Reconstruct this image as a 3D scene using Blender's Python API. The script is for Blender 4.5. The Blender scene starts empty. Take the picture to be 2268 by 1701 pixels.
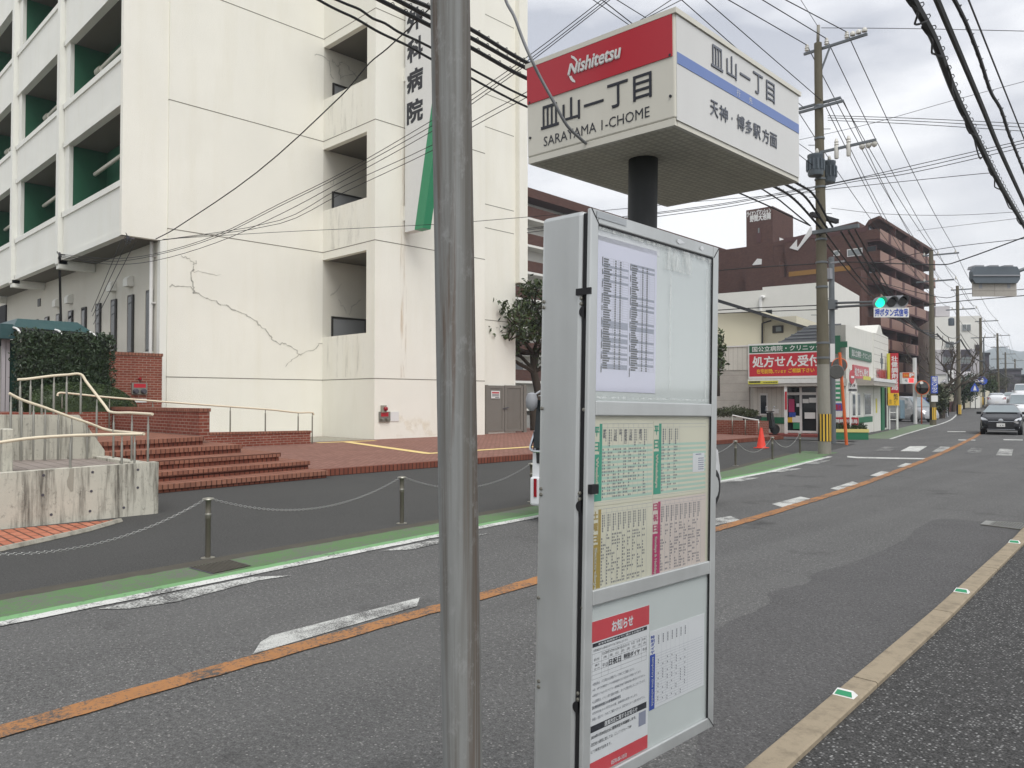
import bpy, bmesh, math, random
from mathutils import Vector, Matrix
random.seed(7)
scene = bpy.context.scene
COL = scene.collection
# ---------------------------------------------------------------- camera
FOC, PCX, PCY, CAMH = 1703.0, 1134.0, 850.5, 1.62      # photo is 2268 x 1701
PITCH = math.atan((886 - PCY) / FOC)
YAW = math.atan((2806 - PCX) / FOC)                    # road (+Y) lies this far right of the view axis
cam_d = bpy.data.cameras.new('camera')
cam_d.sensor_width = 36; cam_d.lens = 36 * FOC / 2268
cam_d.clip_start = 0.05; cam_d.clip_end = 9000
cam = bpy.data.objects.new('camera', cam_d); COL.objects.link(cam)
cam.location = (0, 0, CAMH); cam.rotation_euler = (math.pi / 2 + PITCH, 0, YAW)
scene.camera = cam
# ---------------------------------------------------------------- world, sun, exposure
SUN_EL, SUN_AZ = math.radians(56), math.radians(112)   # azimuth clockwise from +Y
world = bpy.data.worlds.new('World'); scene.world = world; world.use_nodes = True
wn, wl = world.node_tree.nodes, world.node_tree.links
wn.clear()
sky = wn.new('ShaderNodeTexSky'); sky.sky_type = 'NISHITA'; sky.sun_disc = False
sky.sun_elevation = SUN_EL; sky.sun_rotation = SUN_AZ; sky.air_density = 1.0; sky.dust_density = 2.0
tc = wn.new('ShaderNodeTexCoord')
mp = wn.new('ShaderNodeMapping'); mp.inputs['Scale'].default_value = (1.0, 1.0, 3.0)
mp.inputs['Location'].default_value = (0.35, 0.1, 0.2)
nz = wn.new('ShaderNodeTexNoise'); nz.inputs['Scale'].default_value = 3.4; nz.inputs['Detail'].default_value = 8; nz.inputs['Roughness'].default_value = 0.52
cr = wn.new('ShaderNodeValToRGB')
cr.color_ramp.elements[0].position = 0.40; cr.color_ramp.elements[0].color = (3.6, 3.75, 4.15, 1)
cr.color_ramp.elements[1].position = 0.62; cr.color_ramp.elements[1].color = (6.6, 6.65, 6.8, 1)
sp = wn.new('ShaderNodeSeparateXYZ')
hr = wn.new('ShaderNodeMapRange'); hr.inputs['From Min'].default_value = 0.0; hr.inputs['From Max'].default_value = 0.42
hr.inputs['To Min'].default_value = 0.7; hr.inputs['To Max'].default_value = 0.0
mxh = wn.new('ShaderNodeMix'); mxh.data_type = 'RGBA'; mxh.inputs['B'].default_value = (6.9, 6.8, 6.55, 1)
mxs = wn.new('ShaderNodeMix'); mxs.data_type = 'RGBA'; mxs.inputs['Factor'].default_value = 0.93
bg = wn.new('ShaderNodeBackground'); bg.inputs['Strength'].default_value = 0.1
wo = wn.new('ShaderNodeOutputWorld')
wl.new(tc.outputs['Generated'], mp.inputs['Vector']); wl.new(mp.outputs['Vector'], nz.inputs['Vector'])
wl.new(nz.outputs['Fac'], cr.inputs['Fac']); wl.new(tc.outputs['Generated'], sp.inputs[0])
wl.new(sp.outputs['Z'], hr.inputs['Value']); wl.new(hr.outputs['Result'], mxh.inputs['Factor'])
wl.new(cr.outputs['Color'], mxh.inputs['A'])
wl.new(sky.outputs['Color'], mxs.inputs['A']); wl.new(mxh.outputs['Result'], mxs.inputs['B'])
wl.new(mxs.outputs['Result'], bg.inputs['Color']); wl.new(bg.outputs['Background'], wo.inputs['Surface'])
sun_d = bpy.data.lights.new('sun', 'SUN'); sun_d.energy = 1.5; sun_d.angle = math.radians(40); sun_d.color = (1, 0.98, 0.95)
sun = bpy.data.objects.new('sun', sun_d); COL.objects.link(sun)
sdir = Vector((math.sin(SUN_AZ) * math.cos(SUN_EL), math.cos(SUN_AZ) * math.cos(SUN_EL), math.sin(SUN_EL)))
sun.rotation_euler = sdir.to_track_quat('Z', 'Y').to_euler()
scene.view_settings.view_transform = 'Standard'; scene.view_settings.look = 'None'
scene.view_settings.exposure = 0.75; scene.view_settings.gamma = 1
cy = scene.cycles
cy.use_denoising = True; cy.max_bounces = 6; cy.diffuse_bounces = 3; cy.glossy_bounces = 3; cy.transparent_max_bounces = 12
cy.volume_bounces = 2; cy.caustics_reflective = False; cy.caustics_refractive = False
# ---------------------------------------------------------------- photo pixel -> place
_s, _c = math.sin(YAW), math.cos(YAW)
FWH = Vector((-_s, _c, 0)); RT = Vector((_c, _s, 0))
FW = FWH * math.cos(PITCH) + Vector((0, 0, math.sin(PITCH)))
UP = Vector((0, 0, math.cos(PITCH))) - FWH * math.sin(PITCH)
CAM = Vector((0, 0, CAMH))
def ray(x, y): return FW + RT * ((x - PCX) / FOC) - UP * ((y - PCY) / FOC)
def GZ(x, y, z=0.0): d = ray(x, y); return CAM + d * ((z - CAMH) / d.z)
def PX(x, y, X): d = ray(x, y); return CAM + d * (X / d.x)
def PY(x, y, Y): d = ray(x, y); return CAM + d * (Y / d.y)
def AT(x, y, D): return CAM + ray(x, y) * D
def PL(x, y, P, dr):
    n = Vector((-dr[1], dr[0], 0)); d = ray(x, y); return CAM + d * ((Vector(P) - CAM).dot(n) / d.dot(n))
def PT(T, x, y, ax=0, v=0.0):
    Ti = T.inverted(); o = Ti @ CAM; d = Ti.to_3x3() @ ray(x, y); return o + d * ((v - o[ax]) / d[ax])
def Z(ox, oy, sc): return lambda u, v: (ox + u / sc, oy + v / sc)
# ---------------------------------------------------------------- materials
def lin(h):
    h = h.lstrip('#'); o = []
    for i in (0, 2, 4):
        c = int(h[i:i + 2], 16) / 255; o.append(c / 12.92 if c <= .04045 else ((c + .055) / 1.055) ** 2.4)
    return tuple(o)
class NT:
    def __init__(s, name):
        s.m = bpy.data.materials.new(name); s.m.use_nodes = True; s.n = s.m.node_tree.nodes; s.l = s.m.node_tree.links
        s.b = s.n['Principled BSDF']; s.out = s.n['Material Output']; s.co = s.n.new('ShaderNodeTexCoord')
    def N(s, t, **k):
        n = s.n.new(t)
        for a, v in k.items(): setattr(n, a, v)
        return n
    def noise(s, scale, detail=4, rough=.55, stretch=None, uv=False, dist=0):
        n = s.n.new('ShaderNodeTexNoise'); n.inputs['Scale'].default_value = scale; n.inputs['Detail'].default_value = detail
        n.inputs['Roughness'].default_value = rough; n.inputs['Distortion'].default_value = dist
        src = s.co.outputs['UV' if uv else 'Object']
        if stretch:
            m = s.n.new('ShaderNodeMapping'); m.inputs['Scale'].default_value = stretch; s.l.new(src, m.inputs[0]); src = m.outputs[0]
        s.l.new(src, n.inputs['Vector']); return n.outputs['Fac']
    def voro(s, scale, feature='F1', out='Distance', uv=False):
        n = s.n.new('ShaderNodeTexVoronoi'); n.feature = feature; n.inputs['Scale'].default_value = scale
        s.l.new(s.co.outputs['UV' if uv else 'Object'], n.inputs['Vector']); return n.outputs[out]
    def ramp(s, f, stops):
        r = s.n.new('ShaderNodeValToRGB'); e = r.color_ramp.elements
        while len(e) < len(stops): e.new(.5)
        for i, (p, c) in enumerate(stops):
            e[i].position = p; e[i].color = (c, c, c, 1) if isinstance(c, (int, float)) else (*c[:3], 1)
        s.l.new(f, r.inputs[0]); return r.outputs['Color']
    def mix(s, f, a, b, mode='MIX'):
        m = s.n.new('ShaderNodeMix'); m.data_type = 'RGBA'; m.blend_type = mode
        for k, v in (('Factor', f), ('A', a), ('B', b)):
            if isinstance(v, (int, float)): m.inputs[k].default_value = v if k == 'Factor' else (v, v, v, 1)
            elif isinstance(v, tuple): m.inputs[k].default_value = (*v[:3], 1)
            else: s.l.new(v, m.inputs[k])
        return m.outputs['Result']
    def math(s, op, a, b=0.0):
        m = s.n.new('ShaderNodeMath'); m.operation = op
        for i, v in enumerate((a, b)):
            if isinstance(v, (int, float)): m.inputs[i].default_value = v
            else: s.l.new(v, m.inputs[i])
        return m.outputs[0]
    def set(s, **k):
        for a, v in k.items():
            i = s.b.inputs[a.replace('_', ' ')]
            if isinstance(v, (int, float)): i.default_value = v
            elif isinstance(v, tuple): i.default_value = (*v[:3], 1)
            else: s.l.new(v, i)
        return s
    def bump(s, h, strength=.3, dist=.01):
        b = s.n.new('ShaderNodeBump'); b.inputs['Strength'].default_value = strength; b.inputs['Distance'].default_value = dist
        s.l.new(h, b.inputs['Height']); s.l.new(b.outputs[0], s.b.inputs['Normal']); return s
    def alpha(s, f):
        s.l.new(f, s.b.inputs['Alpha']); return s
def sc3(c, k): return tuple(min(1, x * k) for x in c)
def plain(name, c, rough=.6, metal=0.0, var=.12, ns=6.0, bump=0.0, bs=60.0, spec=.5, streak=0.0):
    if isinstance(c, str): c = lin(c)
    t = NT(name)
    col = t.mix(t.noise(ns, 5), sc3(c, 1 - var), sc3(c, 1 + var))
    if streak: col = t.mix(t.ramp(t.noise(1.0, 5, .6, (9, 9, .5)), [(.42, 0), (.75, streak)]), col, sc3(c, .45))
    t.set(Base_Color=col, Roughness=rough, Metallic=metal, Specular_IOR_Level=spec)
    if bump: t.bump(t.noise(bs, 4), bump, .01)
    return t.m
def stucco(name, c, bs=38):
    t = NT(name); c = lin(c)
    col = t.mix(t.noise(.45, 6), sc3(c, .9), sc3(c, 1.05))
    col = t.mix(t.ramp(t.noise(.8, 6, .65, (2.2, 2.2, .3)), [(.48, 0), (.85, .45)]), col, tuple(x * y for x, y in zip(c, (.86, .84, .77))))
    col = t.mix(t.ramp(t.noise(bs * 1.6, 3), [(.35, .12), (.5, 0)]), col, sc3(c, .72))
    t.set(Base_Color=col, Roughness=.9, Specular_IOR_Level=.2); t.bump(t.noise(bs, 5, .6, (1, 1, 1.6)), .55, .02); return t.m
def asphalt(name, dark, light, fleck, scale=190, amount=.28, patch=.5):
    t = NT(name)
    a = t.noise(scale, 3, .65); v = t.voro(scale * .62, out='Color')
    sepc = t.N('ShaderNodeSeparateColor'); t.l.new(v, sepc.inputs[0])
    col = t.mix(t.ramp(a, [(.34, 0), (.66, 1)]), dark, light)
    col = t.mix(.8, col, t.mix(t.ramp(t.noise(scale * .3, 6, .85), [(.36, 0), (.64, 1)]), .34, 2.05), 'MULTIPLY')
    col = t.mix(t.math('MULTIPLY', t.ramp(sepc.outputs[0], [(1 - amount, 0), (1, 1)]), t.ramp(t.voro(scale * .62), [(.25, 1), (.5, 0)])), col, fleck)
    col = t.mix(t.ramp(t.noise(.55, 6, .6), [(.3, 0), (.7, patch)]), col, sc3(light, 1.06))
    col = t.mix(t.ramp(t.noise(2.6, 6, .7), [(.58, 0), (.8, .35)]), col, sc3(dark, .8))
    if name == 'road_asphalt':
        col = t.mix(t.ramp(t.noise(1.0, 4, .55, (1.6, .07, 1)), [(.38, .45), (.62, 0)]), col, t.mix(.5, col, (.5, .5, .5), 'MULTIPLY'))
        col = t.mix(t.ramp(t.noise(.9, 5, .6), [(.6, 0), (.72, .6)]), col, (.035, .034, .033))
    if name == 'smooth_asphalt': col = t.mix(t.ramp(t.noise(1.3, 6, .7), [(.4, .5), (.7, 0)]), col, t.mix(.5, col, (.55, .55, .55), 'MULTIPLY'))
    t.set(Base_Color=col, Roughness=.88, Specular_IOR_Level=.3); t.bump(t.voro(scale * .62), .6, .006); return t.m
def paint(name, c, wear=.45, ws=55, under=(.075, .074, .072)):
    t = NT(name); c = lin(c)
    col = t.mix(t.noise(1.3, 6, .65), sc3(c, .78), sc3(c, 1.05))
    f = t.mix(.45, t.noise(ws, 4, .7), t.noise(2.2, 5, .7))
    k = t.ramp(f, [(wear - .05, 0), (wear + .05, 1)])
    t.set(Base_Color=t.mix(k, under, col), Roughness=.8, Specular_IOR_Level=.3); t.bump(t.noise(120, 3), .3, .005); return t.m
def brick(name, c1, c2, mortar, w=.21, h=.065, ms=.008, off=.5, rough=.85):
    t = NT(name)
    b = t.N('ShaderNodeTexBrick'); t.l.new(t.co.outputs['UV'], b.inputs['Vector'])
    b.inputs['Color1'].default_value = (*lin(c1), 1); b.inputs['Color2'].default_value = (*lin(c2), 1); b.inputs['Mortar'].default_value = (*lin(mortar), 1)
    b.inputs['Scale'].default_value = 1; b.inputs['Brick Width'].default_value = w; b.inputs['Row Height'].default_value = h
    b.inputs['Mortar Size'].default_value = ms; b.inputs['Mortar Smooth'].default_value = .2; b.offset = off
    col = t.mix(t.ramp(t.noise(1.1, 6, .7), [(.45, 0), (.75, .45)]), b.outputs['Color'], sc3(lin(c1), .6))
    col = t.mix(t.ramp(t.noise(30, 4), [(.35, .25), (.55, 0)]), col, sc3(lin(c1), .55))
    t.set(Base_Color=col, Roughness=rough, Specular_IOR_Level=.25)
    t.bump(t.math('SUBTRACT', t.noise(70, 3), b.outputs['Fac']), .5, .006); return t.m
def glass(name, c=(.02, .025, .028), rough=.06):
    t = NT(name); t.set(Base_Color=t.mix(t.noise(.7, 3), sc3(c, .7), sc3(c, 1.4)), Roughness=rough, Specular_IOR_Level=.7 if 'dark' not in name else .25); return t.m
def emis(name, c, s):
    t = NT(name); c = lin(c); t.set(Base_Color=c, Emission_Color=t.mix(t.noise(90, 2), sc3(c, .85), c), Emission_Strength=s, Roughness=.3); return t.m
def rust(name, c, lo=.45, hi=.7, st=(3, 3, .5), amax=.8):
    t = NT(name); t.set(Base_Color=lin(c), Roughness=.9)
    g = t.N('ShaderNodeSeparateXYZ'); t.l.new(t.co.outputs['UV'], g.inputs[0])
    t.alpha(t.math('MULTIPLY', t.ramp(t.noise(2.2, 6, .65, st), [(lo, 0), (hi, amax)]), 1.0)); return t.m
def foliage(name, c1, c2):
    t = NT(name); t.set(Base_Color=t.mix(t.ramp(t.noise(5, 4), [(.35, 0), (.65, 1)]), lin(c1), lin(c2)), Roughness=.5, Specular_IOR_Level=.45)
    return t.m
def concrete(name, c, dirt=.85, drk='#4b4740'):
    t = NT(name); c = lin(c)
    col = t.mix(t.noise(2.5, 6, .7), sc3(c, .8), sc3(c, 1.08))
    col = t.mix(t.ramp(t.noise(1.6, 7, .7, (5, 5, .45)), [(.48, 0), (.67, dirt)]), col, lin(drk))
    col = t.mix(t.ramp(t.noise(14, 6, .75), [(.56, 0), (.7, dirt * .6)]), col, lin(drk))
    t.set(Base_Color=col, Roughness=.92, Specular_IOR_Level=.2); t.bump(t.noise(35, 6, .7), .35, .01); return t.m
def galv(name):
    t = NT(name)
    col = t.mix(t.noise(5, 6, .7, (2, 2, .5)), lin('#787976'), lin('#929493'))
    col = t.mix(t.ramp(t.noise(1.5, 6, .65, (15, 15, .12)), [(.49, 0), (.66, .65)]), col, lin('#544d43'))
    col = t.mix(t.ramp(t.noise(1.3, 7, .7, (24, 24, .16), dist=.3), [(.57, 0), (.68, .65)]), col, lin('#5c4636'))
    col = t.mix(t.ramp(t.noise(1.0, 4, .6, (60, 60, .2)), [(.5, 0), (.7, .35)]), col, lin('#4d4a45'))
    col = t.mix(t.ramp(t.noise(26, 6, .8, (1, 1, .5)), [(.54, 0), (.68, .55)]), col, lin('#979897'))
    t.set(Base_Color=col, Roughness=.85, Metallic=0.0, Specular_IOR_Level=.2); t.bump(t.noise(3, 3, .6, (90, 90, .6)), .12, .004); return t.m
def alu(name, c='#a9adb0', rough=.42):
    t = NT(name); c = lin(c)
    col = t.mix(t.noise(3, 6, .65, (4, 4, .35)), sc3(c, .88), sc3(c, 1.08))
    col = t.mix(t.ramp(t.noise(30, 6, .8), [(.62, 0), (.78, .3)]), col, sc3(c, 1.35))
    t.set(Base_Color=col, Roughness=t.ramp(t.noise(9, 5), [(.3, rough - .08), (.7, rough + .12)]), Metallic=.65, Specular_IOR_Level=.35)
    t.bump(t.noise(4, 4, .6, (80, 80, .4)), .05, .003); return t.m
M = {}
def mk(): 
    M.update(
    stucco=stucco('cream_stucco', '#f0eee3'), stucco2=stucco('pale_stucco', '#ececE4', 60), stucco_dirty=stucco('weathered_and_shaded_stucco', '#dad7cb', 60),  # last one: real weathering on the ground floor, shade tone in the stair recess
    soffit=plain('shade_toned_soffit', '#6c695f', .9, var=.06), groove=plain('joint_sealant', '#7b776b', .9), crackfill=plain('crack_filler', '#bab8ae', .9, var=.2, ns=40),  # soffit: darkened so the shade of the recesses sits in the colour
    green_wall=plain('dark_green_paint', '#1e5a3f', .7, var=.1), green_pipe=plain('cream_pipe', '#d8d5c8', .5),
    road=asphalt('road_asphalt', (.048, .048, .047), (.128, .127, .123), (.36, .35, .33), 115, .24),
    patch=asphalt('smooth_asphalt', (.055, .054, .054), (.102, .1, .099), (.3, .3, .29), 140, .14, .4),
    fore=asphalt('forecourt_asphalt', (.029, .029, .028), (.067, .066, .063), (.13, .13, .12), 150, .1, .6),
    walk=asphalt('coarse_asphalt', (.009, .009, .009), (.07, .069, .067), (.34, .34, .33), 110, .4, .2),
    ground=plain('dull_ground', '#6d6b66', .95, var=.15, ns=.4),
    white_paint=paint('worn_white_paint', '#d3d4cf', .45), dash_paint=paint('speckled_white_paint', '#c9cac5', .47, 130), faded_paint=paint('faded_white_paint', '#c4c5c0', .5), ghost_paint=paint('nearly_gone_white_paint', '#b9bab5', .55),
    orange_paint=paint('worn_orange_paint', '#a8774b', .46), green_paint=paint('green_lane_paint', '#5c7d50', .482, 30, (.13, .13, .115)), green_faded=paint('mostly_gone_green_paint', '#6f8f63', .51, 30, (.15, .148, .135)), green_paint2=paint('fresh_green_lane_paint', '#79a673', .4, 30),
    kerb=concrete('tan_kerb_concrete', '#998d79', .5, '#5f574b'), conc=concrete('stained_concrete', '#c6c3b5', .85), conc2=concrete('grey_concrete', '#a39f92', .5), polec=concrete('pole_concrete', '#6b6658', .35, '#4b4637'),
    polec_light=concrete('bare_pole_concrete', '#928f85', .3, '#6d675b'),
    brick=brick('red_brick', '#7a4032', '#8a4d3e', '#a08d7f', .23, .075, .008), brick_soldier=brick('upright_red_brick', '#86503f', '#744235', '#452c25', .11, .21, .014, 0), 
    plaza=brick('red_paving_brick', '#866054', '#987064', '#64493f', .2, .1, .012), orange_pave=brick('orange_paving_brick', '#bd7a60', '#aa6850', '#5c4035', .3, .12, .014),
    step=brick('step_brick', '#9c6c58', '#865a4a', '#593a30', .1, .24, .013, 0), grey_tile=brick('grey_ramp_tile', '#8d837b', '#968c85', '#5c554f', .2, .2, .008, 0),
    tactile=plain('yellow_tactile_paving', '#e0c684', .8, var=.12, ns=9),
    galv=galv('galvanised_steel'), alu=alu('aluminium', '#cdd0cf', .45), alu_lt=alu('pale_aluminium', '#b9bdbf', .5), steel=plain('stainless_steel', '#8f8d84', .35, .7, var=.12),
    dsteel=plain('weathered_steel', '#6f6b60', .4, .55), chain=plain('zinc_chain', '#a3a3a0', .4, .7), rail=plain('cream_rail_coating', '#d9cdb4', .45, var=.08),
    black=plain('black_rubber', '#17171a', .6), blk_metal=plain('black_painted_steel', '#1c1f1f', .55, var=.3, ns=20, bump=.1), cable=plain('cable_sheath', '#141516', .55), cable_g=plain('grey_cable_sheath', '#77797b', .5),
    sign_white=plain('sign_white', '#dcdcd9', .45, var=.05), head_white=plain('aged_sign_white', '#d6d3c6', .4, var=.06, ns=4, streak=.12), head_r=plain('aged_sign_grey_white', '#d4d4d1', .4, var=.05, ns=4, streak=.1), sign_red=plain('sign_red', '#b5202f', .35, var=.06), ink=plain('dark_ink', '#23262f', .5), ink_g=plain('grey_ink', '#6b6f78', .5), sign_blue=plain('blue_band', '#6d83b8', .45, var=.08),
    sign_green=plain('sign_green', '#1d5c40', .45, var=.06), hosp_green=plain('hospital_sign_green', '#2f8a60', .45, var=.06), yellow=plain('sign_yellow', '#d3b63f', .5, var=.06), egg=plain('egg_yellow', '#e2b52b', .5), lime=plain('lime_yellow', '#cbc64a', .5),
    underside=brick('perforated_underside', '#dfdccd', '#dbd8c8', '#c6c2b3', .022, .022, .004, 0), rubber=plain('tyre_rubber', '#1a1a1b', .8),
    acryl=plain('acrylic_white', '#ced5d3', .12, var=.03, ns=3), paper=plain('lavender_paper', '#d5d6e8', .5, var=.03), paper_w=plain('white_paper', '#dfe2e4', .5, var=.03), paper_c=plain('cream_paper', '#dbd9c4', .3, var=.03, ns=5), paper_p=plain('pinkish_paper', '#dbcfc6', .3, var=.03, ns=5), mint=plain('mint_stripe', '#b3d2c2', .35), teal=plain('teal_print', '#2e9c80', .4), gold=plain('gold_print', '#ab9344', .4), magenta=plain('magenta_print', '#b53467', .4), nred=plain('notice_red', '#cf4750', .4), pblue=plain('print_blue', '#3350ab', .4), pgrey=plain('print_grey', '#8e93a6', .5),
    glass=glass('dark_glass'), glass_g=glass('green_tinted_glass', (.02, .05, .04)), glass_l=glass('pale_window_glass', (.16, .18, .18), .12),
    frame_w=plain('white_frame', '#d9d9d6', .5), frame_d=plain('dark_window_frame', '#2d2c2a', .5), canopy=plain('teal_canopy', '#28494a', .45, var=.15), awning=plain('black_awning', '#202226', .8),
    grey_door=plain('grey_door_paint', '#8b8d8e', .5, var=.05), gate=plain('bronze_gate_paint', '#78746d', .45, var=.06),
    leaf=foliage('hedge_leaf', '#1c2a17', '#34482a'), leaf2=foliage('clipped_shrub_leaf', '#25331a', '#3f5228'), leaf3=foliage('tree_leaf', '#1e2a16', '#47572c'), twig=plain('bark', '#4a4239', .9, var=.25, ns=20), bush=foliage('dull_bush_leaf', '#2c331f', '#4a5233'),
    maroon=brick('maroon_tile', '#553a33', '#60453c', '#4a362f', .3, .1, .01), maroon_l=plain('pinkish_brown_parapet', '#8b6d61', .7, var=.06, ns=2), maroon_d=plain('dark_maroon_panel', '#4c2a27', .7),  # maroon_d: one even darker maroon
    siding=brick('cream_siding', '#cfccc2', '#cbc8be', '#b0ada3', .22, 5.0, .012, 0), siding2=brick('grey_beige_siding', '#b3aea6', '#afaaa2', '#98938b', 3.0, .4, .01, 0), shopwhite=plain('shop_white_render', '#dddcd4', .8, var=.05, ns=1.5, streak=.15),
    housewall=plain('cream_house_wall', '#cfc9b4', .9, var=.05, ns=1), whitewall=plain('white_block_wall', '#dbdad3', .9, var=.05, ns=1.5), rooftile=plain('dark_roof_tile', '#303236', .5, var=.3, ns=9), roof_g=plain('grey_roof_tile', '#75797c', .5, var=.25, ns=6),
    porch=plain('red_porch_tile', '#7b3b35', .7), mirror=plain('mirror_back', '#5b5a57', .5, var=.2), mirror_f=NT('mirror_face').set(Base_Color=(.09, .09, .085), Metallic=1.0, Roughness=.12).m, orange=plain('orange_post_paint', '#d0622c', .5),  # mirror_f: dark tint stands in for dark surroundings reflected
    cone=plain('cone_red', '#e23a24', .5), bike=plain('black_bike_paint', '#17181b', .25), chrome=plain('chrome', '#b9bcc0', .15, 1.0),
    trans=plain('transformer_grey', '#5d666d', .5, var=.1), insul=plain('porcelain', '#c9c7bf', .25), galv2=plain('grey_galvanised_arm', '#6d7275', .5, .5), siggrey=plain('signal_housing', '#8e9094', .5), lens=plain('dark_lens', '#121413', .15), 
    carblack=plain('black_car_paint', '#121318', .12, .2, var=.05), carwhite=plain('white_car_paint', '#dcdee0', .2, var=.03), carsilver=plain('silver_car_paint', '#a9abae', .25, .4), carglass=glass('car_glass', (.2, .235, .25), .12), headlight=plain('headlight_lens', '#c9cdd2', .1), redlamp=plain('red_lamp_lens', '#8e1420', .2),  # carglass: pale grey base stands in for reflected sky
    green_on=emis('lit_green_lens', '#12f0b4', 1.0), red_on=emis('lit_red_display', '#ff4a4a', .8), fence_b=plain('blue_corrugated_sheet', '#6f8a97', .5, var=.25, ns=3), hill=plain('forested_hill', '#33422f', .95, var=.2, ns=.01), dark=plain('dark_interior', '#15161a', .8), rust1=rust('rust_run', '#c0924e', .5, .75, (9, 9, .35), .55), rust2=rust('rust_bloom', '#dcc48e', .48, .8, (.8, .8, .8), .4), dirt=rust('dirt_run', '#8f897a', .5, .8, (2.5, 2.5, .4), .3), lanebond=plain('dirty_gutter', '#4a463d', .95, var=.3, ns=8), dgreen=plain('planter_green', '#1f6b4a', .6, var=.1), beige=plain('beige_band', '#cdc178', .7), dgrey=plain('dark_grey_panel', '#4c4950', .7), lgrey=plain('light_grey_cladding', '#b4b1b3', .8, var=.04), amber=plain('amber_fence', '#8a6428', .7), stripes=plain('warning_yellow', '#d2ab3d', .5))
mk()
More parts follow.
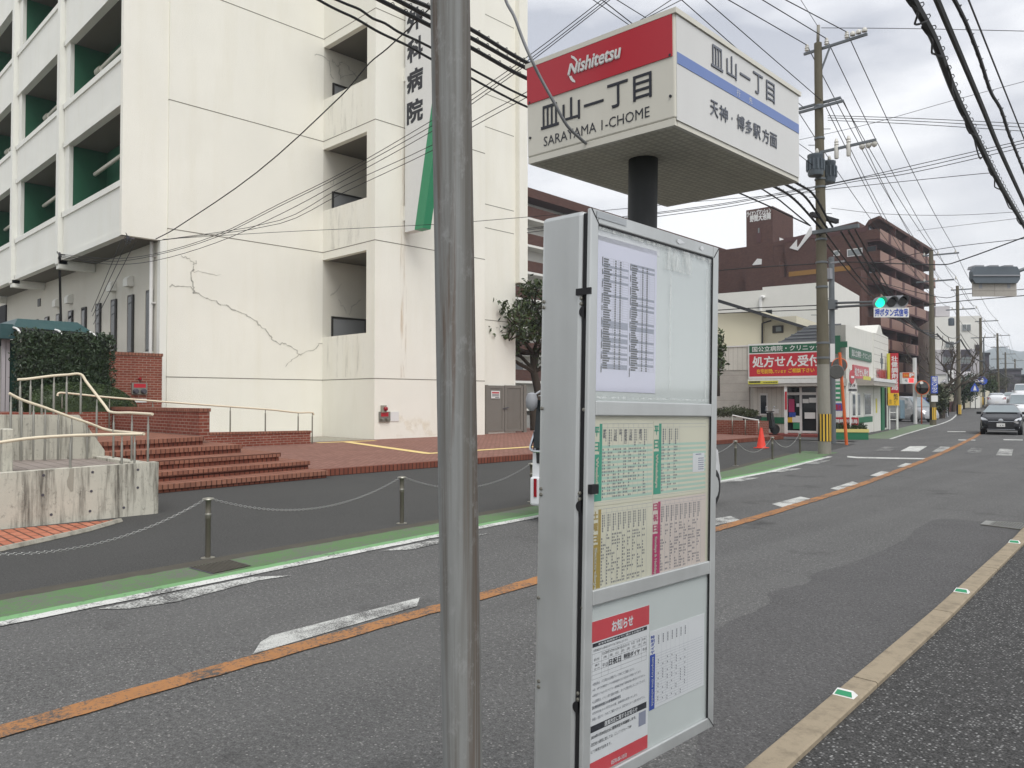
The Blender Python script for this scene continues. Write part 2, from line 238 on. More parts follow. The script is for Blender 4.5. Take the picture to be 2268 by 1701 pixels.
# ---------------------------------------------------------------- mesh helpers
XF = {}
class MB:
    def __init__(s): s.v = []; s.f = []; s.sm = []
    def poly(s, pts, smooth=False):
        b = len(s.v); s.v += [Vector(p) for p in pts]; s.f.append(tuple(range(b, b + len(pts)))); s.sm.append(smooth); return s
    def mesh(s, vs, fs, smooth=False):
        b = len(s.v); s.v += [Vector(p) for p in vs]
        for f in fs: s.f.append(tuple(b + i for i in f)); s.sm.append(smooth)
        return s
    def hexa(s, p):          # 8 corners: bottom loop, top loop
        return s.mesh(p, [(3, 2, 1, 0), (4, 5, 6, 7), (0, 1, 5, 4), (1, 2, 6, 5), (2, 3, 7, 6), (3, 0, 4, 7)])
    def box(s, x0, x1, y0, y1, z0, z1):
        x0, x1 = min(x0, x1), max(x0, x1); y0, y1 = min(y0, y1), max(y0, y1); z0, z1 = min(z0, z1), max(z0, z1)
        return s.hexa([(x0, y0, z0), (x1, y0, z0), (x1, y1, z0), (x0, y1, z0), (x0, y0, z1), (x1, y0, z1), (x1, y1, z1), (x0, y1, z1)])
    def cbox(s, c, sx, sy, sz): return s.box(c[0] - sx / 2, c[0] + sx / 2, c[1] - sy / 2, c[1] + sy / 2, c[2] - sz / 2, c[2] + sz / 2)
    def bbox(s, x0, x1, y0, y1, z0, z1, b=.005):    # bevelled box
        bm = bmesh.new(); r = bmesh.ops.create_cube(bm, size=1)
        for v in bm.verts:
            v.co = Vector(((x0 + x1) / 2 + v.co.x * abs(x1 - x0), (y0 + y1) / 2 + v.co.y * abs(y1 - y0), (z0 + z1) / 2 + v.co.z * abs(z1 - z0)))
        bmesh.ops.bevel(bm, geom=list(bm.edges), offset=b, segments=2, affect='EDGES', profile=.5)
        bm.verts.index_update(); s.mesh([v.co.copy() for v in bm.verts], [tuple(v.index for v in f.verts) for f in bm.faces]); bm.free(); return s
    def bar(s, a, b, w, h, up=(0, 0, 1)):           # rectangular bar from a to b
        a, b = Vector(a), Vector(b); d = (b - a).normalized(); u = Vector(up)
        if abs(d.dot(u)) > .98: u = Vector((1, 0, 0))
        r = d.cross(u).normalized() * w / 2; u = r.cross(d).normalized() * h / 2
        return s.hexa([a - r - u, a + r - u, b + r - u, b - r - u, a - r + u, a + r + u, b + r + u, b - r + u])
    def prism(s, pts, off):
        n = len(pts); off = Vector(off); P = [Vector(p) for p in pts]
        return s.mesh(P + [p + off for p in P], [tuple(range(n - 1, -1, -1)), tuple(range(n, 2 * n))] + [(i, (i + 1) % n, n + (i + 1) % n, n + i) for i in range(n)])
    def tube(s, pts, r, n=8, cap=True, closed=False):
        P = [Vector(p) for p in pts]; m = len(P); rr = r if isinstance(r, (list, tuple)) else [r] * m
        vs, fs = [], []; prev = None
        for i, p in enumerate(P):
            if closed: d = P[(i + 1) % m] - P[i - 1]
            else: d = P[min(i + 1, m - 1)] - P[max(i - 1, 0)]
            d.normalize()
            if prev is None:
                u = d.cross(Vector((0, 0, 1)) if abs(d.z) < .95 else Vector((1, 0, 0))).normalized()
            else: u = (prev - d * prev.dot(d)).normalized()
            prev = u; w = d.cross(u)
            vs += [p + (u * math.cos(2 * math.pi * k / n) + w * math.sin(2 * math.pi * k / n)) * rr[i] for k in range(n)]
        for i in range(m if closed else m - 1):
            j = (i + 1) % m
            fs += [(i * n + k, i * n + (k + 1) % n, j * n + (k + 1) % n, j * n + k) for k in range(n)]
        s.mesh(vs, fs, True)
        if cap and not closed:
            b = len(s.v) - m * n; s.f += [tuple(range(b + n - 1, b - 1, -1)), tuple(range(b + (m - 1) * n, b + m * n))]; s.sm += [False, False]
        return s
    def lathe(s, prof, c=(0, 0, 0), n=16, axis='z'):
        c = Vector(c); vs, fs = [], []
        for r, h in prof:
            for k in range(n):
                a = 2 * math.pi * k / n; x, y = r * math.cos(a), r * math.sin(a)
                vs.append(c + (Vector((x, y, h)) if axis == 'z' else Vector((h, x, y)) if axis == 'x' else Vector((y, h, x))))
        for i in range(len(prof) - 1): fs += [(i * n + k, i * n + (k + 1) % n, (i + 1) * n + (k + 1) % n, (i + 1) * n + k) for k in range(n)]
        fs += [tuple(range(n - 1, -1, -1)), tuple(range((len(prof) - 1) * n, len(prof) * n))]
        return s.mesh(vs, fs, True)
    def build(s, name, mat, parent=None, T=None, local=False, uvrot=False):
        vs = s.v
        if T is not None: vs = [T @ v for v in vs]
        W = XF.get(parent.name) if parent else None
        if W is not None and not local:
            Wi = W.inverted(); vs = [Wi @ v for v in vs]
        me = bpy.data.meshes.new(name); me.from_pydata([tuple(v) for v in vs], [], s.f)
        me.polygons.foreach_set('use_smooth', s.sm); me.validate(verbose=False)
        bm = bmesh.new(); bm.from_mesh(me); bmesh.ops.recalc_face_normals(bm, faces=bm.faces)
        uv = bm.loops.layers.uv.new('UVMap')
        for f in bm.faces:
            n = f.normal
            if abs(n.z) > .75: t, b2 = Vector((1, 0, 0)), Vector((0, 1, 0))
            else:
                t = Vector((-n.y, n.x, 0)).normalized(); b2 = Vector((0, 0, 1))
                if abs(t.x) > abs(t.y): t = t * (1 if t.x > 0 else -1)
                else: t = t * (1 if t.y > 0 else -1)
            if uvrot: t, b2 = b2, t
            for l in f.loops: l[uv].uv = (l.vert.co.dot(t), l.vert.co.dot(b2))
        smooth = any(s.sm)
        if smooth:
            for e in bm.edges:
                if len(e.link_faces) == 2 and e.calc_face_angle(0) > .75: e.smooth = False
        bm.to_mesh(me); bm.free()
        o = bpy.data.objects.new(name, me); COL.objects.link(o)
        if mat is not None: me.materials.append(M[mat] if isinstance(mat, str) else mat)
        if parent:
            o.parent = parent
            if W is not None: XF[o.name] = W
        else: XF[o.name] = Matrix()
        return o
def tag(o, label=None, cat=None, group=None, kind=None):
    if label: o['label'] = label
    if cat: o['category'] = cat
    if group: o['group'] = group
    if kind: o['kind'] = kind
    return o
def thing(name, label, cat, loc=(0, 0, 0), rz=0.0, group=None):
    o = bpy.data.objects.new(name, None); COL.objects.link(o); o.empty_display_size = .2
    o.location = loc; o.rotation_euler = (0, 0, rz)
    XF[o.name] = Matrix.Translation(loc) @ Matrix.Rotation(rz, 4, 'Z')
    return tag(o, label, cat, group)
def copy_tree(o, loc, rz, label, group=None):
    r = o.copy(); COL.objects.link(r); r.location = loc; r.rotation_euler = (0, 0, rz); r['label'] = label
    if group: r['group'] = group
    for ch in list(o.children):
        c = ch.copy(); COL.objects.link(c); c.parent = r
        for g in list(ch.children):
            d = g.copy(); COL.objects.link(d); d.parent = c
    return r
def single(name, mb, mat, label, cat, group=None, kind=None):
    return tag(mb.build(name, mat), label, cat, group, kind)
def ground_mark(name, pts, z, mat, label, cat='road marking', group=None):
    return single(name, MB().poly([(p[0], p[1], z) for p in pts]), mat, label, cat, group, 'structure')
def text_raw(body, bold=0.0, shear=0.0, res=2):
    bold = 0
    cu = bpy.data.curves.new('lettering', 'FONT'); cu.body = body; cu.size = 1; cu.resolution_u = res; cu.offset = bold; cu.shear = shear
    o = bpy.data.objects.new('lettering', cu); me = bpy.data.meshes.new_from_object(o)
    vs = [v.co.copy() for v in me.vertices]; fs = [tuple(p.vertices) for p in me.polygons]
    bpy.data.objects.remove(o); bpy.data.curves.remove(cu); bpy.data.meshes.remove(me); return vs, fs
def text(mb, body, P, r, u, w, h, bold=0.0, shear=0.0, lift=.002, fit=True, res=2):
    """body filling the w x h box whose lower-left corner is P, along r and u"""
    vs, fs = text_raw(body, bold, shear, res)
    if not vs: return mb
    r, u, P = Vector(r).normalized(), Vector(u).normalized(), Vector(P); n = r.cross(u)
    x0, x1 = min(v.x for v in vs), max(v.x for v in vs); y0, y1 = min(v.y for v in vs), max(v.y for v in vs)
    kx = w / max(x1 - x0, 1e-6); ky = h / max(y1 - y0, 1e-6)
    if body in '一ー-': ky = kx
    if not fit: kx = ky = min(kx, ky)
    sh = [(0, 0)] if not bold else [(-1, -1), (1, -1), (1, 1), (-1, 1), (0, 0)]
    for i, (sx, sy) in enumerate(sh):
        mb.mesh([P + r * ((v.x - x0 + sx * bold) * kx) + u * ((v.y - y0 + sy * bold) * ky) + n * lift * (1 + .12 * i) for v in vs], fs)
    return mb
def vtext(mb, body, P, r, u, w, h, bold=0.0, gap=.12, lift=.002):
    """characters stacked downwards in the w x h box whose lower-left corner is P"""
    n = len(body); ch = h / n
    for i, c in enumerate(body):
        text(mb, c, Vector(P) + Vector(u).normalized() * (h - (i + 1) * ch + ch * gap / 2), r, u, w, ch * (1 - gap), bold, lift=lift)
    return mb
def sag(a, b, s, n=14):
    a, b = Vector(a), Vector(b); return [a.lerp(b, i / n) + Vector((0, 0, -4 * s * (i / n) * (1 - i / n))) for i in range(n + 1)]
def smoothpath(P, sub=4):
    P = [Vector(p) for p in P]; out = []
    for i in range(len(P) - 1):
        p0, p1, p2, p3 = P[max(i - 1, 0)], P[i], P[i + 1], P[min(i + 2, len(P) - 1)]
        for k in range(sub):
            t = k / sub
            L_ = (p2 - p1).length; m1 = (p2 - p0).normalized() * L_; m2 = (p3 - p1).normalized() * L_; t2, t3 = t * t, t * t * t
            out.append(p1 * (2 * t3 - 3 * t2 + 1) + m1 * (t3 - 2 * t2 + t) + p2 * (3 * t2 - 2 * t3) + m2 * (t3 - t2))
    return out + [P[-1]]
def leaves(mb, pts, size, jit=.4, n=1):
    for p in pts:
        for _ in range(n):
            d = Vector((random.gauss(0, 1), random.gauss(0, 1), random.gauss(0, .7))).normalized(); e = d.orthogonal().normalized()
            e.rotate(Matrix.Rotation(random.random() * 6.28, 3, d)); f = d.cross(e); L = size * random.uniform(.7, 1.3); w = L * .42
            q = Vector(p) + Vector((random.uniform(-1, 1), random.uniform(-1, 1), random.uniform(-1, 1))) * jit * size
            mb.mesh([q - e * L * .5, q + f * w * .5 + d * w * .15, q + e * L * .5, q - f * w * .5 + d * w * .15], [(0, 1, 2, 3)])
    return mb
def hull_leaves(mb, box, size, dens, rnd=.0, core=True):
    """leaf cards over the faces of a box (a clipped hedge)"""
    x0, x1, y0, y1, z0, z1 = box; P = []
    def add(area, f):
        for _ in range(int(area * dens)): P.append(f(random.random(), random.random(), random.gauss(.03, .06)))
    add((y1 - y0) * (z1 - z0), lambda a, b, c: (x1 - c, y0 + a * (y1 - y0), z0 + b * (z1 - z0)))
    add((x1 - x0) * (z1 - z0), lambda a, b, c: (x0 + a * (x1 - x0), y0 + c, z0 + b * (z1 - z0)))
    add((x1 - x0) * (y1 - y0), lambda a, b, c: (x0 + a * (x1 - x0), y0 + b * (y1 - y0), z1 - c))
    add((x1 - x0) * (z1 - z0) * .4, lambda a, b, c: (x0 + a * (x1 - x0), y1 - c, z0 + b * (z1 - z0)))
    return leaves(mb, P, size, .5)
# ================================================================ ground, road, kerb, markings
def zg(y):
    t = max(0.0, y - 56); return .0009 * t * t if t < 20 else .36 + .036 * min(t - 20, 60)
SEC = [(-25, -3.2, -2.6, -.6), (1.4, -6.54, -4.46, -1.47), (5.9, -7.07, -4.74, -1.73), (10, -7.44, -5.04, -2.02), (13.8, -7.77, -5.4, -2.38), (16.4, -8.0, -5.72, -2.7), (22, -8.91, -6.5, -3.45),
       (26.8, -9.75, -7.23, -4.2), (32, -10.8, -8.1, -5.1), (37.8, -12.0, -9.07, -6.1), (46, -13.6, -10.6, -7.6), (54, -15.1, -12.1, -9.1), (66, -17.4, -14.4, -11.4), (80, -20.4, -17.4, -14.4), (100, -24.8, -21.8, -18.8), (140, -33.5, -30.5, -27.5), (240, -57, -54, -51)]
SEC[0] = (-25, -4.0, -2.5, -.2)
def sec(y):
    for a, b in zip(SEC, SEC[1:]):
        if y <= b[0]:
            t = (y - a[0]) / (b[0] - a[0]); return tuple(a[i] + (b[i] - a[i]) * t for i in (1, 2, 3))
    return SEC[-1][1:]
YS = [-25, -10, 0] + [i * .75 for i in range(1, 75)] + [58 + 4 * i for i in range(45)]
def strip(fx0, fx1, ys, dz, jit=0):
    mb = MB(); vs = []; fs = []
    if jit:
        fine = [y for y in ys if y < 0]; y = max(0, ys[0]); ye = min(30, ys[-1])
        while y < ye: fine.append(y); y += .12
        g0, g1 = fx0, fx1; fx0 = lambda y: g0(y) + random.gauss(0, jit) * (y < 30); fx1 = lambda y: g1(y) + random.gauss(0, jit) * (y < 30)
        ys = fine + [y for y in ys if y >= ye]
    for i, y in enumerate(ys):
        vs += [(fx0(y), y, zg(y) + dz), (fx1(y), y, zg(y) + dz)]
        if i: fs.append((2 * i - 2, 2 * i - 1, 2 * i + 1, 2 * i))
    return mb.mesh(vs, fs)
mb = MB(); gx = [-900, -400, -200, -120, -80, -50, -30, -14, 0, 20, 60, 200, 900]; gy = [-60, 0, 30, 56] + [60 + 5 * i for i in range(18)] + [240, 400, 900, 1500]
mb.mesh([(x, y, zg(y) - .03) for y in gy for x in gx], [(j * 13 + i, j * 13 + i + 1, j * 13 + i + 14, j * 13 + i + 13) for j in range(len(gy) - 1) for i in range(12)])
single('ground', mb, 'ground', 'wide grey ground under the whole street scene', 'ground', kind='structure')
L = lambda y: sec(y)[0]; CE = lambda y: sec(y)[1]; RR = lambda y: sec(y)[2]
single('road', strip(lambda y: L(y) - .9, RR, YS, 0), 'road', 'two lane grey asphalt road curving away between the kerbs', 'road', kind='structure')
yw = [y for y in YS if y <= 240]
single('centre_line', strip(lambda y: CE(y) - .085, lambda y: CE(y) + .085, [y for y in YS if y < 150], .008, .006), 'orange_paint', 'worn orange line down the middle of the road', 'road marking', kind='structure')
single('edge_line', strip(lambda y: L(y) - .07, lambda y: L(y) + .07, [y for y in YS if y <= 22] + [22.05], .008, .005), 'white_paint', 'white line along the green strip before the crossing', 'road marking', kind='structure')
single('edge_line', strip(lambda y: L(y) - .07, lambda y: L(y) + .07, [y for y in YS if 33 < y < 150], .008), 'white_paint', 'white line along the road edge past the pharmacy', 'road marking', kind='structure')
GI = lambda y: L(y) - (.79 - .02 * min(max(y, 0), 6) if y < 12 else .68 + .05 * max(0, y - 12))
single('green_strip', strip(GI, lambda y: L(y) - .2, [y for y in YS if y <= 24], .004, .008), 'green_paint', 'faded green walking strip in front of the hospital', 'road marking', kind='structure')
single('green_strip', strip(lambda y: L(y) - .2, lambda y: L(y) - .07, [y for y in YS if y <= 22.1], .005), 'green_paint2', 'bright pale green band beside the white edge line', 'road marking', kind='structure')
single('green_strip', strip(lambda y: L(y) - 1.3, lambda y: L(y) - .1, [y for y in YS if 33 < y < 58], .004), 'green_faded', 'faded green walking strip in front of the pharmacy', 'road marking', kind='structure')
single('gutter', strip(lambda y: GI(y) - .22, lambda y: GI(y) + .02, [y for y in YS if y <= 23], .003), 'lanebond', 'dirty concrete gutter between green strip and forecourt', 'gutter', kind='structure')
mb = MB().poly([(L(y) - .6, y, .0015) for y in (-20, 0, 5, 10, 15, 20, 25, 29)] + [(-14.3, 30.5, .0015), (-14.3, -20, .0015)])
single('forecourt', mb, 'fore', 'dark smooth asphalt forecourt between road and hospital steps', 'forecourt', kind='structure')
single('side_pavement', strip(lambda y: L(y) - 5.5, lambda y: L(y) - .9, [y for y in YS if 30 < y < 200], .002), 'patch', 'grey pavement along the far left of the road', 'pavement', kind='structure')
# sidewalk on the near side and its kerb
single('pavement', strip(lambda y: RR(y) + .13, lambda y: RR(y) + 4.5, [y for y in YS if y < 150], .1), 'walk', 'dark coarse asphalt footpath on the near side', 'footpath', kind='structure')
def kerbseg(y0, y1):
    mb = MB(); n = max(1, int((y1 - y0) / .5)); vs = []; fs = []
    for i in range(n + 1):
        y = y0 + (y1 - y0) * i / n; a = RR(y); z = zg(y)
        vs += [(a, y, z - .02), (a + .012, y, z + .118), (a + .022, y, z + .127), (a + .135, y, z + .127), (a + .145, y, z + .12), (a + .145, y, z - .02)]
        if i: b = 6 * i; fs += [(b - 6 + k, b + k, b + k + 1, b - 6 + k + 1) for k in range(5)]
    b = 6 * n; mb.mesh(vs, fs); mb.poly([vs[k] for k in range(6)]); mb.poly([vs[b + k] for k in range(6)]); return mb
kp = [-6, -3.9, -2.0, .1, 2.2, 4.28, 6.05, 7.9, 9.9, 11.9, 13.9, 15.9, 17.9, 19.9, 30, 45, 70, 110]
ks = MB()
for a, b in zip(kp, kp[1:]):
    k = kerbseg(a + .006, b - .006); n0 = len(ks.v); ks.v += k.v; ks.f += [tuple(n0 + i for i in f) for f in k.f]; ks.sm += k.sm
single('kerb', ks, 'kerb', 'weathered tan concrete kerb along the near footpath', 'kerb', kind='structure')
# smoother repaired asphalt along the near kerb
z6 = Z(1560, 960, 2.2415); zl = Z(0, 1100, 2.304); zf = Z(1900, 720, 5.53); zs = Z(1580, 720, 5.53)
edge = [(-60, 1800), (60, 980), (250, 885), (330, 830), (325, 790), (420, 765), (520, 745), (530, 700), (700, 655), (900, 575), (985, 530), (1170, 425), (1380, 440)]
P = [GZ(*z6(*q)) for q in edge]; P = [(p.x + random.uniform(-.02, .02), p.y + random.uniform(-.02, .02), .003) for p in smoothpath(P, 5)]
P += [(RR(y) + .005, y, .003) for y in (11.5, 9, 7, 5, 3, 1.5)]
single('asphalt_patch', MB().poly(P), 'patch', 'smoother repaired asphalt along the near kerb', 'road repair', kind='structure')
# painted marks: dashes left of the orange line
DASH = [(zl, [(1290, 808), (1330, 745), (1385, 712), (2142, 518), (2128, 562)]), (z6, [(-40, 462), (10, 430), (130, 412), (178, 432), (60, 457)]), (z6, [(335, 352), (478, 315), (537, 327), (400, 372)]), (z6, [(625, 275), (735, 240), (778, 252), (668, 284)]),
        (z6, [(822, 210), (880, 188), (935, 195), (880, 218)]), (z6, [(955, 165), (1000, 148), (1045, 153), (1000, 170)])]
NTH = ['nearest', 'second nearest, half hidden by the case', 'third nearest', 'fourth nearest', 'fifth nearest', 'farthest']
for k, (f, q) in enumerate(DASH):
    ground_mark('lane_dash', [GZ(*f(*a)) for a in q], .006, 'dash_paint', f'white dash beside the orange line, {NTH[k]}', group='white dashes along the centre line')
TEETH = [(zl, [(500, 577), (820, 508), (1290, 412), (1490, 405), (1320, 430), (900, 540), (660, 575)], 'left of the foreground pole'), (zl, [(1950, 279), (2080, 250), (2300, 205), (2500, 190), (2330, 222), (2100, 272)], 'behind the foreground pole'),
         (z6, [(75, 246), (160, 224), (280, 220), (180, 240)], 'right of the timetable case'), (z6, [(320, 196), (420, 176), (485, 175), (400, 190)], 'before the stop line'), (z6, [(498, 154), (560, 138), (625, 134), (570, 150)], 'beside the utility pole')]
for f, q, w in TEETH:
    ground_mark('slow_down_mark', [GZ(*f(*a)) for a in q], .006, 'faded_paint', f'faded white wedge mark beside edge line {w}', group='slow down marks along the edge line')
ZB = [('ghost_paint', [(180, 1545), (330, 1490), (500, 1500), (400, 1545)], 'leftmost worn stripe'), ('white_paint', [(520, 1545), (640, 1485), (850, 1485), (745, 1550)], 'brightest stripe'), ('faded_paint', [(905, 1555), (1010, 1490), (1130, 1495), (1070, 1555)], 'stripe touching the orange line'),
      ('ghost_paint', [(1310, 1570), (1390, 1505), (1530, 1510), (1500, 1570)], 'worn stripe right of the orange line'), ('faded_paint', [(1690, 1595), (1740, 1515), (1905, 1520), (1885, 1600)], 'rightmost stripe')]
for m, q, w in ZB:
    ground_mark('crossing_stripe', [GZ(*zf(*a)) for a in q], .006, m, f'pedestrian crossing {w} on grey asphalt', group='stripes of the pedestrian crossing')
for q, w, in (([(-130, 1606), (0, 1617), (830, 1633), (852, 1647), (0, 1634), (-130, 1622)], 'long white stop line left of the orange line'), ([(1230, 1404), (1440, 1407), (1440, 1415), (1230, 1413)], 'short white bar crossing the orange line'),
              ([(1780, 1400), (2020, 1405), (2020, 1414), (1790, 1410)], 'white stop line in front of the black car'), ([(1098, 1302), (1320, 1304), (1320, 1312), (1098, 1310)], 'short white bar on the far left lane')):
    ground_mark('stop_line', [GZ(*zf(*a)) for a in q], .007, 'white_paint', w)
# drain cover in the green strip, slotted grate by the near kerb
q = [GZ(*zl(*a)) for a in ((960, 366), (1082, 398), (1285, 356), (1180, 326))]
t = thing('drain_cover', 'dark patterned steel drain cover in the green strip', 'drain cover', (q[0].x, q[0].y, 0))
MB().poly([(p.x, p.y, .008) for p in q]).build('plate', 'dgrey', t)
mb = MB()
for i in range(1, 14):
    a, b = q[0].lerp(q[3], i / 14), q[1].lerp(q[2], i / 14); a.z = b.z = .011; mb.bar(a, b, .02, .006)
mb.build('ridges', 'lanebond', t)
q = [GZ(*z6(*a)) for a in ((1385, 458), (1412, 440), (1600, 452), (1570, 482))]
t = thing('drain_grate', 'slotted steel drain grate beside the near kerb', 'drain grate', (q[0].x, q[0].y, 0))
MB().poly([(p.x, p.y, .006) for p in q]).build('pit', 'dark', t)
mb = MB()
for i in range(0, 13):
    a, b = q[0].lerp(q[3], .12 + i / 14), q[1].lerp(q[2], .12 + i / 14); a.z = b.z = .012; mb.bar(a, b, .014, .01)
a, b = q[0].lerp(q[3], .04), q[1].lerp(q[2], .04); a.z = b.z = .013; mb.bar(a, b, .1, .01)
for f in (.02, .98): a, b = q[0].lerp(q[1], f), q[3].lerp(q[2], f); a.z = b.z = .0125; mb.bar(a, b, .02, .01)
mb.build('bars', 'steel', t)
# green and white reflectors on the kerb
for u, v, w in ((695, 1296, 'nearest'), (1257, 783, 'second nearest'), (1520, 540, 'third nearest')):
    p = GZ(*z6(u, v), .127); a = math.atan2(RR(p.y + 1) - RR(p.y - 1), 2) * -1
    t = thing('kerb_reflector', f'green and white wedge reflector on the tan kerb, {w}', 'reflector', (RR(p.y) + .072, p.y, .127), a, 'reflectors on the kerb')
    MB().hexa([(-.052, -.034, 0), (.052, -.034, 0), (.052, .034, 0), (-.052, .034, 0), (-.038, -.006, .026), (.038, -.006, .026), (.038, .006, .026), (-.038, .006, .026)]).build('wedge', 'sign_white', t, local=True)
    MB().poly([(-.043, -.031, .0045), (.043, -.031, .0045), (.034, -.0105, .0235), (-.034, -.0105, .0235)]).build('lens', 'hosp_green', t, local=True)
# ================================================================ brick plaza, steps, ramp
t = thing('brick_plaza', 'raised red brick plaza in front of the hospital', 'plaza', (-16, 20, 0)); t['kind'] = 'structure'
mb = MB().poly([(-14.42, 8.77, .146), (-14.42, 30.5, .146), (-22.9, 30.5, .2), (-27, 30.5, .2), (-27, 6.0, .2), (-22.9, 6.0, .2)])
mb.build('paving', 'plaza', t)
MB().box(-14.42, -14.25, 8.77, 30.5, -.02, .149).build('edging', 'brick_soldier', t)
MB().poly([(-26.4, 12.2, .204), (-23, 12.2, .204), (-22.9, 16.28, .204), (-26.4, 16.28, .204)]).build('concrete_apron', 'conc2', t)
z4 = Z(600, 600, 2.765); z3 = Z(0, 600, 2.765); z5 = Z(0, 560, 4.1475); zc = Z(0, 860, 4.1475)
def tac(mb, a, b, w=.3):
    d = (b - a); d.z = 0; d.normalize(); n = Vector((-d.y, d.x, 0)) * w / 2
    za, zb = .146 + .0063 * (-14.42 - a.x) + .006, .146 + .0063 * (-14.42 - b.x) + .006
    mb.poly([(a.x - n.x, a.y - n.y, za), (a.x + n.x, a.y + n.y, za), (b.x + n.x, b.y + n.y, zb), (b.x - n.x, b.y - n.y, zb)])
mb = MB(); A = Vector((-22.5, 13.7, 0)); B = Vector((-22.3, 15.9, 0)); Cc = Vector((-22.35, 14.75, 0)); D = Vector((-16.35, 13.4, 0)); E2 = Vector((-16.45, 28, 0))
tac(mb, A, B, .3); tac(mb, Cc + Vector((-.1, 0, 0)), D, .3)
tac(mb, D + Vector((.0, -.12, 0)), E2, .3)
tag(mb.build('tactile_strip', 'tactile', t), 'yellow tactile paving strip')
# steps
NOSE = [(-13.62, -13.95, 8.76, .15), (-14.08, -14.6, 8.72, .32), (-14.55, -15.12, 8.32, .49), (-15.1, -15.78, 7.78, .66), (-15.5, -16.35, 7.2, .83)]
t = thing('brick_steps', 'broad red brick steps up to the hospital entrance', 'steps', (-15, 6, 0))
for k, (xa, xb, yr, z) in enumerate(NOSE):
    xl = -30 if k == 4 else -18
    mb = MB().prism([(xa, 4.3, z - .085), (xb, yr, z - .085), (xb - 1.6 if k < 4 else -22.4, yr, z - .085), (xl, yr if k < 4 else 7.3, z - .085), (xl, 1.2, z - .085), (xa + .25, 1.2, z - .085)], (0, 0, .085))
    mb.build('tread', 'step', t)
    MB().prism([(xa - .03, 4.3, -.02 if k == 0 else z - .17), (xb - .03, yr - .03, -.02 if k == 0 else z - .17), (xb - 1.6, yr - .03, -.02 if k == 0 else z - .17), (xl, yr - .03, -.02 if k == 0 else z - .17), (xl, 1.25, -.02 if k == 0 else z - .17), (xa + .2, 1.25, -.02 if k == 0 else z - .17)], (0, 0, .085 if k else .085)).build('riser', 'brick_soldier', t)
# concrete access ramp with its walls
t = thing('concrete_ramp', 'water stained concrete wheelchair ramp with grey tiled floor', 'ramp', (-12, 2, 0))
MB().hexa([(-11.5, -4, -.02), (-11.32, -4, -.02), (-11.32, 4.32, -.02), (-11.5, 4.32, -.02), (-11.5, -4, .6), (-11.32, -4, .6), (-11.32, 4.32, .735), (-11.5, 4.32, .735)]).build('front_wall', 'conc', t)
MB().box(-13.5, -11.502, 4.12, 4.318, -.02, .715).build('end_wall', 'conc', t)
MB().prism([(-13.75, -1, 0), (-13.75, 4.3, 0), (-13.75, 4.3, .8), (-13.75, 3.92, 1.38), (-13.75, -1, 1.47)], (.24, 0, 0)).build('back_wall', 'conc', t)
MB().hexa([(-13.51, -4, .0), (-11.5, -4, .0), (-11.5, 4.12, .0), (-13.51, 4.12, .0), (-13.51, -4, .9), (-11.5, -4, .62), (-11.5, 4.12, .66), (-13.51, 4.12, .68)]).build('tiled_floor', 'grey_tile', t)
a = PX(*zc(10, 770), -11.62); b = PX(*zc(114, 370), -11.62)
MB().bbox(-11.8, -11.55, a.y, b.y, .5, b.z, .015).build('end_post', 'conc', t)
mb = MB()
for u, v in ((850, 770), (838, 945), (826, 1128), (1267, 748), (1265, 912), (1137, 1096), (392, 980), (400, 800), (470, 1160)):
    p = PX(*zc(u, v), -11.32); mb.lathe([(.018, 0), (.018, .003)], (-11.3185, p.y, p.z), 10, 'x')
mb.build('tie_hole', 'dgrey', t)
q = [PX(*zc(*a), -11.317) for a in ((640, 735), (682, 735), (678, 850), (672, 945), (650, 950), (618, 900), (614, 850), (632, 800))]
MB().poly(q).build('patched_render', 'conc2', t)
t2 = single('brick_apron', MB().poly([GZ(*zc(*a), .006) for a in ((-60, 1300), (0, 1300), (1060, 1205), (1120, 1215), (800, 1300), (430, 1385), (0, 1470), (-60, 1490))]), 'orange_pave', 'small orange brick paved wedge at the foot of the concrete ramp', 'paving', kind='structure')
single('apron_kerb', MB().tube([GZ(*zc(*a), .01) for a in ((-60, 1500), (0, 1490), (430, 1395), (800, 1310), (1100, 1222))], .045, 6), 'conc2', 'low concrete edging around the orange brick wedge', 'edging', kind='structure')
# handrails: cream tube on steel posts
def handrail(label, path, posts, r=.021, pr=.016, group='cream handrails by the hospital steps', post='steel', mat='rail'):
    t = thing('handrail', label, 'handrail', (path[0][0], path[0][1], 0), group=group)
    MB().tube(smoothpath(path, 5), r, 10).build('rail', mat, t)
    for a, b in posts: MB().lathe([(pr, a[2]), (pr, b[2] - .12), (pr * .62, b[2] - .11), (pr * .62, b[2])], (a[0], a[1], 0), 8).build('post', post, t)
    return t
X1 = -11.41
pA = [PX(*zc(*q), X1) for q in ((-150, 520), (0, 497), (270, 460), (640, 435), (1000, 425), (1300, 421))]
def topz(path, y):
    for a, b in zip(path, path[1:]):
        if a.y <= y <= b.y: return a.z + (b.z - a.z) * (y - a.y) / (b.y - a.y)
    return path[-1].z
po = []
for u in (645, 1118, 1235): p = PX(*zc(u, 700), X1); po.append(((X1, p.y, .6), (X1, p.y, topz(pA, p.y))))
handrail('cream handrail along the front wall of the concrete ramp', pA, po)
XB = -13.3
pB = [PX(*zc(*q), XB) for q in ((82, 45), (200, 105), (420, 180), (640, 262), (800, 315), (960, 375))] + [PX(*zc(1300, 418), X1) + Vector((-.6, .03, 0)), PX(*zc(1300, 421), X1) + Vector((-.05, .05, 0))]
po = []
for u, v in ((98, 300), (195, 450), (305, 500), (412, 560), (532, 620), (655, 690), (797, 700)): p = PX(*zc(u, v), XB); po.append(((XB, p.y, .66), (XB, p.y, topz(pB[:6], p.y))))
handrail('cream handrail descending along the back wall of the concrete ramp', pB, po)
XC = -13.63
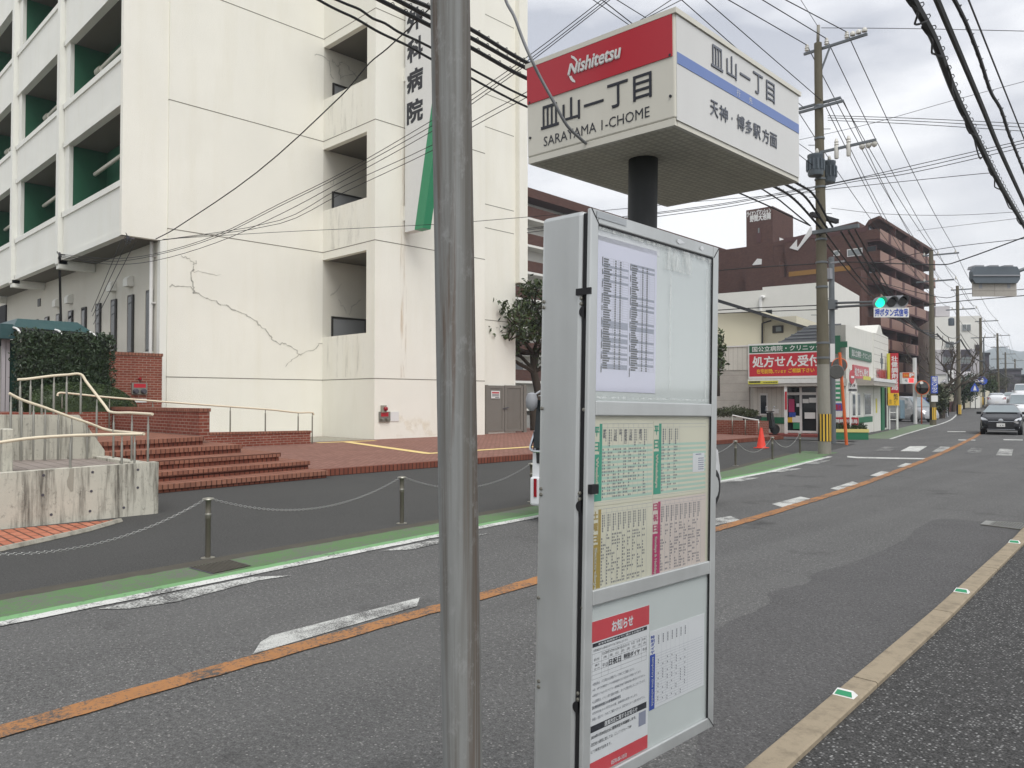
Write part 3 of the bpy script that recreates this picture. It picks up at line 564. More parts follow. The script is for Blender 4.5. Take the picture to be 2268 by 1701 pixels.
pC = [PX(*z5(*q), XC) for q in ((160, 1165), (240, 1160), (400, 1140), (500, 1128), (620, 1120), (740, 1116))] + [PY(*z5(*q), 4.22) for q in ((790, 1180), (960, 1400), (1010, 1460), (1200, 1470), (1400, 1482))]
pC[6] = PX(*z5(790, 1180), XC + .05); pC = pC[:5] + [pC[5], pC[6]] + pC[7:]
po = []
for u in (185, 280, 385, 495, 612, 742): p = PX(*z5(u, 1300), XC); po.append(((XC, p.y, 1.4), (XC, p.y, topz(pC[:6], p.y))))
for u, v in ((890, 1345), (1045, 1490), (1213, 1490), (1362, 1500)): p = PY(*z5(u, v), 4.22); po.append(((p.x, 4.22, .7), (p.x, 4.22, p.z)))
handrail('cream handrail along the top of the ramp wall and down by the brick steps', pC, po)
# ================================================================ brick walls, hedges
t = thing('brick_wall', 'long low red brick wall behind the top step', 'brick wall', (-20, 7.4, .83))
MB().box(-27, -16.9, 7.32, 7.55, .8, 1.36).build('wall', 'brick', t); MB().box(-27, -16.88, 7.3, 7.57, 1.36, 1.435).build('coping', 'step', t)
t = thing('brick_wall', 'lowest red brick wall beside the yellow tactile strip', 'brick wall', (-22.2, 10, .2))
MB().hexa([(-22.4, 7.57, .1), (-22.17, 7.57, .1), (-22.17, 13.25, .1), (-22.4, 13.25, .1), (-22.4, 7.57, .63), (-22.17, 7.57, .63), (-22.17, 13.25, .56), (-22.4, 13.25, .56)]).build('wall', 'brick', t)
MB().hexa([(-22.42, 7.57, .63), (-22.15, 7.57, .63), (-22.15, 13.27, .56), (-22.42, 13.27, .56), (-22.42, 7.57, .695), (-22.15, 7.57, .695), (-22.15, 13.27, .625), (-22.42, 13.27, .625)]).build('coping', 'step', t)
MB().hexa([(-26.4, 7.57, .1), (-22.42, 7.57, .1), (-22.42, 13.2, .1), (-26.4, 13.2, .1), (-26.4, 7.57, .85), (-22.42, 7.57, .85), (-22.42, 13.2, .21), (-26.4, 13.2, .21)]).build('ramp_fill', 'conc2', t)
XH = -22.3
pH = [PX(*z5(528, 1315), XH), PX(*z5(535, 1292), XH), PX(*z5(565, 1285), XH), PX(*z3(670, 775), XH), PX(*z3(1180, 815), XH), PX(*z3(1659, 850), XH), PX(*z4(170, 868), XH), PX(*z4(255, 868), XH), PX(*z4(264, 882), XH)]
po = []
for f, u, v, zb in ((z5, 570, 1400, 1.4), (z5, 1005, 1400, .7), (z5, 1402, 1400, .7), (z3, 1410, 900, .66), (z3, 1625, 900, .62), (z4, 167, 900, .6), (z4, 253, 1000, .2)):
    p = PX(*f(u, v), XH); po.append(((XH, p.y, zb), (XH, p.y, topz(pH[2:8], p.y))))
handrail('thin white handrail on the low brick wall along the white hospital wall', pH, po, .026, .02, None, 'dsteel')
t = thing('brick_wall', 'tall red brick wall carrying the fire hose inlet', 'brick wall', (-25.1, 8.8, .8))
MB().box(-25.25, -25, 6.4, 9.62, .2, 3.0).build('wall', 'brick', t); MB().box(-25.27, -24.98, 6.4, 9.64, 3.0, 3.09).build('coping', 'step', t)
t = thing('hose_inlet', 'steel fire hose inlet plate on the tall red brick wall', 'hose inlet', (-24.98, 9, 1.9))
a, b = PX(*z5(1210, 1300), -24.97), PX(*z5(1355, 1195), -24.97)
MB().bbox(-25, -24.965, a.y, b.y, a.z, b.z, .006).build('plate', 'steel', t)
a, b = PX(*z5(1230, 1238), -24.96), PX(*z5(1340, 1203), -24.96); MB().box(-24.97, -24.96, a.y, b.y, a.z, b.z).build('red_label', 'sign_red', t)
for u in (1247, 1319):
    p = PX(*z5(u, 1272), -24.96); MB().lathe([(.085, -.01), (.085, .05), (.06, .07), (.06, .1)], p, 12, 'x').build('inlet_cap', 'dgrey', t)
p = PX(*z5(1287, 1158), -24.96); MB().lathe([(.045, -.04), (.045, .02), (.025, .05)], p, 10, 'x').build('alarm_lamp', 'redlamp', t)
a, b = PX(*z5(1240, 1374), -24.99), PX(*z5(1347, 1340), -24.99); single('notice_plate', MB().box(-24.995, -24.985, a.y, b.y, a.z, b.z), 'sign_white', 'blank white plate below the fire hose inlet', 'notice')
t = thing('planter_bed', 'brick edged bed filled with earth under the hedges', 'planter', (-24, 6, .8))
MB().box(-24.98, -22.4, 2.5, 7.3, .8, 1.3).build('bed', 'brick', t)
t = thing('box_hedge', 'tall dark green box hedge beside the entrance canopy', 'hedge', (-24.1, 6.3, 1.3))
hb = (-24.3, -23.5, 5.45, 7.72, 1.32, 3.42)
MB().box(hb[0] + .12, hb[1] - .12, hb[2] + .12, hb[3] - .12, hb[4], hb[5] - .1).build('stems', 'leaf', t)
hull_leaves(MB(), hb, .105, 720).build('foliage', 'leaf', t)
t = thing('clipped_shrub', 'low rounded clipped shrub in front of the box hedge', 'shrub', (-22.95, 6.6, 1.3))
mb = MB(); P = []
core = []
for i in range(9):
    for j in range(17):
        u = i / 8 * math.pi; v = j / 16; y = 5.45 + v * 2.5; hh = .78 * min(1, (4 * (v * .92 + .06) * (1 - v * .92 - .06)) ** .4)
        core.append((-22.95 + .42 * math.cos(u), y, 1.28 + hh * .93 * math.sin(u) ** .7 if 0 < i < 8 else 1.28))
mb.mesh(core, [(i * 17 + j, i * 17 + j + 1, (i + 1) * 17 + j + 1, (i + 1) * 17 + j) for i in range(8) for j in range(16)], True).build('stems', 'leaf2', t)
for _ in range(9000):
    u = random.random() * math.pi; v = random.random(); hh = .8 * min(1, (4 * (v * .92 + .06) * (1 - v * .92 - .06)) ** .4)
    P.append((-22.95 + .46 * math.cos(u), 5.4 + v * 2.6, 1.28 + hh * math.sin(u) ** .7))
leaves(MB(), P, .05, .5).build('foliage', 'leaf2', t)
# ================================================================ hospital
H = thing('hospital_building', 'tall cream rendered hospital with green balconies and stair openings', 'hospital', (-26, 16, 0))
MB().box(-26.74, -26.44, 10.33, 16.3, 0, 25).build('crack_wall', 'stucco', H)
MB().box(-26.72, -26.51, 8.87, 10.33, 7.0, 25).build('corner_pier', 'stucco', H)
MB().box(-26.74, -26.5, 10.1, 10.33, 0, 7.0).build('corner_return', 'stucco2', H)
for a, b in ((0, 4.08), (7.12, 9.06), (11.5, 13.47), (15.57, 17.6), (19.7, 25)): MB().box(-26.44, -23.48, 16.3, 16.52, a, b).build('stair_parapet', 'stucco', H)
MB().box(-23.48, -22.95, 16.3, 21.78, 0, 25).build('stair_tower', 'stucco', H)
MB().box(-24.2, -23.45, 21.78, 24.1, 0, 25).build('recessed_panel', 'stucco', H)
MB().box(-24.2, -23.2, 24.1, 24.62, 6.75, 25).build('end_fin', 'stucco', H)
MB().box(-26.74, -26.441, 16.3, 24.6, 0, 25).build('stair_back_wall', 'stucco_dirty', H)  # duller stucco puts the shade of the stair recess into the colour
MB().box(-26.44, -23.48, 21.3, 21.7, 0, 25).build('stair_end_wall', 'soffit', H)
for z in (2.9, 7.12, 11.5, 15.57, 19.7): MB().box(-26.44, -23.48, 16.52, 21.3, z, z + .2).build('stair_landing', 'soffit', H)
for (zt, u0, u1) in ((4.87, 16.75, 18.25), (9.85, 16.75, 18.25), (14.2, 16.75, 17.9)):
    d = MB().box(-26.44, -26.4, u0, u1, zt - 2.0, zt).build('stair_door', 'grey_door', H)
    mb = MB().box(-26.44, -26.37, u0 - .06, u1 + .06, zt, zt + .07).box(-26.44, -26.37, u1, u1 + .06, zt - 2, zt).box(-26.44, -26.37, u0 - .06, u0, zt - 2, zt); mb.build('door_frame', 'frame_d', d)
mb = MB()
for z in (2.4, 7.42, 11.82, 15.9, 20.0):
    mb.box(-26.44, -26.436, 10.3, 16.3, z - .015, z + .015); mb.box(-26.52, -26.42, 10.326, 10.331, z - .015, z + .015)
    mb.box(-26.44, -22.95, 16.296, 16.3, z - .015, z + .015); mb.box(-22.95, -22.946, 16.3, 21.78, z - .015, z + .015)
for z in (5.0, 8.9, 9.9, 13.2, 14.6, 18): mb.box(-23.45, -23.446, 21.9, 24.0, z - .014, z + .014)
mb.build('wall_joint', 'groove', H)
MB().box(-40, -26.75, 10.5, 24.6, 0, 25).build('building_core', 'stucco2', H)
# balconies
PXS = [-26.535, -33.02, -39.97, -46.9]; SOF = [7.0, 11.34, 15.29, 19.6]; PAR = [8.84, 13.03, 17.3, 21.6]
for k in range(3):
    xr, xl = (PXS[k], PXS[k + 1] + .02)
    for j in range(4):
        b = MB().box(xl + .03, xr - .02, 8.93, 9.12, SOF[j] + .2, PAR[j] - .2).build('balcony_parapet', 'stucco2', H)
        MB().box(xl + .02, xr, 8.875, 9.15, PAR[j] - .2, PAR[j]).build('sill', 'stucco2', b)
        MB().box(xl + .01, xr, 8.89, 9.15, SOF[j], SOF[j] + .2).build('slab_edge', 'stucco2', b)
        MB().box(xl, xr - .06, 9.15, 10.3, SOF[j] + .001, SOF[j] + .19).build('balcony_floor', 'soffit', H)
        if j < 3:
            MB().box(xl, xr - .08, 10.3, 10.45, SOF[j] + .19, SOF[j + 1]).build('balcony_back_wall', 'green_wall', H)
            MB().tube([(xl + .6, 9.85, SOF[j + 1] - .95), (xr - .1, 9.85, SOF[j + 1] - .75)], .075, 10).build('drain_pipe', 'green_pipe', H)
            if j: MB().tube([(xl + .75, 9.85, SOF[j + 1] - .95), (xl + 1.15, 9.85, SOF[j + 1] - .935)], .13, 12).tube([(xl + 1.3, 9.85, SOF[j + 1] - .95), (xl + 1.3, 9.85, SOF[j] + .19)], .07, 8).build('pipe_elbow', 'green_pipe', H)
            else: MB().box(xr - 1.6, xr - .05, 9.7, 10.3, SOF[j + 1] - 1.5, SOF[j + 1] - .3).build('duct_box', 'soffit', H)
for k in (1, 2, 3):
    x = PXS[k]; MB().box(x - .33, x, 8.75, 9.1, 6.85, 25).box(x - .33, x + .56, 8.96, 9.1, SOF[0] + .19, 25).build('pillar', 'stucco2', H)
    MB().box(x - .2, x + .54, 9.1, 10.3, 7.1, 25).build('partition', 'green_wall', H)
    MB().box(x - .33, x, 8.8, 10.1, 6.68, 7.0).build('beam', 'stucco2', H)
# ground floor wall with slit windows
MB().box(-60, -26.74, 10.12, 10.5, 0, 7.0).build('ground_floor_wall', 'stucco_dirty', H)
for k in range(9):
    x = -27.13 - 1.733 * k; w = .52
    wdw = MB().box(x - w, x, 10.05, 10.121, 3.28, 5.4).build('slit_window', 'frame_d', H)
    MB().box(x - w + .1, x - .07, 10.04, 10.052, 3.35, 5.33).build('pane', 'glass', wdw)
    MB().box(x - w - .02, x - w + .04, 10.03, 10.06, 3.28, 5.4).build('reveal', 'stucco_dirty', wdw)
    MB().box(x - w - .05, x + .05, 10.03, 10.12, 3.2, 3.28).build('window_sill', 'stucco2', wdw)
    if k in (1, 2, 5, 6):
        v = MB(); x0 = x - .55; v.prism([(x0, 10.12, 5.7), (x0, 9.9, 5.7), (x0, 9.9, 5.95), (x0, 9.97, 6.05), (x0, 10.12, 6.08)], (.46, 0, 0)); v.build('vent_hood', 'stucco2', H)
        MB().poly([(x0 + .02, 10.116, 4.9), (x0 + .44, 10.116, 4.9), (x0 + .44, 10.116, 5.7), (x0 + .02, 10.116, 5.7)]).build('soot_stain', 'dirt', H)
MB().tube([(-27.0, 10.0, .5), (-27.0, 10.0, 7.0)], .06, 10).box(-27.1, -26.9, 9.98, 10.12, 4.9, 4.94).box(-27.1, -26.9, 9.98, 10.12, 6.5, 6.54).build('downpipe', 'frame_w', H)
MB().box(-48.2, -46.9, 10.05, 10.13, 4.5, 6.6).build('dark_opening', 'dark', H)
MB().box(-41.1, -40.7, 10.08, 10.13, 6.0, 6.35).build('small_window', 'frame_d', H)
# filled cracks
def crack(pts, w, X=-26.435, plane='x'):
    mb = MB(); P = smoothpath([p for p in pts], 4); 
    P = [p + Vector((0, random.uniform(-.05, .05), random.uniform(-.05, .05))) for p in P]
    for a, b in zip(P, P[1:]):
        d = (b - a).normalized(); n = d.cross(Vector((1, 0, 0))) * w * random.uniform(.12, .45)
        mb.mesh([a - n - d * .01, a + n - d * .01, b + n + d * .01, b - n + d * .01], [(0, 1, 2, 3)])
    return mb
cz = lambda f, L2, X=-26.433: [PX(*f(*q), X) for q in L2]
for f, q, w in ((z3, [(1040, 93), (1100, 90), (1165, 100), (1190, 130), (1240, 155), (1320, 190), (1400, 222), (1480, 260), (1560, 305), (1610, 345), (1665, 410)], .06), (z4, [(0, 405), (40, 440), (90, 450), (130, 475), (180, 510)], .05), (z4, [(180, 510), (130, 545), (95, 580)], .035),
             (z4, [(180, 510), (250, 485), (300, 450), (340, 425)], .045), (z3, [(1182, -10), (1168, 40), (1178, 75), (1190, 128)], .05), (z3, [(1178, 2), (1260, 10), (1345, 25)], .03), (Z(0, 0, 2.765), [(1110, 1570), (1150, 1580), (1185, 1612), (1182, 1660)], .035), (Z(0, 0, 2.765), [(1185, 1612), (1205, 1600)], .03),
             (Z(600, 0, 2.765), [(265, 330), (320, 345), (355, 375), (365, 455), (380, 475)], .05), (Z(600, 0, 2.765), [(360, 1090), (375, 1130), (395, 1090)], .04)):
    crack(cz(f, q), w).build('filled_crack', 'crackfill', H)
for f, q in ((Z(600, 0, 2.765), [(375, 370), (410, 410), (425, 480)]), (Z(600, 0, 2.765), [(410, 410), (440, 375)]), (Z(600, 0, 2.765), [(440, 380), (500, 440), (525, 470)]), (Z(600, 0, 2.765), [(430, 480), (520, 440)]), (z4, [(365, 150), (400, 120), (430, 80)]), (z4, [(415, 180), (440, 220), (460, 260)]), (z4, [(480, 265), (500, 220), (550, 180)])):
    crack(cz(f, q, -26.425), .05).build('filled_crack', 'crackfill', H)
# rust and water stains
MB().poly([(-22.944, y, z) for y, z in ((17.45, 2.45), (17.72, 2.45), (17.75, 11.0), (17.4, 11.0))]).build('rust_stain', 'rust1', H)
MB().poly([(-22.943, y, z) for y, z in ((17.1, .25), (19.3, .25), (19.0, 1.05), (17.4, 1.05))]).build('rust_stain', 'rust2', H)
for z in (4.08, 9.06, 13.47): MB().poly([(-26.1, 16.294, z - 1.6), (-23.6, 16.294, z - 1.6), (-23.6, 16.294, z), (-26.1, 16.294, z)]).build('water_stain', 'dirt', H)
# inlet box and lamp on the tower, lamp by the recess
t = thing('hose_inlet', 'small steel fire hose inlet on the cream stair tower', 'hose inlet', (-22.94, 17, 1.2))
a, b = PX(*z4(660, 925), -22.94), PX(*z4(727, 862), -22.94); MB().box(-22.95, -22.9, a.y, b.y, a.z, b.z).build('plate', 'steel', t)
a, b = PX(*z4(676, 892), -22.89), PX(*z4(720, 866), -22.89); MB().box(-22.9, -22.89, a.y, b.y, a.z, b.z).build('red_label', 'sign_red', t)
for u in (680, 710): MB().lathe([(.05, 0), (.05, .08), (.035, .1)], PX(*z4(u, 908), -22.9), 10, 'x').build('inlet_cap', 'steel', t)
t = thing('alarm_bell', 'red alarm lamp in a grey box above the tower hose inlet', 'alarm lamp', PX(*z4(690, 845), -22.9))
p = PX(*z4(690, 845), -22.9); MB().cbox(p, .1, .2, .26).build('box', 'conc2', t); MB().lathe([(.08, .05), (.075, .12), (.03, .16)], p + Vector((0, .04, 0)), 12, 'x').build('lamp', 'redlamp', t)
a, b = PX(*z4(734, 922), -22.93), PX(*z4(784, 862), -22.93); single('notice_plate', MB().box(-22.95, -22.93, a.y, b.y, a.z, b.z), 'sign_white', 'blank white plate screwed to the tower right of the hose inlet', 'notice')
# vertical hospital name sign
YS2 = 17.55
s = thing('hospital_sign', 'tall white vertical hospital sign with a green slanting edge', 'sign', (-22, YS2, 7.5))
z2 = Z(600, 0, 2.765); q = lambda u, v: PY(*z2(u, v), YS2)
xl, xr = q(822, 900).x, q(1035, 0).x; zb = q(840, 1418).z; zt = 17.6
gb0, gb1 = q(880, 1412).x, q(932, 1418).x; gt0 = q(985, 640)
k = (gt0.x - gb0) / (gt0.z - zb); zk = zb + (xr - gb1) / k; zk0 = zb + (xr - gb0) / k
MB().prism([(xl, YS2, zb), (gb0, YS2, zb), (xr, YS2, zk0), (xr, YS2, zt), (xl, YS2, zt)], (0, .35, 0)).build('panel', 'sign_white', s)
MB().prism([(gb0 + .001, YS2 - .002, zb), (gb1, YS2 - .002, zb), (xr + .002, YS2 - .002, zk), (xr + .002, YS2 - .002, zk0)], (0, .354, 0)).build('green_edge', 'hosp_green', s)
mb = MB()
for ch, (u0, v0, u1, v1) in zip('外科病院', ((836, 40, 925, 205), (838, 222, 925, 392), (836, 408, 926, 578), (836, 598, 926, 768))):
    p = q(u0 + 6, v1 - 2); p2 = q(u1 + 2, (v0 + v1) / 2); zt2 = q((u0 + u1) / 2, v0 + 15).z; zb2 = q((u0 + u1) / 2, v1 - 22).z
    text(mb, ch, (q(u0, v1).x, YS2, zb2), (1, 0, 0), (0, 0, 1), p2.x - q(u0, v1).x, zt2 - zb2, .035, lift=.004)
mb.build('lettering', 'ink', s)
mb = MB()
for u0, v0, u1, v1 in ((790, 420, 822, 500), (790, 1265, 822, 1352)):
    zz0, zz1 = q(806, v1).z, q(806, v0).z; mb.box(-22.95, xl - .002, YS2 + .02, YS2 + .33, zz0, zz1)
mb.build('wall_bracket', 'stucco2', s)
# entrance canopy and doors
t = thing('entrance_canopy', 'dark teal entrance canopy roof behind the box hedge', 'canopy', (-26.5, 6.6, 3.2))
c5 = lambda u, v, X=-26.0: PX(*z5(u, v), X)
ra, rb = c5(160, 603), c5(712, 640); ea, eb, fa = c5(130, 690, -25.4), c5(862, 737, -25.4), c5(120, 790, -25.4)
zr, ze, zfa = 4.0, eb.z, fa.z
MB().mesh([(-26.0, ra.y, zr), (-26.0, rb.y, zr), (-25.4, ea.y - .02, ze + .05), (-25.4, eb.y, ze), (-32, ra.y, zr), (-32, rb.y + .6, zr), (-32, ea.y - .02, ze + .05), (-32, eb.y, ze)], [(0, 2, 3, 1), (0, 1, 5, 4), (1, 3, 7, 5), (0, 4, 6, 2)]).build('roof', 'canopy', t)
MB().box(-32, -25.38, ea.y - .35, ea.y - .02, zfa, ze + .12).box(-25.5, -25.38, ea.y - .02, eb.y, ze - .3, ze - .02).build('fascia', 'canopy', t)
MB().mesh([(-25.38, ea.y, ze), (-25.38, eb.y, ze - .02), (-24.9, ea.y + .1, ze - .28), (-24.9, eb.y + .1, ze - .3)], [(0, 1, 3, 2)]).build('awning', 'awning', t)
for y in (ea.y - .02, (ea.y + eb.y) / 2, eb.y - .15):
    MB().tube(smoothpath([(-25.4, y, ze + .03), (-25.1, y + .05, ze - .05), (-24.88, y + .1, ze - .32)], 4), .03, 8).build('awning_arm', 'frame_w', t)
t = thing('entrance_door', 'pale framed glazed door at the left edge of the frame', 'door', (-25.8, 5.3, .83))
for u0, u1, m, n in ((-60, 2, 'glass', 'pane'), (10, 42, 'lgrey', 'jamb'), (50, 82, 'lgrey', 'jamb'), (82, 180, 'glass_g', 'pane')):
    a, b = c5(u0, 1500, -25.7), c5(u1, 1500, -25.7); dx = .05 if n == 'jamb' else 0
    MB().box(-25.8, -25.75 + dx, a.y, b.y, .83, 3.35).build(n, m, t)
# gate, its notice, and the lamp post beside
t = thing('metal_gate', 'bronze double leaf metal gate closing the hospital passage', 'gate', (-23.4, 23.2, .2))
XG = -23.38; zgt = Z(1060, 590, 4.0429)
g = lambda u, v: PX(*zgt(u, v), XG)
for u0, u1, n in ((65, 85, 'gate_post'), (402, 428, 'gate_post')):
    a, b = g(u0, 1500), g(u1, 1062); MB().box(XG - .1, XG + .02, a.y, b.y, .19, b.z).build(n, 'gate', t)
for u0, u1 in ((86, 232), (236, 398)):
    a, b = g(u0, 1480), g(u1, 1068)
    lf = MB().box(XG - .05, XG - .03, a.y, b.y, a.z, b.z).build('gate_leaf', 'gate', t)
    mb = MB().box(XG - .05, XG, a.y, a.y + .1, a.z, b.z).box(XG - .05, XG, b.y - .14, b.y, a.z, b.z).box(XG - .05, XG - .002, a.y, b.y, a.z, a.z + .1).box(XG - .05, XG - .002, a.y, b.y, b.z - .12, b.z); mb.build('leaf_frame', 'gate', lf)
    mb = MB(); n = 12
    for i in range(n): y = a.y + .1 + (b.y - a.y - .24) * (i + .5) / n; mb.box(XG - .05, XG - .02, y - .03, y + .03, a.z + .1, b.z - .12)
    mb.build('slat', 'gate', lf)
a, b = g(215, 1275), g(265, 1262); MB().bar(a + Vector((.03, 0, 0)), b + Vector((.03, 0, 0)), .03, .03).build('handle', 'dgrey', t)
a, b = g(112, 1182), g(190, 1115)
t = thing('gate_notice', 'white notice with red heading fixed on the gate', 'notice', (XG + .01, a.y, a.z))
MB().box(XG + .001, XG + .008, a.y, b.y, a.z, b.z).build('board', 'sign_white', t)
h = b.z - a.z; w = b.y - a.y
mb = MB()
for i in range(6): mb.box(XG + .008, XG + .01, a.y + (.1 + i * .135) * w, a.y + (.22 + i * .135) * w, a.z + .64 * h, a.z + .86 * h)
mb.build('heading', 'sign_red', t)
mb = MB()
for i, (z0, ww) in enumerate(((.44, .8), (.28, .8), (.08, .45))): mb.box(XG + .008, XG + .01, b.y - (.1 + ww) * w if i == 2 else a.y + .1 * w, b.y - .1 * w, a.z + z0 * h, a.z + (z0 + .09) * h)
mb.build('small_print', 'ink', t)
# ================================================================ foreground pole, bus stop
def pane_mat(name, tint, refl):
    t = NT(name); n, l = t.n, t.l
    tr = n.new('ShaderNodeBsdfTransparent'); gl = n.new('ShaderNodeBsdfGlossy'); gl.inputs['Roughness'].default_value = .06; gl.inputs['Color'].default_value = (.9, .93, .95, 1)
    tr.inputs['Color'].default_value = (*tint, 1); mx = n.new('ShaderNodeMixShader')
    l.new(t.ramp(t.noise(3, 4), [(.3, refl * .7), (.7, refl * 1.2)]), mx.inputs[0]); l.new(tr.outputs[0], mx.inputs[1]); l.new(gl.outputs[0], mx.inputs[2]); l.new(mx.outputs[0], t.out.inputs['Surface']); return t.m
M['residue'] = rust('tape_residue', '#e4e8e6', .4, .6, (30, 30, 6), .5)
M['pane_clear'] = pane_mat('clear_pane', (.98, .985, .985), .16)
def tapered(a, b, ra, rb, n=20, k=8):
    a, b = Vector(a), Vector(b); return MB().tube([a.lerp(b, i / k) for i in range(k + 1)], [ra + (rb - ra) * i / k for i in range(k + 1)], n)
pb, pt = AT(1025, 1701, 1.85), AT(997, 0, 1.85)
d = pt - pb; base = pb + d * ((.1 - pb.z) / d.z); top = pb + d * ((5.2 - pb.z) / d.z)
t = thing('steel_pole', 'weathered galvanised steel pole with rust streaks in the foreground', 'pole', base)
tapered(base, top, .0478, .0475, 28, 12).build('shaft', 'galv', t)
MB().lathe([(.11, 0), (.11, .012), (.055, .016)], base, 20).build('base_flange', 'galv', t)
# --- bus stop
def rotm(yaw, rx, ry): return Matrix.Rotation(yaw, 4, 'Z') @ Matrix.Rotation(ry, 4, 'Y') @ Matrix.Rotation(rx, 4, 'X')
B = thing('bus_stop_sign', 'bus stop post with square head sign and tall aluminium timetable case', 'bus stop', (-1.23, 1.76, .1))
MB().lathe([(.2, 0), (.2, .07), (.18, .09)], (-1.23, 1.76, .1), 24).build('base_block', 'conc2', B)
MB().tube([(-1.26, 1.64, .15), (-1.255, 1.66, .8), (-1.24, 1.78, 2.0), (-1.24, 1.79, 2.33)], .041, 20).build('post', 'blk_metal', B)
TH = Matrix.Translation((-1.016, 1.601, 2.301)) @ rotm(.032, .021, .007)
a_, b_, h_ = .479, .75, .268
hd = MB().bbox(-a_, 0, 0, b_, .006, h_, .004).build('head_box', 'head_white', B, TH)
mb = MB(); e = .008
mb.box(-a_ - .003, .006, -.0035, b_ + .006, h_ - .009, h_ + .004)
mb.build('lid', 'head_white', hd, TH)
mb = MB().box(-a_ + .012, -.012, .012, b_ - .012, -.012, .006).build('underside', 'underside', hd, TH)
mb = MB().box(-a_ + .002, -.002, .001, .014, -.012, .0055).box(-a_ + .002, -.002, b_ - .014, b_ - .001, -.012, .0055).box(-a_ + .001, -a_ + .014, .014, b_ - .014, -.012, .0055).box(-.014, -.001, .014, b_ - .014, -.012, .0055); mb.build('bottom_rim', 'head_white', hd, TH)
zh = Z(1150, 0, 3.3185)
hl = lambda u, v: PT(TH, *zh(u, v), ax=1, v=0.0)     # left face, y = 0
hf = lambda u, v: PT(TH, *zh(u, v), ax=0, v=0.0)     # right face, x = 0
zr0 = (hl(62, 768).z + hl(1130, 415).z) / 2
MB().box(-a_ + .003, -.006, -.003, 0, zr0, h_ - .0095).build('red_panel', 'sign_red', hd, TH)
mb = MB()
p, q2 = hl(163, 955), hl(975, 720); zt0 = (hl(175, 800).z + hl(840, 575).z) / 2 + .004; zb0 = p.z
chs = [(163, 292), (323, 448), (480, 622), (652, 800), (842, 975)]
for c, (u0, u1) in zip('皿山一丁目', chs):
    vm = 955 + (u0 - 163) / 812 * (720 - 955); x0, x1 = hl(u0, vm).x, hl(u1, vm).x
    zc0 = (zt0 + zb0) / 2 - .006 if c == '一' else zb0
    text(mb, c, (x0, 0, zc0), (1, 0, 0), (0, 0, 1), x1 - x0, zt0 - zb0, .011, lift=.0012)
mb.build('stop_name', 'ink', hd, TH)
mb = MB(); p, q2 = hl(182, 1078), hl(960, 850)
text(mb, 'SARAYAMA 1-CHOME', (p.x, 0, p.z), (1, 0, 0), (0, 0, 1), q2.x - p.x, hl(182, 1010).z - p.z + .001, .0, lift=.0012)
mb.build('roman_name', 'ink', hd, TH)
mb = MB(); p, q2 = hl(440, 535), hl(755, 430)
text(mb, 'ishitetsu', (p.x, 0, p.z), (1, 0, 0), (0, 0, 1), q2.x - p.x, hl(440, 450).z - p.z + .004, .03, .25, lift=.0045)
p0, p1 = hl(368, 560), hl(450, 455); text(mb, 'N', (p0.x, 0, p0.z + .001), (1, 0, 0), (0, 0, 1), p1.x - p0.x - .004, p1.z - p0.z, .04, .3, lift=.0045)
for pts in (((388, 410), (412, 420), (433, 440), (430, 462), (410, 440), (390, 428)), ((372, 562), (385, 590), (398, 604), (420, 610), (418, 596), (402, 580), (392, 560))):
    mb.poly([hl(*q) * 1 + Vector((0, -.0045, 0)) for q in pts])
mb.build('logo', 'sign_white', hd, TH)
# right face
MB().box(0, .002, .006, b_ - .006, .001, h_ - .011).build('side_panel', 'head_r', hd, TH)
zA, zB2 = hf(1155, 425).z, hf(2040, 945).z
yb0, yb1 = hf(1155, 430).y, hf(2040, 945).y; zc1 = (zA + zB2) / 2
MB().box(.002, .0032, yb0, b_ - .008, zc1 - .014, zc1 + .014).build('blue_band', 'sign_blue', hd, TH)
mb = MB(); yl, yr = hf(1405, 450).y, hf(1868, 690).y
zt1, zb1 = hf(1630, 500).z + .012, hf(1630, 580).z - .016
for c, (u0, u1) in zip('皿山一丁目', [(1405, 1490), (1518, 1590), (1615, 1690), (1712, 1782), (1808, 1868)]):
    y0, y1 = hf(u0, 600).y, hf(u1, 600).y; hgt = zt1 - zb1
    text(mb, c, (0, y0, zb1 + (hgt * .42 if c == '一' else 0)), (0, 1, 0), (0, 0, 1), y1 - y0, hgt, .008, lift=.003)
mb.build('stop_name', 'ink_g', hd, TH)
mb = MB(); zt2, zb2 = hf(1460, 760).z - .002, hf(1460, 870).z - .002
for c, (u0, u1) in zip('天神・博多駅方面', [(1398, 1455), (1465, 1525), (1535, 1580), (1592, 1648), (1655, 1705), (1712, 1765), (1780, 1828), (1835, 1885)]):
    y0, y1 = hf(u0, 900).y, hf(u1, 900).y
    if c == '・': text(mb, c, (0, (y0 + y1) / 2 - .004, (zt2 + zb2) / 2 - .004), (0, 1, 0), (0, 0, 1), .008, .008, 0, lift=.003)
    else: text(mb, c, (0, y0, zb2), (0, 1, 0), (0, 0, 1), y1 - y0, zt2 - zb2, .012, lift=.003)
mb.build('direction', 'ink_g', hd, TH)
mb = MB()
for c, u in (('行', 1590), ('先', 1680)):
    y0 = hf(u, 690).y; text(mb, c, (0, y0, zc1 - .009), (0, 1, 0), (0, 0, 1), .02, .018, 0, lift=.004)
mb.build('band_text', 'head_r', hd, TH)
for x in (-a_ + .012, -.012):
    for z in (.06, .16): MB().lathe([(.0035, 0), (.0035, -.003)], (x, -.0005, z), 8, 'y').build('screw', 'ink', hd, TH)
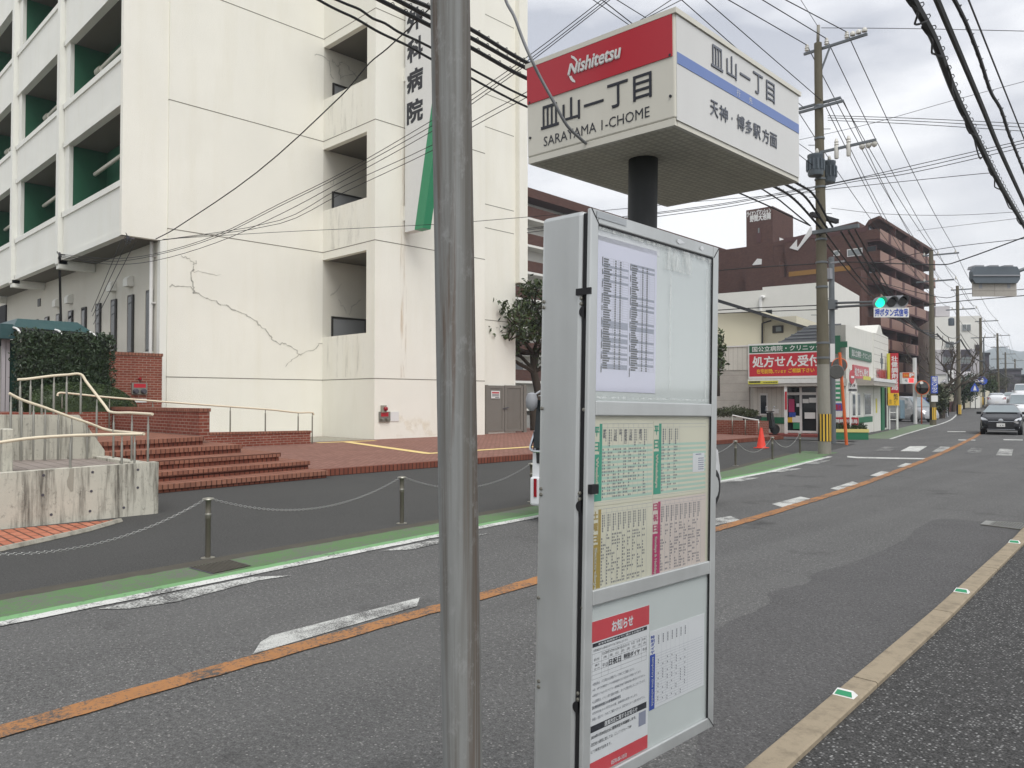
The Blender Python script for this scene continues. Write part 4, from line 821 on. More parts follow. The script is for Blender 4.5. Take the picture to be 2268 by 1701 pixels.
# --- timetable case
TC = Matrix.Translation((-1.15, 1.403, .691)) @ rotm(.003, -.019, .008)
cw, cd_, ch = .6, .162, 1.387
case = MB().bbox(-cd_, -.028, .004, cw - .004, 0, ch, .012).build('case_body', 'alu', B, TC)
MB().box(-.03, -.011, .009, cw - .009, .008, ch - .008).build('dark_gap', 'black', case, TC)
cf = lambda x, y: PT(TC, x, y)
zb_1, zb_2 = (cf(1450, 891).z, cf(1450, 922).z), (cf(1571, 1243).z, cf(1571, 1272).z)
fr = .03
door = MB()
for (y0, y1, z0, z1) in ((0, fr, 0, ch), (cw - fr, cw, 0, ch)): door.bbox(-.012, 0, y0, y1, z0, z1, .003)
for (z0, z1) in ((0, .032), (ch - .034, ch), zb_1[::-1], zb_2[::-1]): door.bbox(-.012, -.0005, fr + .0003, cw - fr - .0003, z0, z1, .003)
door = door.build('front_frame', 'alu', B, TC)
MB().box(-.011, -.009, fr - .002, cw - fr + .002, zb_1[0] - .002, ch - .032).build('upper_backing', 'acryl', door, TC)
MB().box(-.011, -.009, fr - .002, cw - fr + .002, zb_2[0] - .002, zb_1[1] + .002).build('middle_backing', 'paper_c', door, TC)
MB().box(-.011, -.009, fr - .002, cw - fr + .002, .03, zb_2[1] + .002).build('lower_backing', 'acryl', door, TC)
for z0, z1 in ((zb_1[0], ch - .034), (zb_2[0], zb_1[1]), (.032, zb_2[1])):
    MB().poly([(-.003, fr, z0), (-.003, cw - fr, z0), (-.003, cw - fr, z1), (-.003, fr, z1)]).build('clear_pane', 'pane_clear', door, TC)
cs = lambda x, y: PT(TC, x, y, 1, .004)
zq = Z(1150, 440, 3.606)
SCR = [zq(195, 825), zq(195, 870), zq(498, 795), zq(497, 840)] + [Z(1150, 880, 3.77)(*q) for q in ((150, 92), (543, 103), (183, 763), (183, 811), (506, 800), (506, 850))] + [Z(1150, 1300, 4.136)(*q) for q in ((145, 90), (583, 190), (180, 862), (180, 914), (541, 975), (541, 1030))]
for q in SCR:
    p = cs(*q); MB().lathe([(.005, 0.001), (.0045, -.003), (.002, -.004)], (max(p.x, -.15), .004, p.z), 8, 'y').build('screw', 'steel', case, TC)
for q, r in ((zq(510, 903), .012), (Z(1150, 880, 3.77)(510, 912), .012), (Z(1150, 1300, 4.136)(548, 1110), .012)):
    p = cs(*q); MB().prism([(-.02 - (r * 1.3 * math.cos(k * .31416 - 1.5708)), .0032, p.z + r * 1.2 * math.sin(k * .31416 - 1.5708)) for k in range(11)], (0, .0015, 0)).build('lock_hole', 'black', case, TC)
p = cs(*zq(520, 742)); MB().box(-.043, .002, -.0012, .0038, p.z - .008, p.z + .008).build('black_tape', 'black', case, TC)
p = cf(*Z(1150, 880, 3.77)(600, 765)); MB().box(-.004, .012, .004, .03, p.z - .011, p.z + .011).build('latch', 'black', case, TC)
for (y0, y1, z0, z1) in ((fr, cw - fr, ch - .0375, ch - .034), (cw - fr - .004, cw - fr, zb_1[0], ch - .0375), (cw - fr - .003, cw - fr, zb_2[0], zb_1[1]), (cw - fr - .003, cw - fr, .032, zb_2[1])): MB().box(-.006, -.0015, y0, y1, z0, z1).build('gasket', 'black', door, TC)
for y0, z0, y1, z1 in ((0, ch, fr, ch - .034), (cw, ch, cw - fr, ch - .034), (cw, 0, cw - fr, .032), (0, 0, fr, .032)): MB().bar((.0006, y0, z0), (.0006, y1, z1), .0018, .0012, (1, 0, 0)).build('mitre_joint', 'black', door, TC)
for k in range(2): y = cw * (.62 + .2 * k); MB().poly([(.0009, y, ch - .02), (.0009, y + .012, ch - .024), (.0009, y + .022 + .02 * (1 - k), ch - .017), (.0009, y + .016, ch - .01), (.0009, y + .004, ch - .012)]).build('sticker_remains', 'paper_w', door, TC)
MB().poly([(.0012, .02, ch - .02), (.0012, .14, ch - .02), (.0012, .14, ch - .004), (.0012, .02, ch - .004)]).build('tape_remains', 'alu_lt', door, TC)
# --- sheets inside the case
def sheet(name, label, y0, y1, z0, z1, mat, x=-.0085):
    c = TC @ Vector((x, (y0 + y1) / 2, z0)); t = thing(name, label, 'notice sheet' if 'notice' in name else 'timetable', c)
    MB().box(x, x + .0006, y0, y1, z0, z1).build('sheet', mat, t, TC); return t
X0 = -.0078
def rect(mb, y0, y1, z0, z1, dx=0.0): return mb.poly([(X0 + dx, y0, z0), (X0 + dx, y1, z0), (X0 + dx, y1, z1), (X0 + dx, y0, z1)])
def rtext(mb, s, y0, y1, ztop, zlen, bold=.02, dx=.0004):        # lettering turned to read downwards
    return text(mb, s, (X0 + dx, y0, ztop), (0, 0, -1), (0, 1, 0), zlen, y1 - y0, bold, lift=.0)
ym0, ymm, ym1 = max(fr + .001, cf(*Z(1150, 880, 3.77)(624, 600)).y), cf(*Z(1150, 880, 3.77)(1138, 600)).y, cf(*Z(1150, 880, 3.77)(1582, 600)).y
zq2 = Z(1150, 880, 3.77)
zt_, zm_, zb_ = cf(*zq2(900, 200)).z, cf(*zq2(890, 893)).z, cf(*zq2(900, 1588)).z
zc_ = (zm_ + cf(*zq2(1400, 812)).z) / 2; rnd = random.Random(3)
TT = [('weekday', 'cream weekday timetable sheet with green stripes, left of two', ym0, ymm, zc_, zt_, 'paper_c', 'teal', '平日', 'Weekdays', True, 9),
      ('weekday', 'cream weekday timetable sheet with green stripes and mostly empty columns', ymm, ym1, zc_, zt_, 'paper_c', 'teal', '平日', 'Weekdays', True, 3),
      ('saturday', 'cream Saturdays timetable sheet with an ochre side bar', ym0, ymm, zb_, zc_ - .002, 'paper_c', 'gold', '土曜日', 'Saturdays', False, 9),
      ('sunday', 'pinkish Sundays and holidays timetable sheet with a crimson side bar', ymm, ym1, zb_, zc_ - .002, 'paper_p', 'magenta', '日祝日', 'Sundays & Holidays', False, 9)]
for nm, lab, y0, y1, z0, z1, pm, bar_, jp, en, stripes, nc in TT:
    t = sheet('timetable_sheet', lab, y0 + .0005, y1 - .0005, z0 + .0005, z1 - .0005, pm); W_ = y1 - y0; Hh = z1 - z0
    bw = W_ * .095; hb2 = Hh * (.4 if not stripes else .36); ztb = z1 - .03 * Hh
    yA = y0 + bw * 1.45
    if stripes:
        mb = MB(); n = 11
        for i in range(n):
            za = z0 + .06 * Hh + (Hh * .68) * i / n; rect(mb, yA, y1 - .004, za, za + Hh * .68 / n * .52)
        mb.build('stripes', 'mint', t, TC)
    mb = rect(MB(), y0 + .002, y0 + bw, z0 + .012, ztb - hb2, .0002); rect(mb, y0 + bw, yA, z0 + .012, ztb, .0002); mb.build('side_bar', bar_, t, TC)
    mb = MB(); k = len(jp); stp = hb2 / k
    for i, c in enumerate(jp): text(mb, c, (X0, y0 + .004, ztb - stp * (i + 1) + stp * .2), (0, 1, 0), (0, 0, 1), bw * .75, min(stp * .65, bw * .9), .03, lift=.0004)
    mb.build('day_name', bar_, t, TC)
    mb = MB(); zl_ = (ztb - hb2 - z0) * (.7 if stripes else .86); rtext(mb, en, y0 + .002 + bw * .28, y0 + bw * .86, ztb - hb2 - .008, zl_, .05, .0006); mb.build('side_lettering', pm, t, TC)
    mb = MB(); nmx = 10; rect(mb, yA, y1 - .004, ztb - .0004, ztb + .0003); rect(mb, yA, y1 - .004, ztb - .0102, ztb - .0097); rect(mb, y0 + bw, y1 - .006, z0 + .008, z0 + .0084)
    cols = [yA + (y1 - .004 - yA) * (i / nmx if nc > 5 else i * .13) for i in range(1, nc + 1)]
    for y in cols: rect(mb, y - .0003, y + .0003, z0 + .014, ztb)
    mb.build('rules', 'pgrey', t, TC)
    mb = MB(); prev = yA
    for y in cols:
        wcol = y - prev
        dest = ['博多駅', '', '九大病院', '天神', '高宮駅東口', '九大病院', '', '福岡タワー', ''][cols.index(y)] if nc > 5 and stripes else ''
        if dest: vtext(mb, dest, (X0, prev + wcol * .15, ztb - .013 - .0075 * len(dest)), (0, 1, 0), (0, 0, 1), wcol * .42, .0075 * len(dest), .02, .1, .0004)
        for kk in range(2):
            zz = ztb - .014; ln = Hh * (.14 if kk else .19)
            while ln > 0 and not (dest and not kk): rect(mb, prev + wcol * (.2 + .4 * kk), prev + wcol * (.2 + .4 * kk) + wcol * (.22 if not kk else .12), zz - .0045, zz, .0003); zz -= .0062; ln -= .0062
        n = 16; zz = z1 - Hh * .32
        for i in range(n):
            for m_ in range(rnd.choice((0, 1, 1, 2, 2, 3))):
                if wcol > .016 or m_ < 2: rect(mb, prev + .002 + m_ * .0065, prev + .0055 + m_ * .0065, zz - .0062, zz - .0018, .0003)
            zz -= Hh * .6 / n
        prev = y
    mb.build('figures', 'ink_g', t, TC)
    if nc < 5:
        mb = MB(); rect(mb, y1 - .075, y1 - .012, z0 + Hh * .3, z0 + Hh * .56, .0005); mb.build('sticker', 'paper_w', t, TC)
        mb = MB()
        for i in range(6): rect(mb, y1 - .046, y1 - .016, z0 + Hh * (.33 + .03 * i), z0 + Hh * (.342 + .03 * i), .0008)
        rect(mb, y1 - .06, y1 - .03, z0 + Hh * .535, z0 + Hh * .55, .0008); mb.build('sticker_print', 'pgrey', t, TC)
# fare table on lavender paper
zq = Z(1150, 440, 3.606)
y0, y1 = cf(*zq(642, 900)).y, cf(*zq(1115, 900)).y; z1, z0 = cf(*zq(880, 350)).z, cf(*zq(880, 1545)).z
t = sheet('fare_table_sheet', 'lavender paper sheet with two columns of ruled fare tables', y0, y1, z0, z1, 'paper')
MB().box(X0 - .0004, X0 - .0001, y0 - .01, y1 + .012, z1 - .012, z1 + .012).build('clear_tape', 'paper_w', t, TC)
mb = MB(); mg = MB(); md = MB()
for c0, c1 in ((.07, .5), (.53, .96)):
    ya, yb = y0 + (y1 - y0) * c0, y0 + (y1 - y0) * c1; zt5, zb5 = z1 - .05, z0 + .055
    for f in (0, .42, .6, .78, 1): yy = ya + (yb - ya) * f; rect(mb, yy - .0003, yy + .0003, zb5, zt5)
    n = 46
    for i in range(n + 1):
        zz = zt5 + (zb5 - zt5) * i / n; rect(mb, ya, yb, zz - .0002, zz + .0002)
        if i < n:
            rect(md, ya + .006, ya + .006 + (yb - ya) * rnd.uniform(.15, .3), zz - .0062, zz - .002, .0003)
            rect(md, ya + (yb - ya) * .47, ya + (yb - ya) * .53, zz - .006, zz - .002, .0003); rect(md, ya + (yb - ya) * .65, ya + (yb - ya) * .72, zz - .006, zz - .002, .0003)
            if rnd.random() < .3: rect(mg, ya, yb, zz - (zt5 - zb5) / n, zz, -.0002 + .0004)
    for i in range(0, n, 5): rect(md, ya - .001, ya + .003, zt5 - (zt5 - zb5) * (i + rnd.uniform(2, 4)) / n, zt5 - (zt5 - zb5) * i / n, .0004)
mg.build('grey_rows', 'pgrey', t, TC); mb.build('rules', 'ink_g', t, TC); md.build('print', 'ink', t, TC)
for k, (u0, v0, u1, v1) in enumerate(((1170, 470, 1390, 560), (1200, 590, 1225, 1560), (1490, 560, 1510, 1600), (700, 1575, 1480, 1620), (640, 215, 1500, 420))):
    a, b = cf(*zq(u0, v1)), cf(*zq(u1, v0)); mb = MB(); ya, yb, za, zb = a.y, b.y, min(a.z, b.z), max(a.z, b.z)
    if k < 3: mb.poly([(-.0025, ya, za), (-.0025, yb, za), (-.0025, yb, zb), (-.0025, ya, zb)])
    else: mb.poly([(-.0025, fr + .005, zb_1[0] + .006 if k == 3 else ch - .046), (-.0025, cw - fr - .01, zb_1[0] + .008 if k == 3 else ch - .05), (-.0025, cw - fr - .01, zb_1[0] + .012 if k == 3 else ch - .04), (-.0025, fr + .005, zb_1[0] + .01 if k == 3 else ch - .038)])
    mb.build('tape_residue', 'residue', door, TC)
# notice
zq3 = Z(1150, 1300, 4.136); zn = Z(1300, 1320, 7.9); zn2 = Z(1310, 1520, 9.163)
y0, y1 = cf(*zq3(678, 500)).y, cf(*zq3(1212, 400)).y; z1 = (cf(*zq3(684, 340)).z + cf(*zq3(1212, 165)).z) / 2; z0 = cf(*zq3(1195, 1500)).z - .002
t = sheet('notice_sheet', 'white notice sheet headed by a red band in the lower case window', y0, y1, max(z0, .034), z1, 'paper_w')
W_ = y1 - y0; zr1 = cf(*zn(620, 675)).z
rect(MB(), y0, y1, zr1, z1, .0001).build('red_heading', 'nred', t, TC)
zft = cf(*zn2(620, 1290)).z
rect(MB(), y0, y1, max(z0, .034), zft, .0001).build('red_footer', 'nred', t, TC)
tx = lambda mb, s, ya, yb, za, zb, bold=.0: text(mb, s, (X0, y0 + ya * W_, za), (0, 1, 0), (0, 0, 1), (yb - ya) * W_, zb - za, bold, lift=.0006)
mb = MB(); tx(mb, 'お知らせ', .34, .7, zr1 + .011, z1 - .012, .03)
zk1, zk0 = cf(*zn(620, 655)).z - .002, cf(*zn(620, 760)).z
zk1 = min(zk1, zr1 - .003)
zm1, zm0 = cf(*zn2(610, 580)).z, cf(*zn2(610, 710)).z
mk_ = rect(MB(), y0 + .03 * W_, y1 - .04 * W_, zk0, zk1, .0002); rect(mk_, y0 + .02 * W_, y1 - .03 * W_, zm0, zm1, .0002); mk_.build('black_band', 'ink', t, TC)
tx(mb, '年末年始特別ダイヤに関するお知らせ', .12, .9, zk0 + .002, zk1 - .002, .02); tx(mb, '運賃改定に関するお知らせ', .24, .8, zm0 + .002, zm1 - .002, .02)
tx(mb, '0570-00-1010', .36, .62, zft - .028, zft - .018, .01)
mb.build('white_lettering', 'paper_w', t, TC)
mb = MB(); zz = zk0 - .004
tx(mb, '12月28日から1月4日のダイヤは下記のとおりです。', .04, .62, zz - .007, zz - .001)
zg1 = zz - .012; zg0 = cf(*zn(620, 1330)).z + .004; zh = (zg1 - zg0)
cx = [.03, .18, .29, .4, .51, .61, .7, .8, .91 - .0, .97]
for c, ya, yb, a, b, bo in (('日付', .06, .14, .72, .82, 0), ('運行', .07, .14, .5, .58, 0), ('ダイヤ', .06, .15, .36, .44, 0), ('平日', .19, .28, .36, .5, .0), ('日祝日', .3, .5, .34, .58, .02), ('特別ダイヤ', .55, .83, .36, .58, .02), ('平日', .88, .96, .4, .52, 0)):
    tx(mb, c, ya, yb, zg0 + zh * a, zg0 + zh * b, bo)
for i, (dt, wd) in enumerate((('12/28', '(木)'), ('12/29', '(金)'), ('12/30', '(土)'), ('12/31', '(日)'), ('1/1', '(月)'), ('1/2', '(火)'), ('1/3', '(水)'), ('1/4', '(木)'))):
    ya = .19 + i * .098; tx(mb, dt, ya, ya + (.085 if i < 4 else .055), zg0 + zh * .86, zg0 + zh * .96); tx(mb, wd, ya + .02, ya + .07, zg0 + zh * .68, zg0 + zh * .8)
za = zm0 - .004
tx(mb, '2024年1月20日(土)に運賃改定を実施致します。', .03, .78, za - .0125, za - .003, .01); tx(mb, '改定後の運賃に関しては、にしてつグループHP', .03, .7, za - .0285, za - .02); tx(mb, 'にて検索が出来ます。', .03, .36, za - .045, za - .037)
mb.build('print', 'ink', t, TC)
mb = MB()
for f in (0, .17, .33, .63, 1.0): rect(mb, y0 + .03 * W_, y1 - .04 * W_, zg0 + zh * f - .0003, zg0 + zh * f + .0003)
for f in (.03, .18, .29, .505, .865, .955): rect(mb, y0 + f * W_ - .0003, y0 + f * W_ + .0003, zg0, zg1)
SP = [('※時刻表は、バス停または西鉄グループHPにてご確認ください。', .74), ('※尚、HPでの特別ダイヤの時刻検索は12/17(日)から可能になります。', .86), ('※特別ダイヤは"バスナビ"の一部機能(到着予測時刻等)の表示はできません。', .94), ('※上記期間は、イベント等で道路が混雑し、ダイヤに遅れが生じることがございます。', .94), ('【定期券発売窓口の営業時間変更】', .5), ('12月29日(金)から1月3日(水)の間、営業時間を変更いたします。', .8), ('詳細は、西鉄グループHPにてご確認いただくか、お客さまセンターへお問い合わせ下さい。', .94)]
stp = (zg0 - zm1 - .012) / len(SP)
for i, (s_, wd) in enumerate(SP): tx(mb, s_, .04, wd, zg0 - .006 - stp * (i + .62), zg0 - .006 - stp * .1 - stp * i, .02 if i == 4 else 0)
mb.build('small_print', 'ink_g', t, TC)
rect(MB(), y1 - .17 * W_, y1 - .04 * W_, za - .036, za - .001, .0003).build('blank_panel', 'pgrey', t, TC)
# temporary timetable
y0, y1 = cf(*zq3(1216, 900)).y, cf(*zq3(1715, 600)).y; z1 = (cf(*zq3(1225, 425)).z + cf(*zq3(1712, 240)).z) / 2; z0 = (cf(*zq3(1215, 1155)).z + cf(*zq3(1700, 900)).z) / 2
t = sheet('timetable_sheet', 'pale temporary timetable sheet with a blue side bar in the lower case window', y0, y1, z0, z1, 'paper_w'); W_ = y1 - y0; Hh = z1 - z0
rect(MB(), y0, y0 + .09 * W_, z0, z1 - .3 * Hh, .0002).build('side_bar', 'pblue', t, TC)
mb = MB()
for i, c in enumerate('特別ダイヤ'): text(mb, c, (X0, y0 + .003, z1 - .05 * Hh - (i + 1) * .048 * Hh), (0, 1, 0), (0, 0, 1), .065 * W_, .04 * Hh, .02, lift=.0004)
mb.build('day_name', 'pblue', t, TC)
mb = MB(); rtext(mb, 'temporary time schedule', y0 + .025 * W_, y0 + .07 * W_, z1 - .33 * Hh, .62 * Hh, .02, .0006); mb.build('side_lettering', 'paper_w', t, TC)
mb = MB()
for i in range(20): zz = z0 + .04 * Hh + i * .034 * Hh; rect(mb, y0 + .1 * W_, y1 - .03 * W_, zz, zz + .0005)
for i in range(8): yy = y0 + W_ * (.12 + .08 * i); rect(mb, yy, yy + .0004, z0 + .04 * Hh, z1 - .05 * Hh)
mb.build('rules', 'pgrey', t, TC)
mb = MB()
for i in range(7):
    yy = y0 + W_ * (.13 + .08 * i)
    for k in range(6): rect(mb, yy + .002, yy + .007, z1 - Hh * (.09 + .02 * k), z1 - Hh * (.076 + .02 * k), .0003)
    for k in range(17):
        if rnd.random() < .45: rect(mb, yy + .002, yy + .006, z0 + Hh * (.05 + .034 * k), z0 + Hh * (.068 + .034 * k), .0003)
mb.build('figures', 'ink_g', t, TC)
# grey cable hanging from above to the head sign
zcb = Z(600, 0, 3.687)
P = [AT(1080, -160, 2.0), AT(*zcb(1918, 0), 2.0), AT(*zcb(1985, 130), 1.98), AT(*zcb(2060, 330), 1.97), AT(*zcb(2125, 480), 1.96), AT(*zh(150, 560), 1.96) if False else AT(*Z(1150, 0, 3.3185)(150, 560), 1.97), AT(*Z(1150, 0, 3.3185)(260, 760), 1.98), AT(*Z(1150, 0, 3.3185)(350, 920), 2.0), AT(*Z(1150, 0, 3.3185)(440, 1010), 2.03), AT(*Z(1150, 0, 3.3185)(500, 1058), 2.06), AT(*Z(1150, 0, 3.3185)(540, 1052), 2.14), AT(*Z(1150, 0, 3.3185)(550, 1030), 2.2)]
P = [AT(1010, -420, 2.0), AT(1048, -290, 2.0)] + P
single('power_cable', MB().tube(smoothpath(P, 5), .0042, 10), 'cable_g', 'grey power cable hanging down to the underside of the bus stop head', 'cable')
# ================================================================ chain bollards
BP = [(-7.42, .72), (-7.76, 3.46), (-8.11, 6.2), (-8.36, 8.96), (-8.75, 11.7), (-9.0, 14.4)] + [tuple(GZ(*z6(*q))[:2]) for q in ((155, 160), (338, 130), (475, 99))]
BW = ['just left of the frame', 'nearest in the picture', 'seen left of the foreground pole', 'behind the pole', 'behind the white car', 'behind the timetable case', 'right of the timetable case', 'right of the traffic cone', 'nearest the utility pole']
def bollard_parts(t):
    MB().lathe([(.027, 0), (.027, .4), (.03, .405), (.03, .44), (.027, .445), (.027, .585), (.03, .59), (.03, .598)], (0, 0, 0), 14).build('post', 'dsteel', t, local=True)
    MB().lathe([(.058, .596), (.06, .604), (.054, .614), (.012, .622)], (0, 0, 0), 16).build('cap', 'steel', t, local=True)
    MB().lathe([(.028, .43), (.032, .435), (.032, .455), (.028, .46)], (0, 0, 0), 14).build('ring', 'steel', t, local=True)
    MB().lathe([(.07, .002), (.07, .009), (.03, .014)], (0, 0, 0), 14).build('base_plate', 'steel', t, local=True)
b0 = None
for (x, y), w in zip(BP, BW):
    lab = f'slim brown steel chain bollard, {w}'
    if b0 is None: b0 = thing('chain_bollard', lab, 'bollard', (x, y, 0), 0, 'chain bollards along the forecourt'); bollard_parts(b0)
    else: copy_tree(b0, (x, y, 0), 0, lab)
def chain(a, b, s, link=.036):
    P = sag(a, b, s, 200); L_ = [0]
    for p, q in zip(P, P[1:]): L_.append(L_[-1] + (q - p).length)
    n = int(L_[-1] / (link * .82)); mb = MB(); j = 0
    for i in range(n):
        t_ = (i + .5) * L_[-1] / n
        while L_[j + 1] < t_: j += 1
        c = P[j].lerp(P[j + 1], (t_ - L_[j]) / (L_[j + 1] - L_[j])); dr = (P[j + 1] - P[j]).normalized(); sd = dr.cross(Vector((0, 0, 1))).normalized()
        if i % 2: sd = dr.cross(sd).normalized()
        r1, r2 = link / 2 - .004, .009
        ring = [c + dr * r1 * x + sd * r2 * y for x, y in ((1, .3), (1, -.3), (.75, -1), (-.75, -1), (-1, -.3), (-1, .3), (-.75, 1), (.75, 1))]
        mb.tube(ring, .0029, 5, closed=True)
    return mb
for i, w in ((0, 'leaving the frame on the left'), (1, 'between the two nearest bollards'), (2, 'passing behind the foreground pole'), (3, 'running behind the white car'), (4, 'hidden by the timetable case'), (6, 'in front of the traffic cone'), (7, 'reaching the bollard nearest the utility pole'), (5, 'just right of the timetable case')):
    (xa, ya), (xb, yb) = BP[i], BP[i + 1]; a, b = Vector((xa, ya, .6)), Vector((xb, yb, .6)); dr = (b - a).normalized() * .05
    single('barrier_chain', chain(a + dr, b - dr, .3 if i in (0,) else .24 if i < 6 else .33), 'chain', f'thin galvanised chain {w}', 'chain', 'chains hung between the bollards')
# traffic cone
p = GZ(*zs(588, 1508))
t = thing('traffic_cone', 'bright red traffic cone standing on the dark forecourt', 'traffic cone', p)
MB().lathe([(.165, .02), (.15, .05), (.045, .66), (.032, .69), (.02, .69)], p, 20).build('cone', 'cone', t); MB().bbox(p.x - .19, p.x + .19, p.y - .19, p.y + .19, .003, .03, .01).build('base', 'cone', t)
# ================================================================ vehicles
def car(name, label, loc, rz, st, W, paint, wheels, glassz, front, group=None, rear_lamps=True, plate=True, detail=True):
    """st: stations (y, z bottom, z belt, z top, half width low, belt, top), rear to front, nose at +y"""
    t = thing(name, label, 'car', loc, rz, group); n = 13
    def ring(s):
        y, zb, zt0, zt, wl, wb, wt = s; h = []
        zt0 = min(zt0, zt - .02)
        pts = [(0, zb), (wl * .85, zb), (wl * .97, zb + .05), (wl, zb + .16), (wb, (zb + zt0) * .55), (wb * .99, zt0 - .02), (wb * .965, zt0), ((wb * .965 + wt) / 2 + .01, (zt0 + zt) / 2), (wt, zt - .07 if zt - zt0 > .15 else zt - .012), (wt * .93, zt - .02 if zt - zt0 > .15 else zt - .004), (wt * .7, zt), (wt * .35, zt + .006), (0, zt + .008)]
        return [Vector((x, y, z)) for x, z in pts] + [Vector((-x, y, z)) for x, z in pts[-2:0:-1]]
    R = [ring(s) for s in st]; m = len(R[0]); mb = MB(); vs = [v for r in R for v in r]; fs = []
    for i in range(len(R) - 1): fs += [(i * m + k, i * m + (k + 1) % m, (i + 1) * m + (k + 1) % m, (i + 1) * m + k) for k in range(m)]
    fs += [tuple(range(m)), tuple(range((len(R) - 1) * m, len(R) * m))]
    mb.mesh(vs, fs, True); mb.build('body', paint, t, local=True)
    def up(i, k, side=1): p = R[i][k].copy(); p.x *= side; return p
    # glass: windscreen, rear window, side windows
    f0, f1, r0, r1 = glassz
    def scr(i, j, off, nm):
        a = [(-1, i), (1, i), (1, j), (-1, j)]; P = []
        for sd, q in a:
            p = up(q, 8 if q == j else 6, sd); p.x *= .93; P.append(p)
        P[0].z = P[1].z = R[i][12].z + .012; P[2].z = P[3].z = R[j][9].z - .015
        nn = (P[1] - P[0]).cross(P[3] - P[0]).normalized(); c = sum(P, Vector()) / 4
        if nn.dot(Vector((0, off, 1))) < 0: nn = -nn
        MB().poly([p + nn * .035 for p in P]).build(nm, 'carglass', t, local=True)
    scr(f0, f1, 1, 'windscreen'); scr(r0, r1, -1, 'rear_window')
    for sd in (-1, 1):
        a, b = min(r1, f1), max(r1, f1); P = [up(i, 6, sd) for i in range(a, b + 1)] + [up(i, 8, sd) for i in range(b, a - 1, -1)]
        P = [p + Vector((sd * .012, 0, .03 if j <= b - a else -.02)) for j, p in enumerate(P)]
        MB().poly(P).build('side_window', 'carglass', t, local=True)
    for y in wheels[:2]:
        for sd in (-1, 1):
            r = wheels[2]; x = sd * (W / 2 - .1)
            w = MB().lathe([(r * .7, -.1), (r, -.09), (r, .09), (r * .7, .1)], (x, y, r), 18, 'x').build('wheel', 'rubber', t, local=True)
            if detail: MB().lathe([(r * .62, -.103), (r * .62, .103)], (x, y, r), 14, 'x').build('rim', 'alu', w, local=True)
    yf, yr = st[-1][0], st[0][0]
    for sd in (-1, 1):
        MB().cbox((sd * (W / 2 + .07), front['mir'][0], front['mir'][1]), .2, .1, .12).build('wing_mirror', front.get('mirc', paint), t, local=True)
        hl_ = [Vector((sd * x, y, z)) for x, y, z in front['head']]; MB().poly(hl_).build('headlight', 'headlight', t, local=True)
        if rear_lamps:
            tl = [Vector((sd * x, y, z)) for x, y, z in front['tail']]; MB().poly(tl).build('tail_lamp', 'redlamp', t, local=True)
    if plate:
        zp = front.get('pz', .5)
        for nm, y, s in (('front_plate', yf + .015, 1), ('rear_plate', yr - .015, -1)):
            MB().box(-.165, .165, y - .004, y + .004, zp - .08, zp + .08).build('number_plate', 'sign_white', t, local=True)
    return t
HATCH = [(-2.0, .32, .7, .95, .62, .7, .6), (-1.9, .25, .82, 1.08, .76, .79, .62), (-1.6, .2, .98, 1.27, .83, .84, .56), (-1.0, .2, .96, 1.4, .845, .847, .56), (-.2, .2, .94, 1.45, .845, .847, .57), (.35, .2, .93, 1.38, .845, .847, .55), (.95, .2, .92, .99, .845, .845, .72), (1.4, .2, .8, .87, .84, .83, .7), (1.75, .2, .68, .76, .81, .79, .62), (1.93, .22, .55, .66, .74, .72, .55), (2.0, .28, .5, .56, .6, .6, .45)]
# black hatchback coming towards the crossing
yc = 43.3
a1, a2 = GZ(1900 + 1510 / 5.53, 720 + 1340 / 5.53), GZ(1900 + 1990 / 5.53, 720 + 1345 / 5.53)
front_c = Vector(((-9.62 - 8.05) / 2, 41.4, 0)); rzc = math.pi + .19
ctr = front_c + Vector((-math.sin(.19), math.cos(.19), 0)) * 1.95
bc = car('parked_car' if False else 'black_car', 'black hatchback with white number plate facing the crossing', ctr, rzc, HATCH, 1.69, 'carblack', (1.3, -1.25, .3), (6, 5, 2, 3),
    {'mir': (.75, 1.0), 'mirc': 'carblack', 'head': [(.45, 1.96, .62), (.62, 1.9, .58), (.8, 1.72, .72), (.8, 1.6, .82), (.62, 1.82, .76)], 'tail': [(.6, -2.0, .7), (.72, -1.95, .7), (.72, -1.9, 1.0), (.62, -1.95, 1.0)], 'pz': .46})
MB().bbox(-.5, .5, 1.93, 2.015, .6, .64, .006).build('chrome_bar', 'chrome', bc, local=True); MB().lathe([(.1, 2.0), (.1, 2.02), (.07, 2.024)], (0, 0, .66), 16, 'y').build('badge', 'chrome', bc, local=True)
MB().bbox(-.55, .55, 1.95, 2.03, .24, .275, .006).build('lower_trim', 'chrome', bc, local=True); MB().bbox(-.52, .52, 1.9, 2.005, .3, .56, .01).build('lower_grille', 'black', bc, local=True)
mb = MB(); text(mb, '・4 71', (.12, 2.0195, .415), (-1, 0, 0), (0, 0, 1), .24, .055, .02, lift=.001); mb.build('plate_figures', 'ink', bc, local=True)
for sd in (-1, 1): MB().lathe([(.05, 1.9), (.05, 1.94)], (sd * .68, 0, .36), 10, 'y').build('fog_lamp', 'headlight', bc, local=True)
KEI = [(-1.7, .3, .7, .95, .66, .68, .55), (-1.695, .2, .95, 1.2, .72, .73, .6), (-1.66, .19, .97, 1.62, .735, .735, .6), (-1.5, .19, .97, 1.74, .7375, .7375, .6), (-.8, .19, .96, 1.79, .7375, .7375, .61), (.2, .19, .95, 1.78, .7375, .7375, .61), (.65, .19, .95, 1.68, .7375, .7375, .59), (1.1, .19, .94, 1.05, .735, .735, .64), (1.45, .2, .85, .97, .72, .71, .6), (1.66, .22, .6, .8, .68, .66, .5), (1.7, .3, .5, .62, .55, .55, .4)]
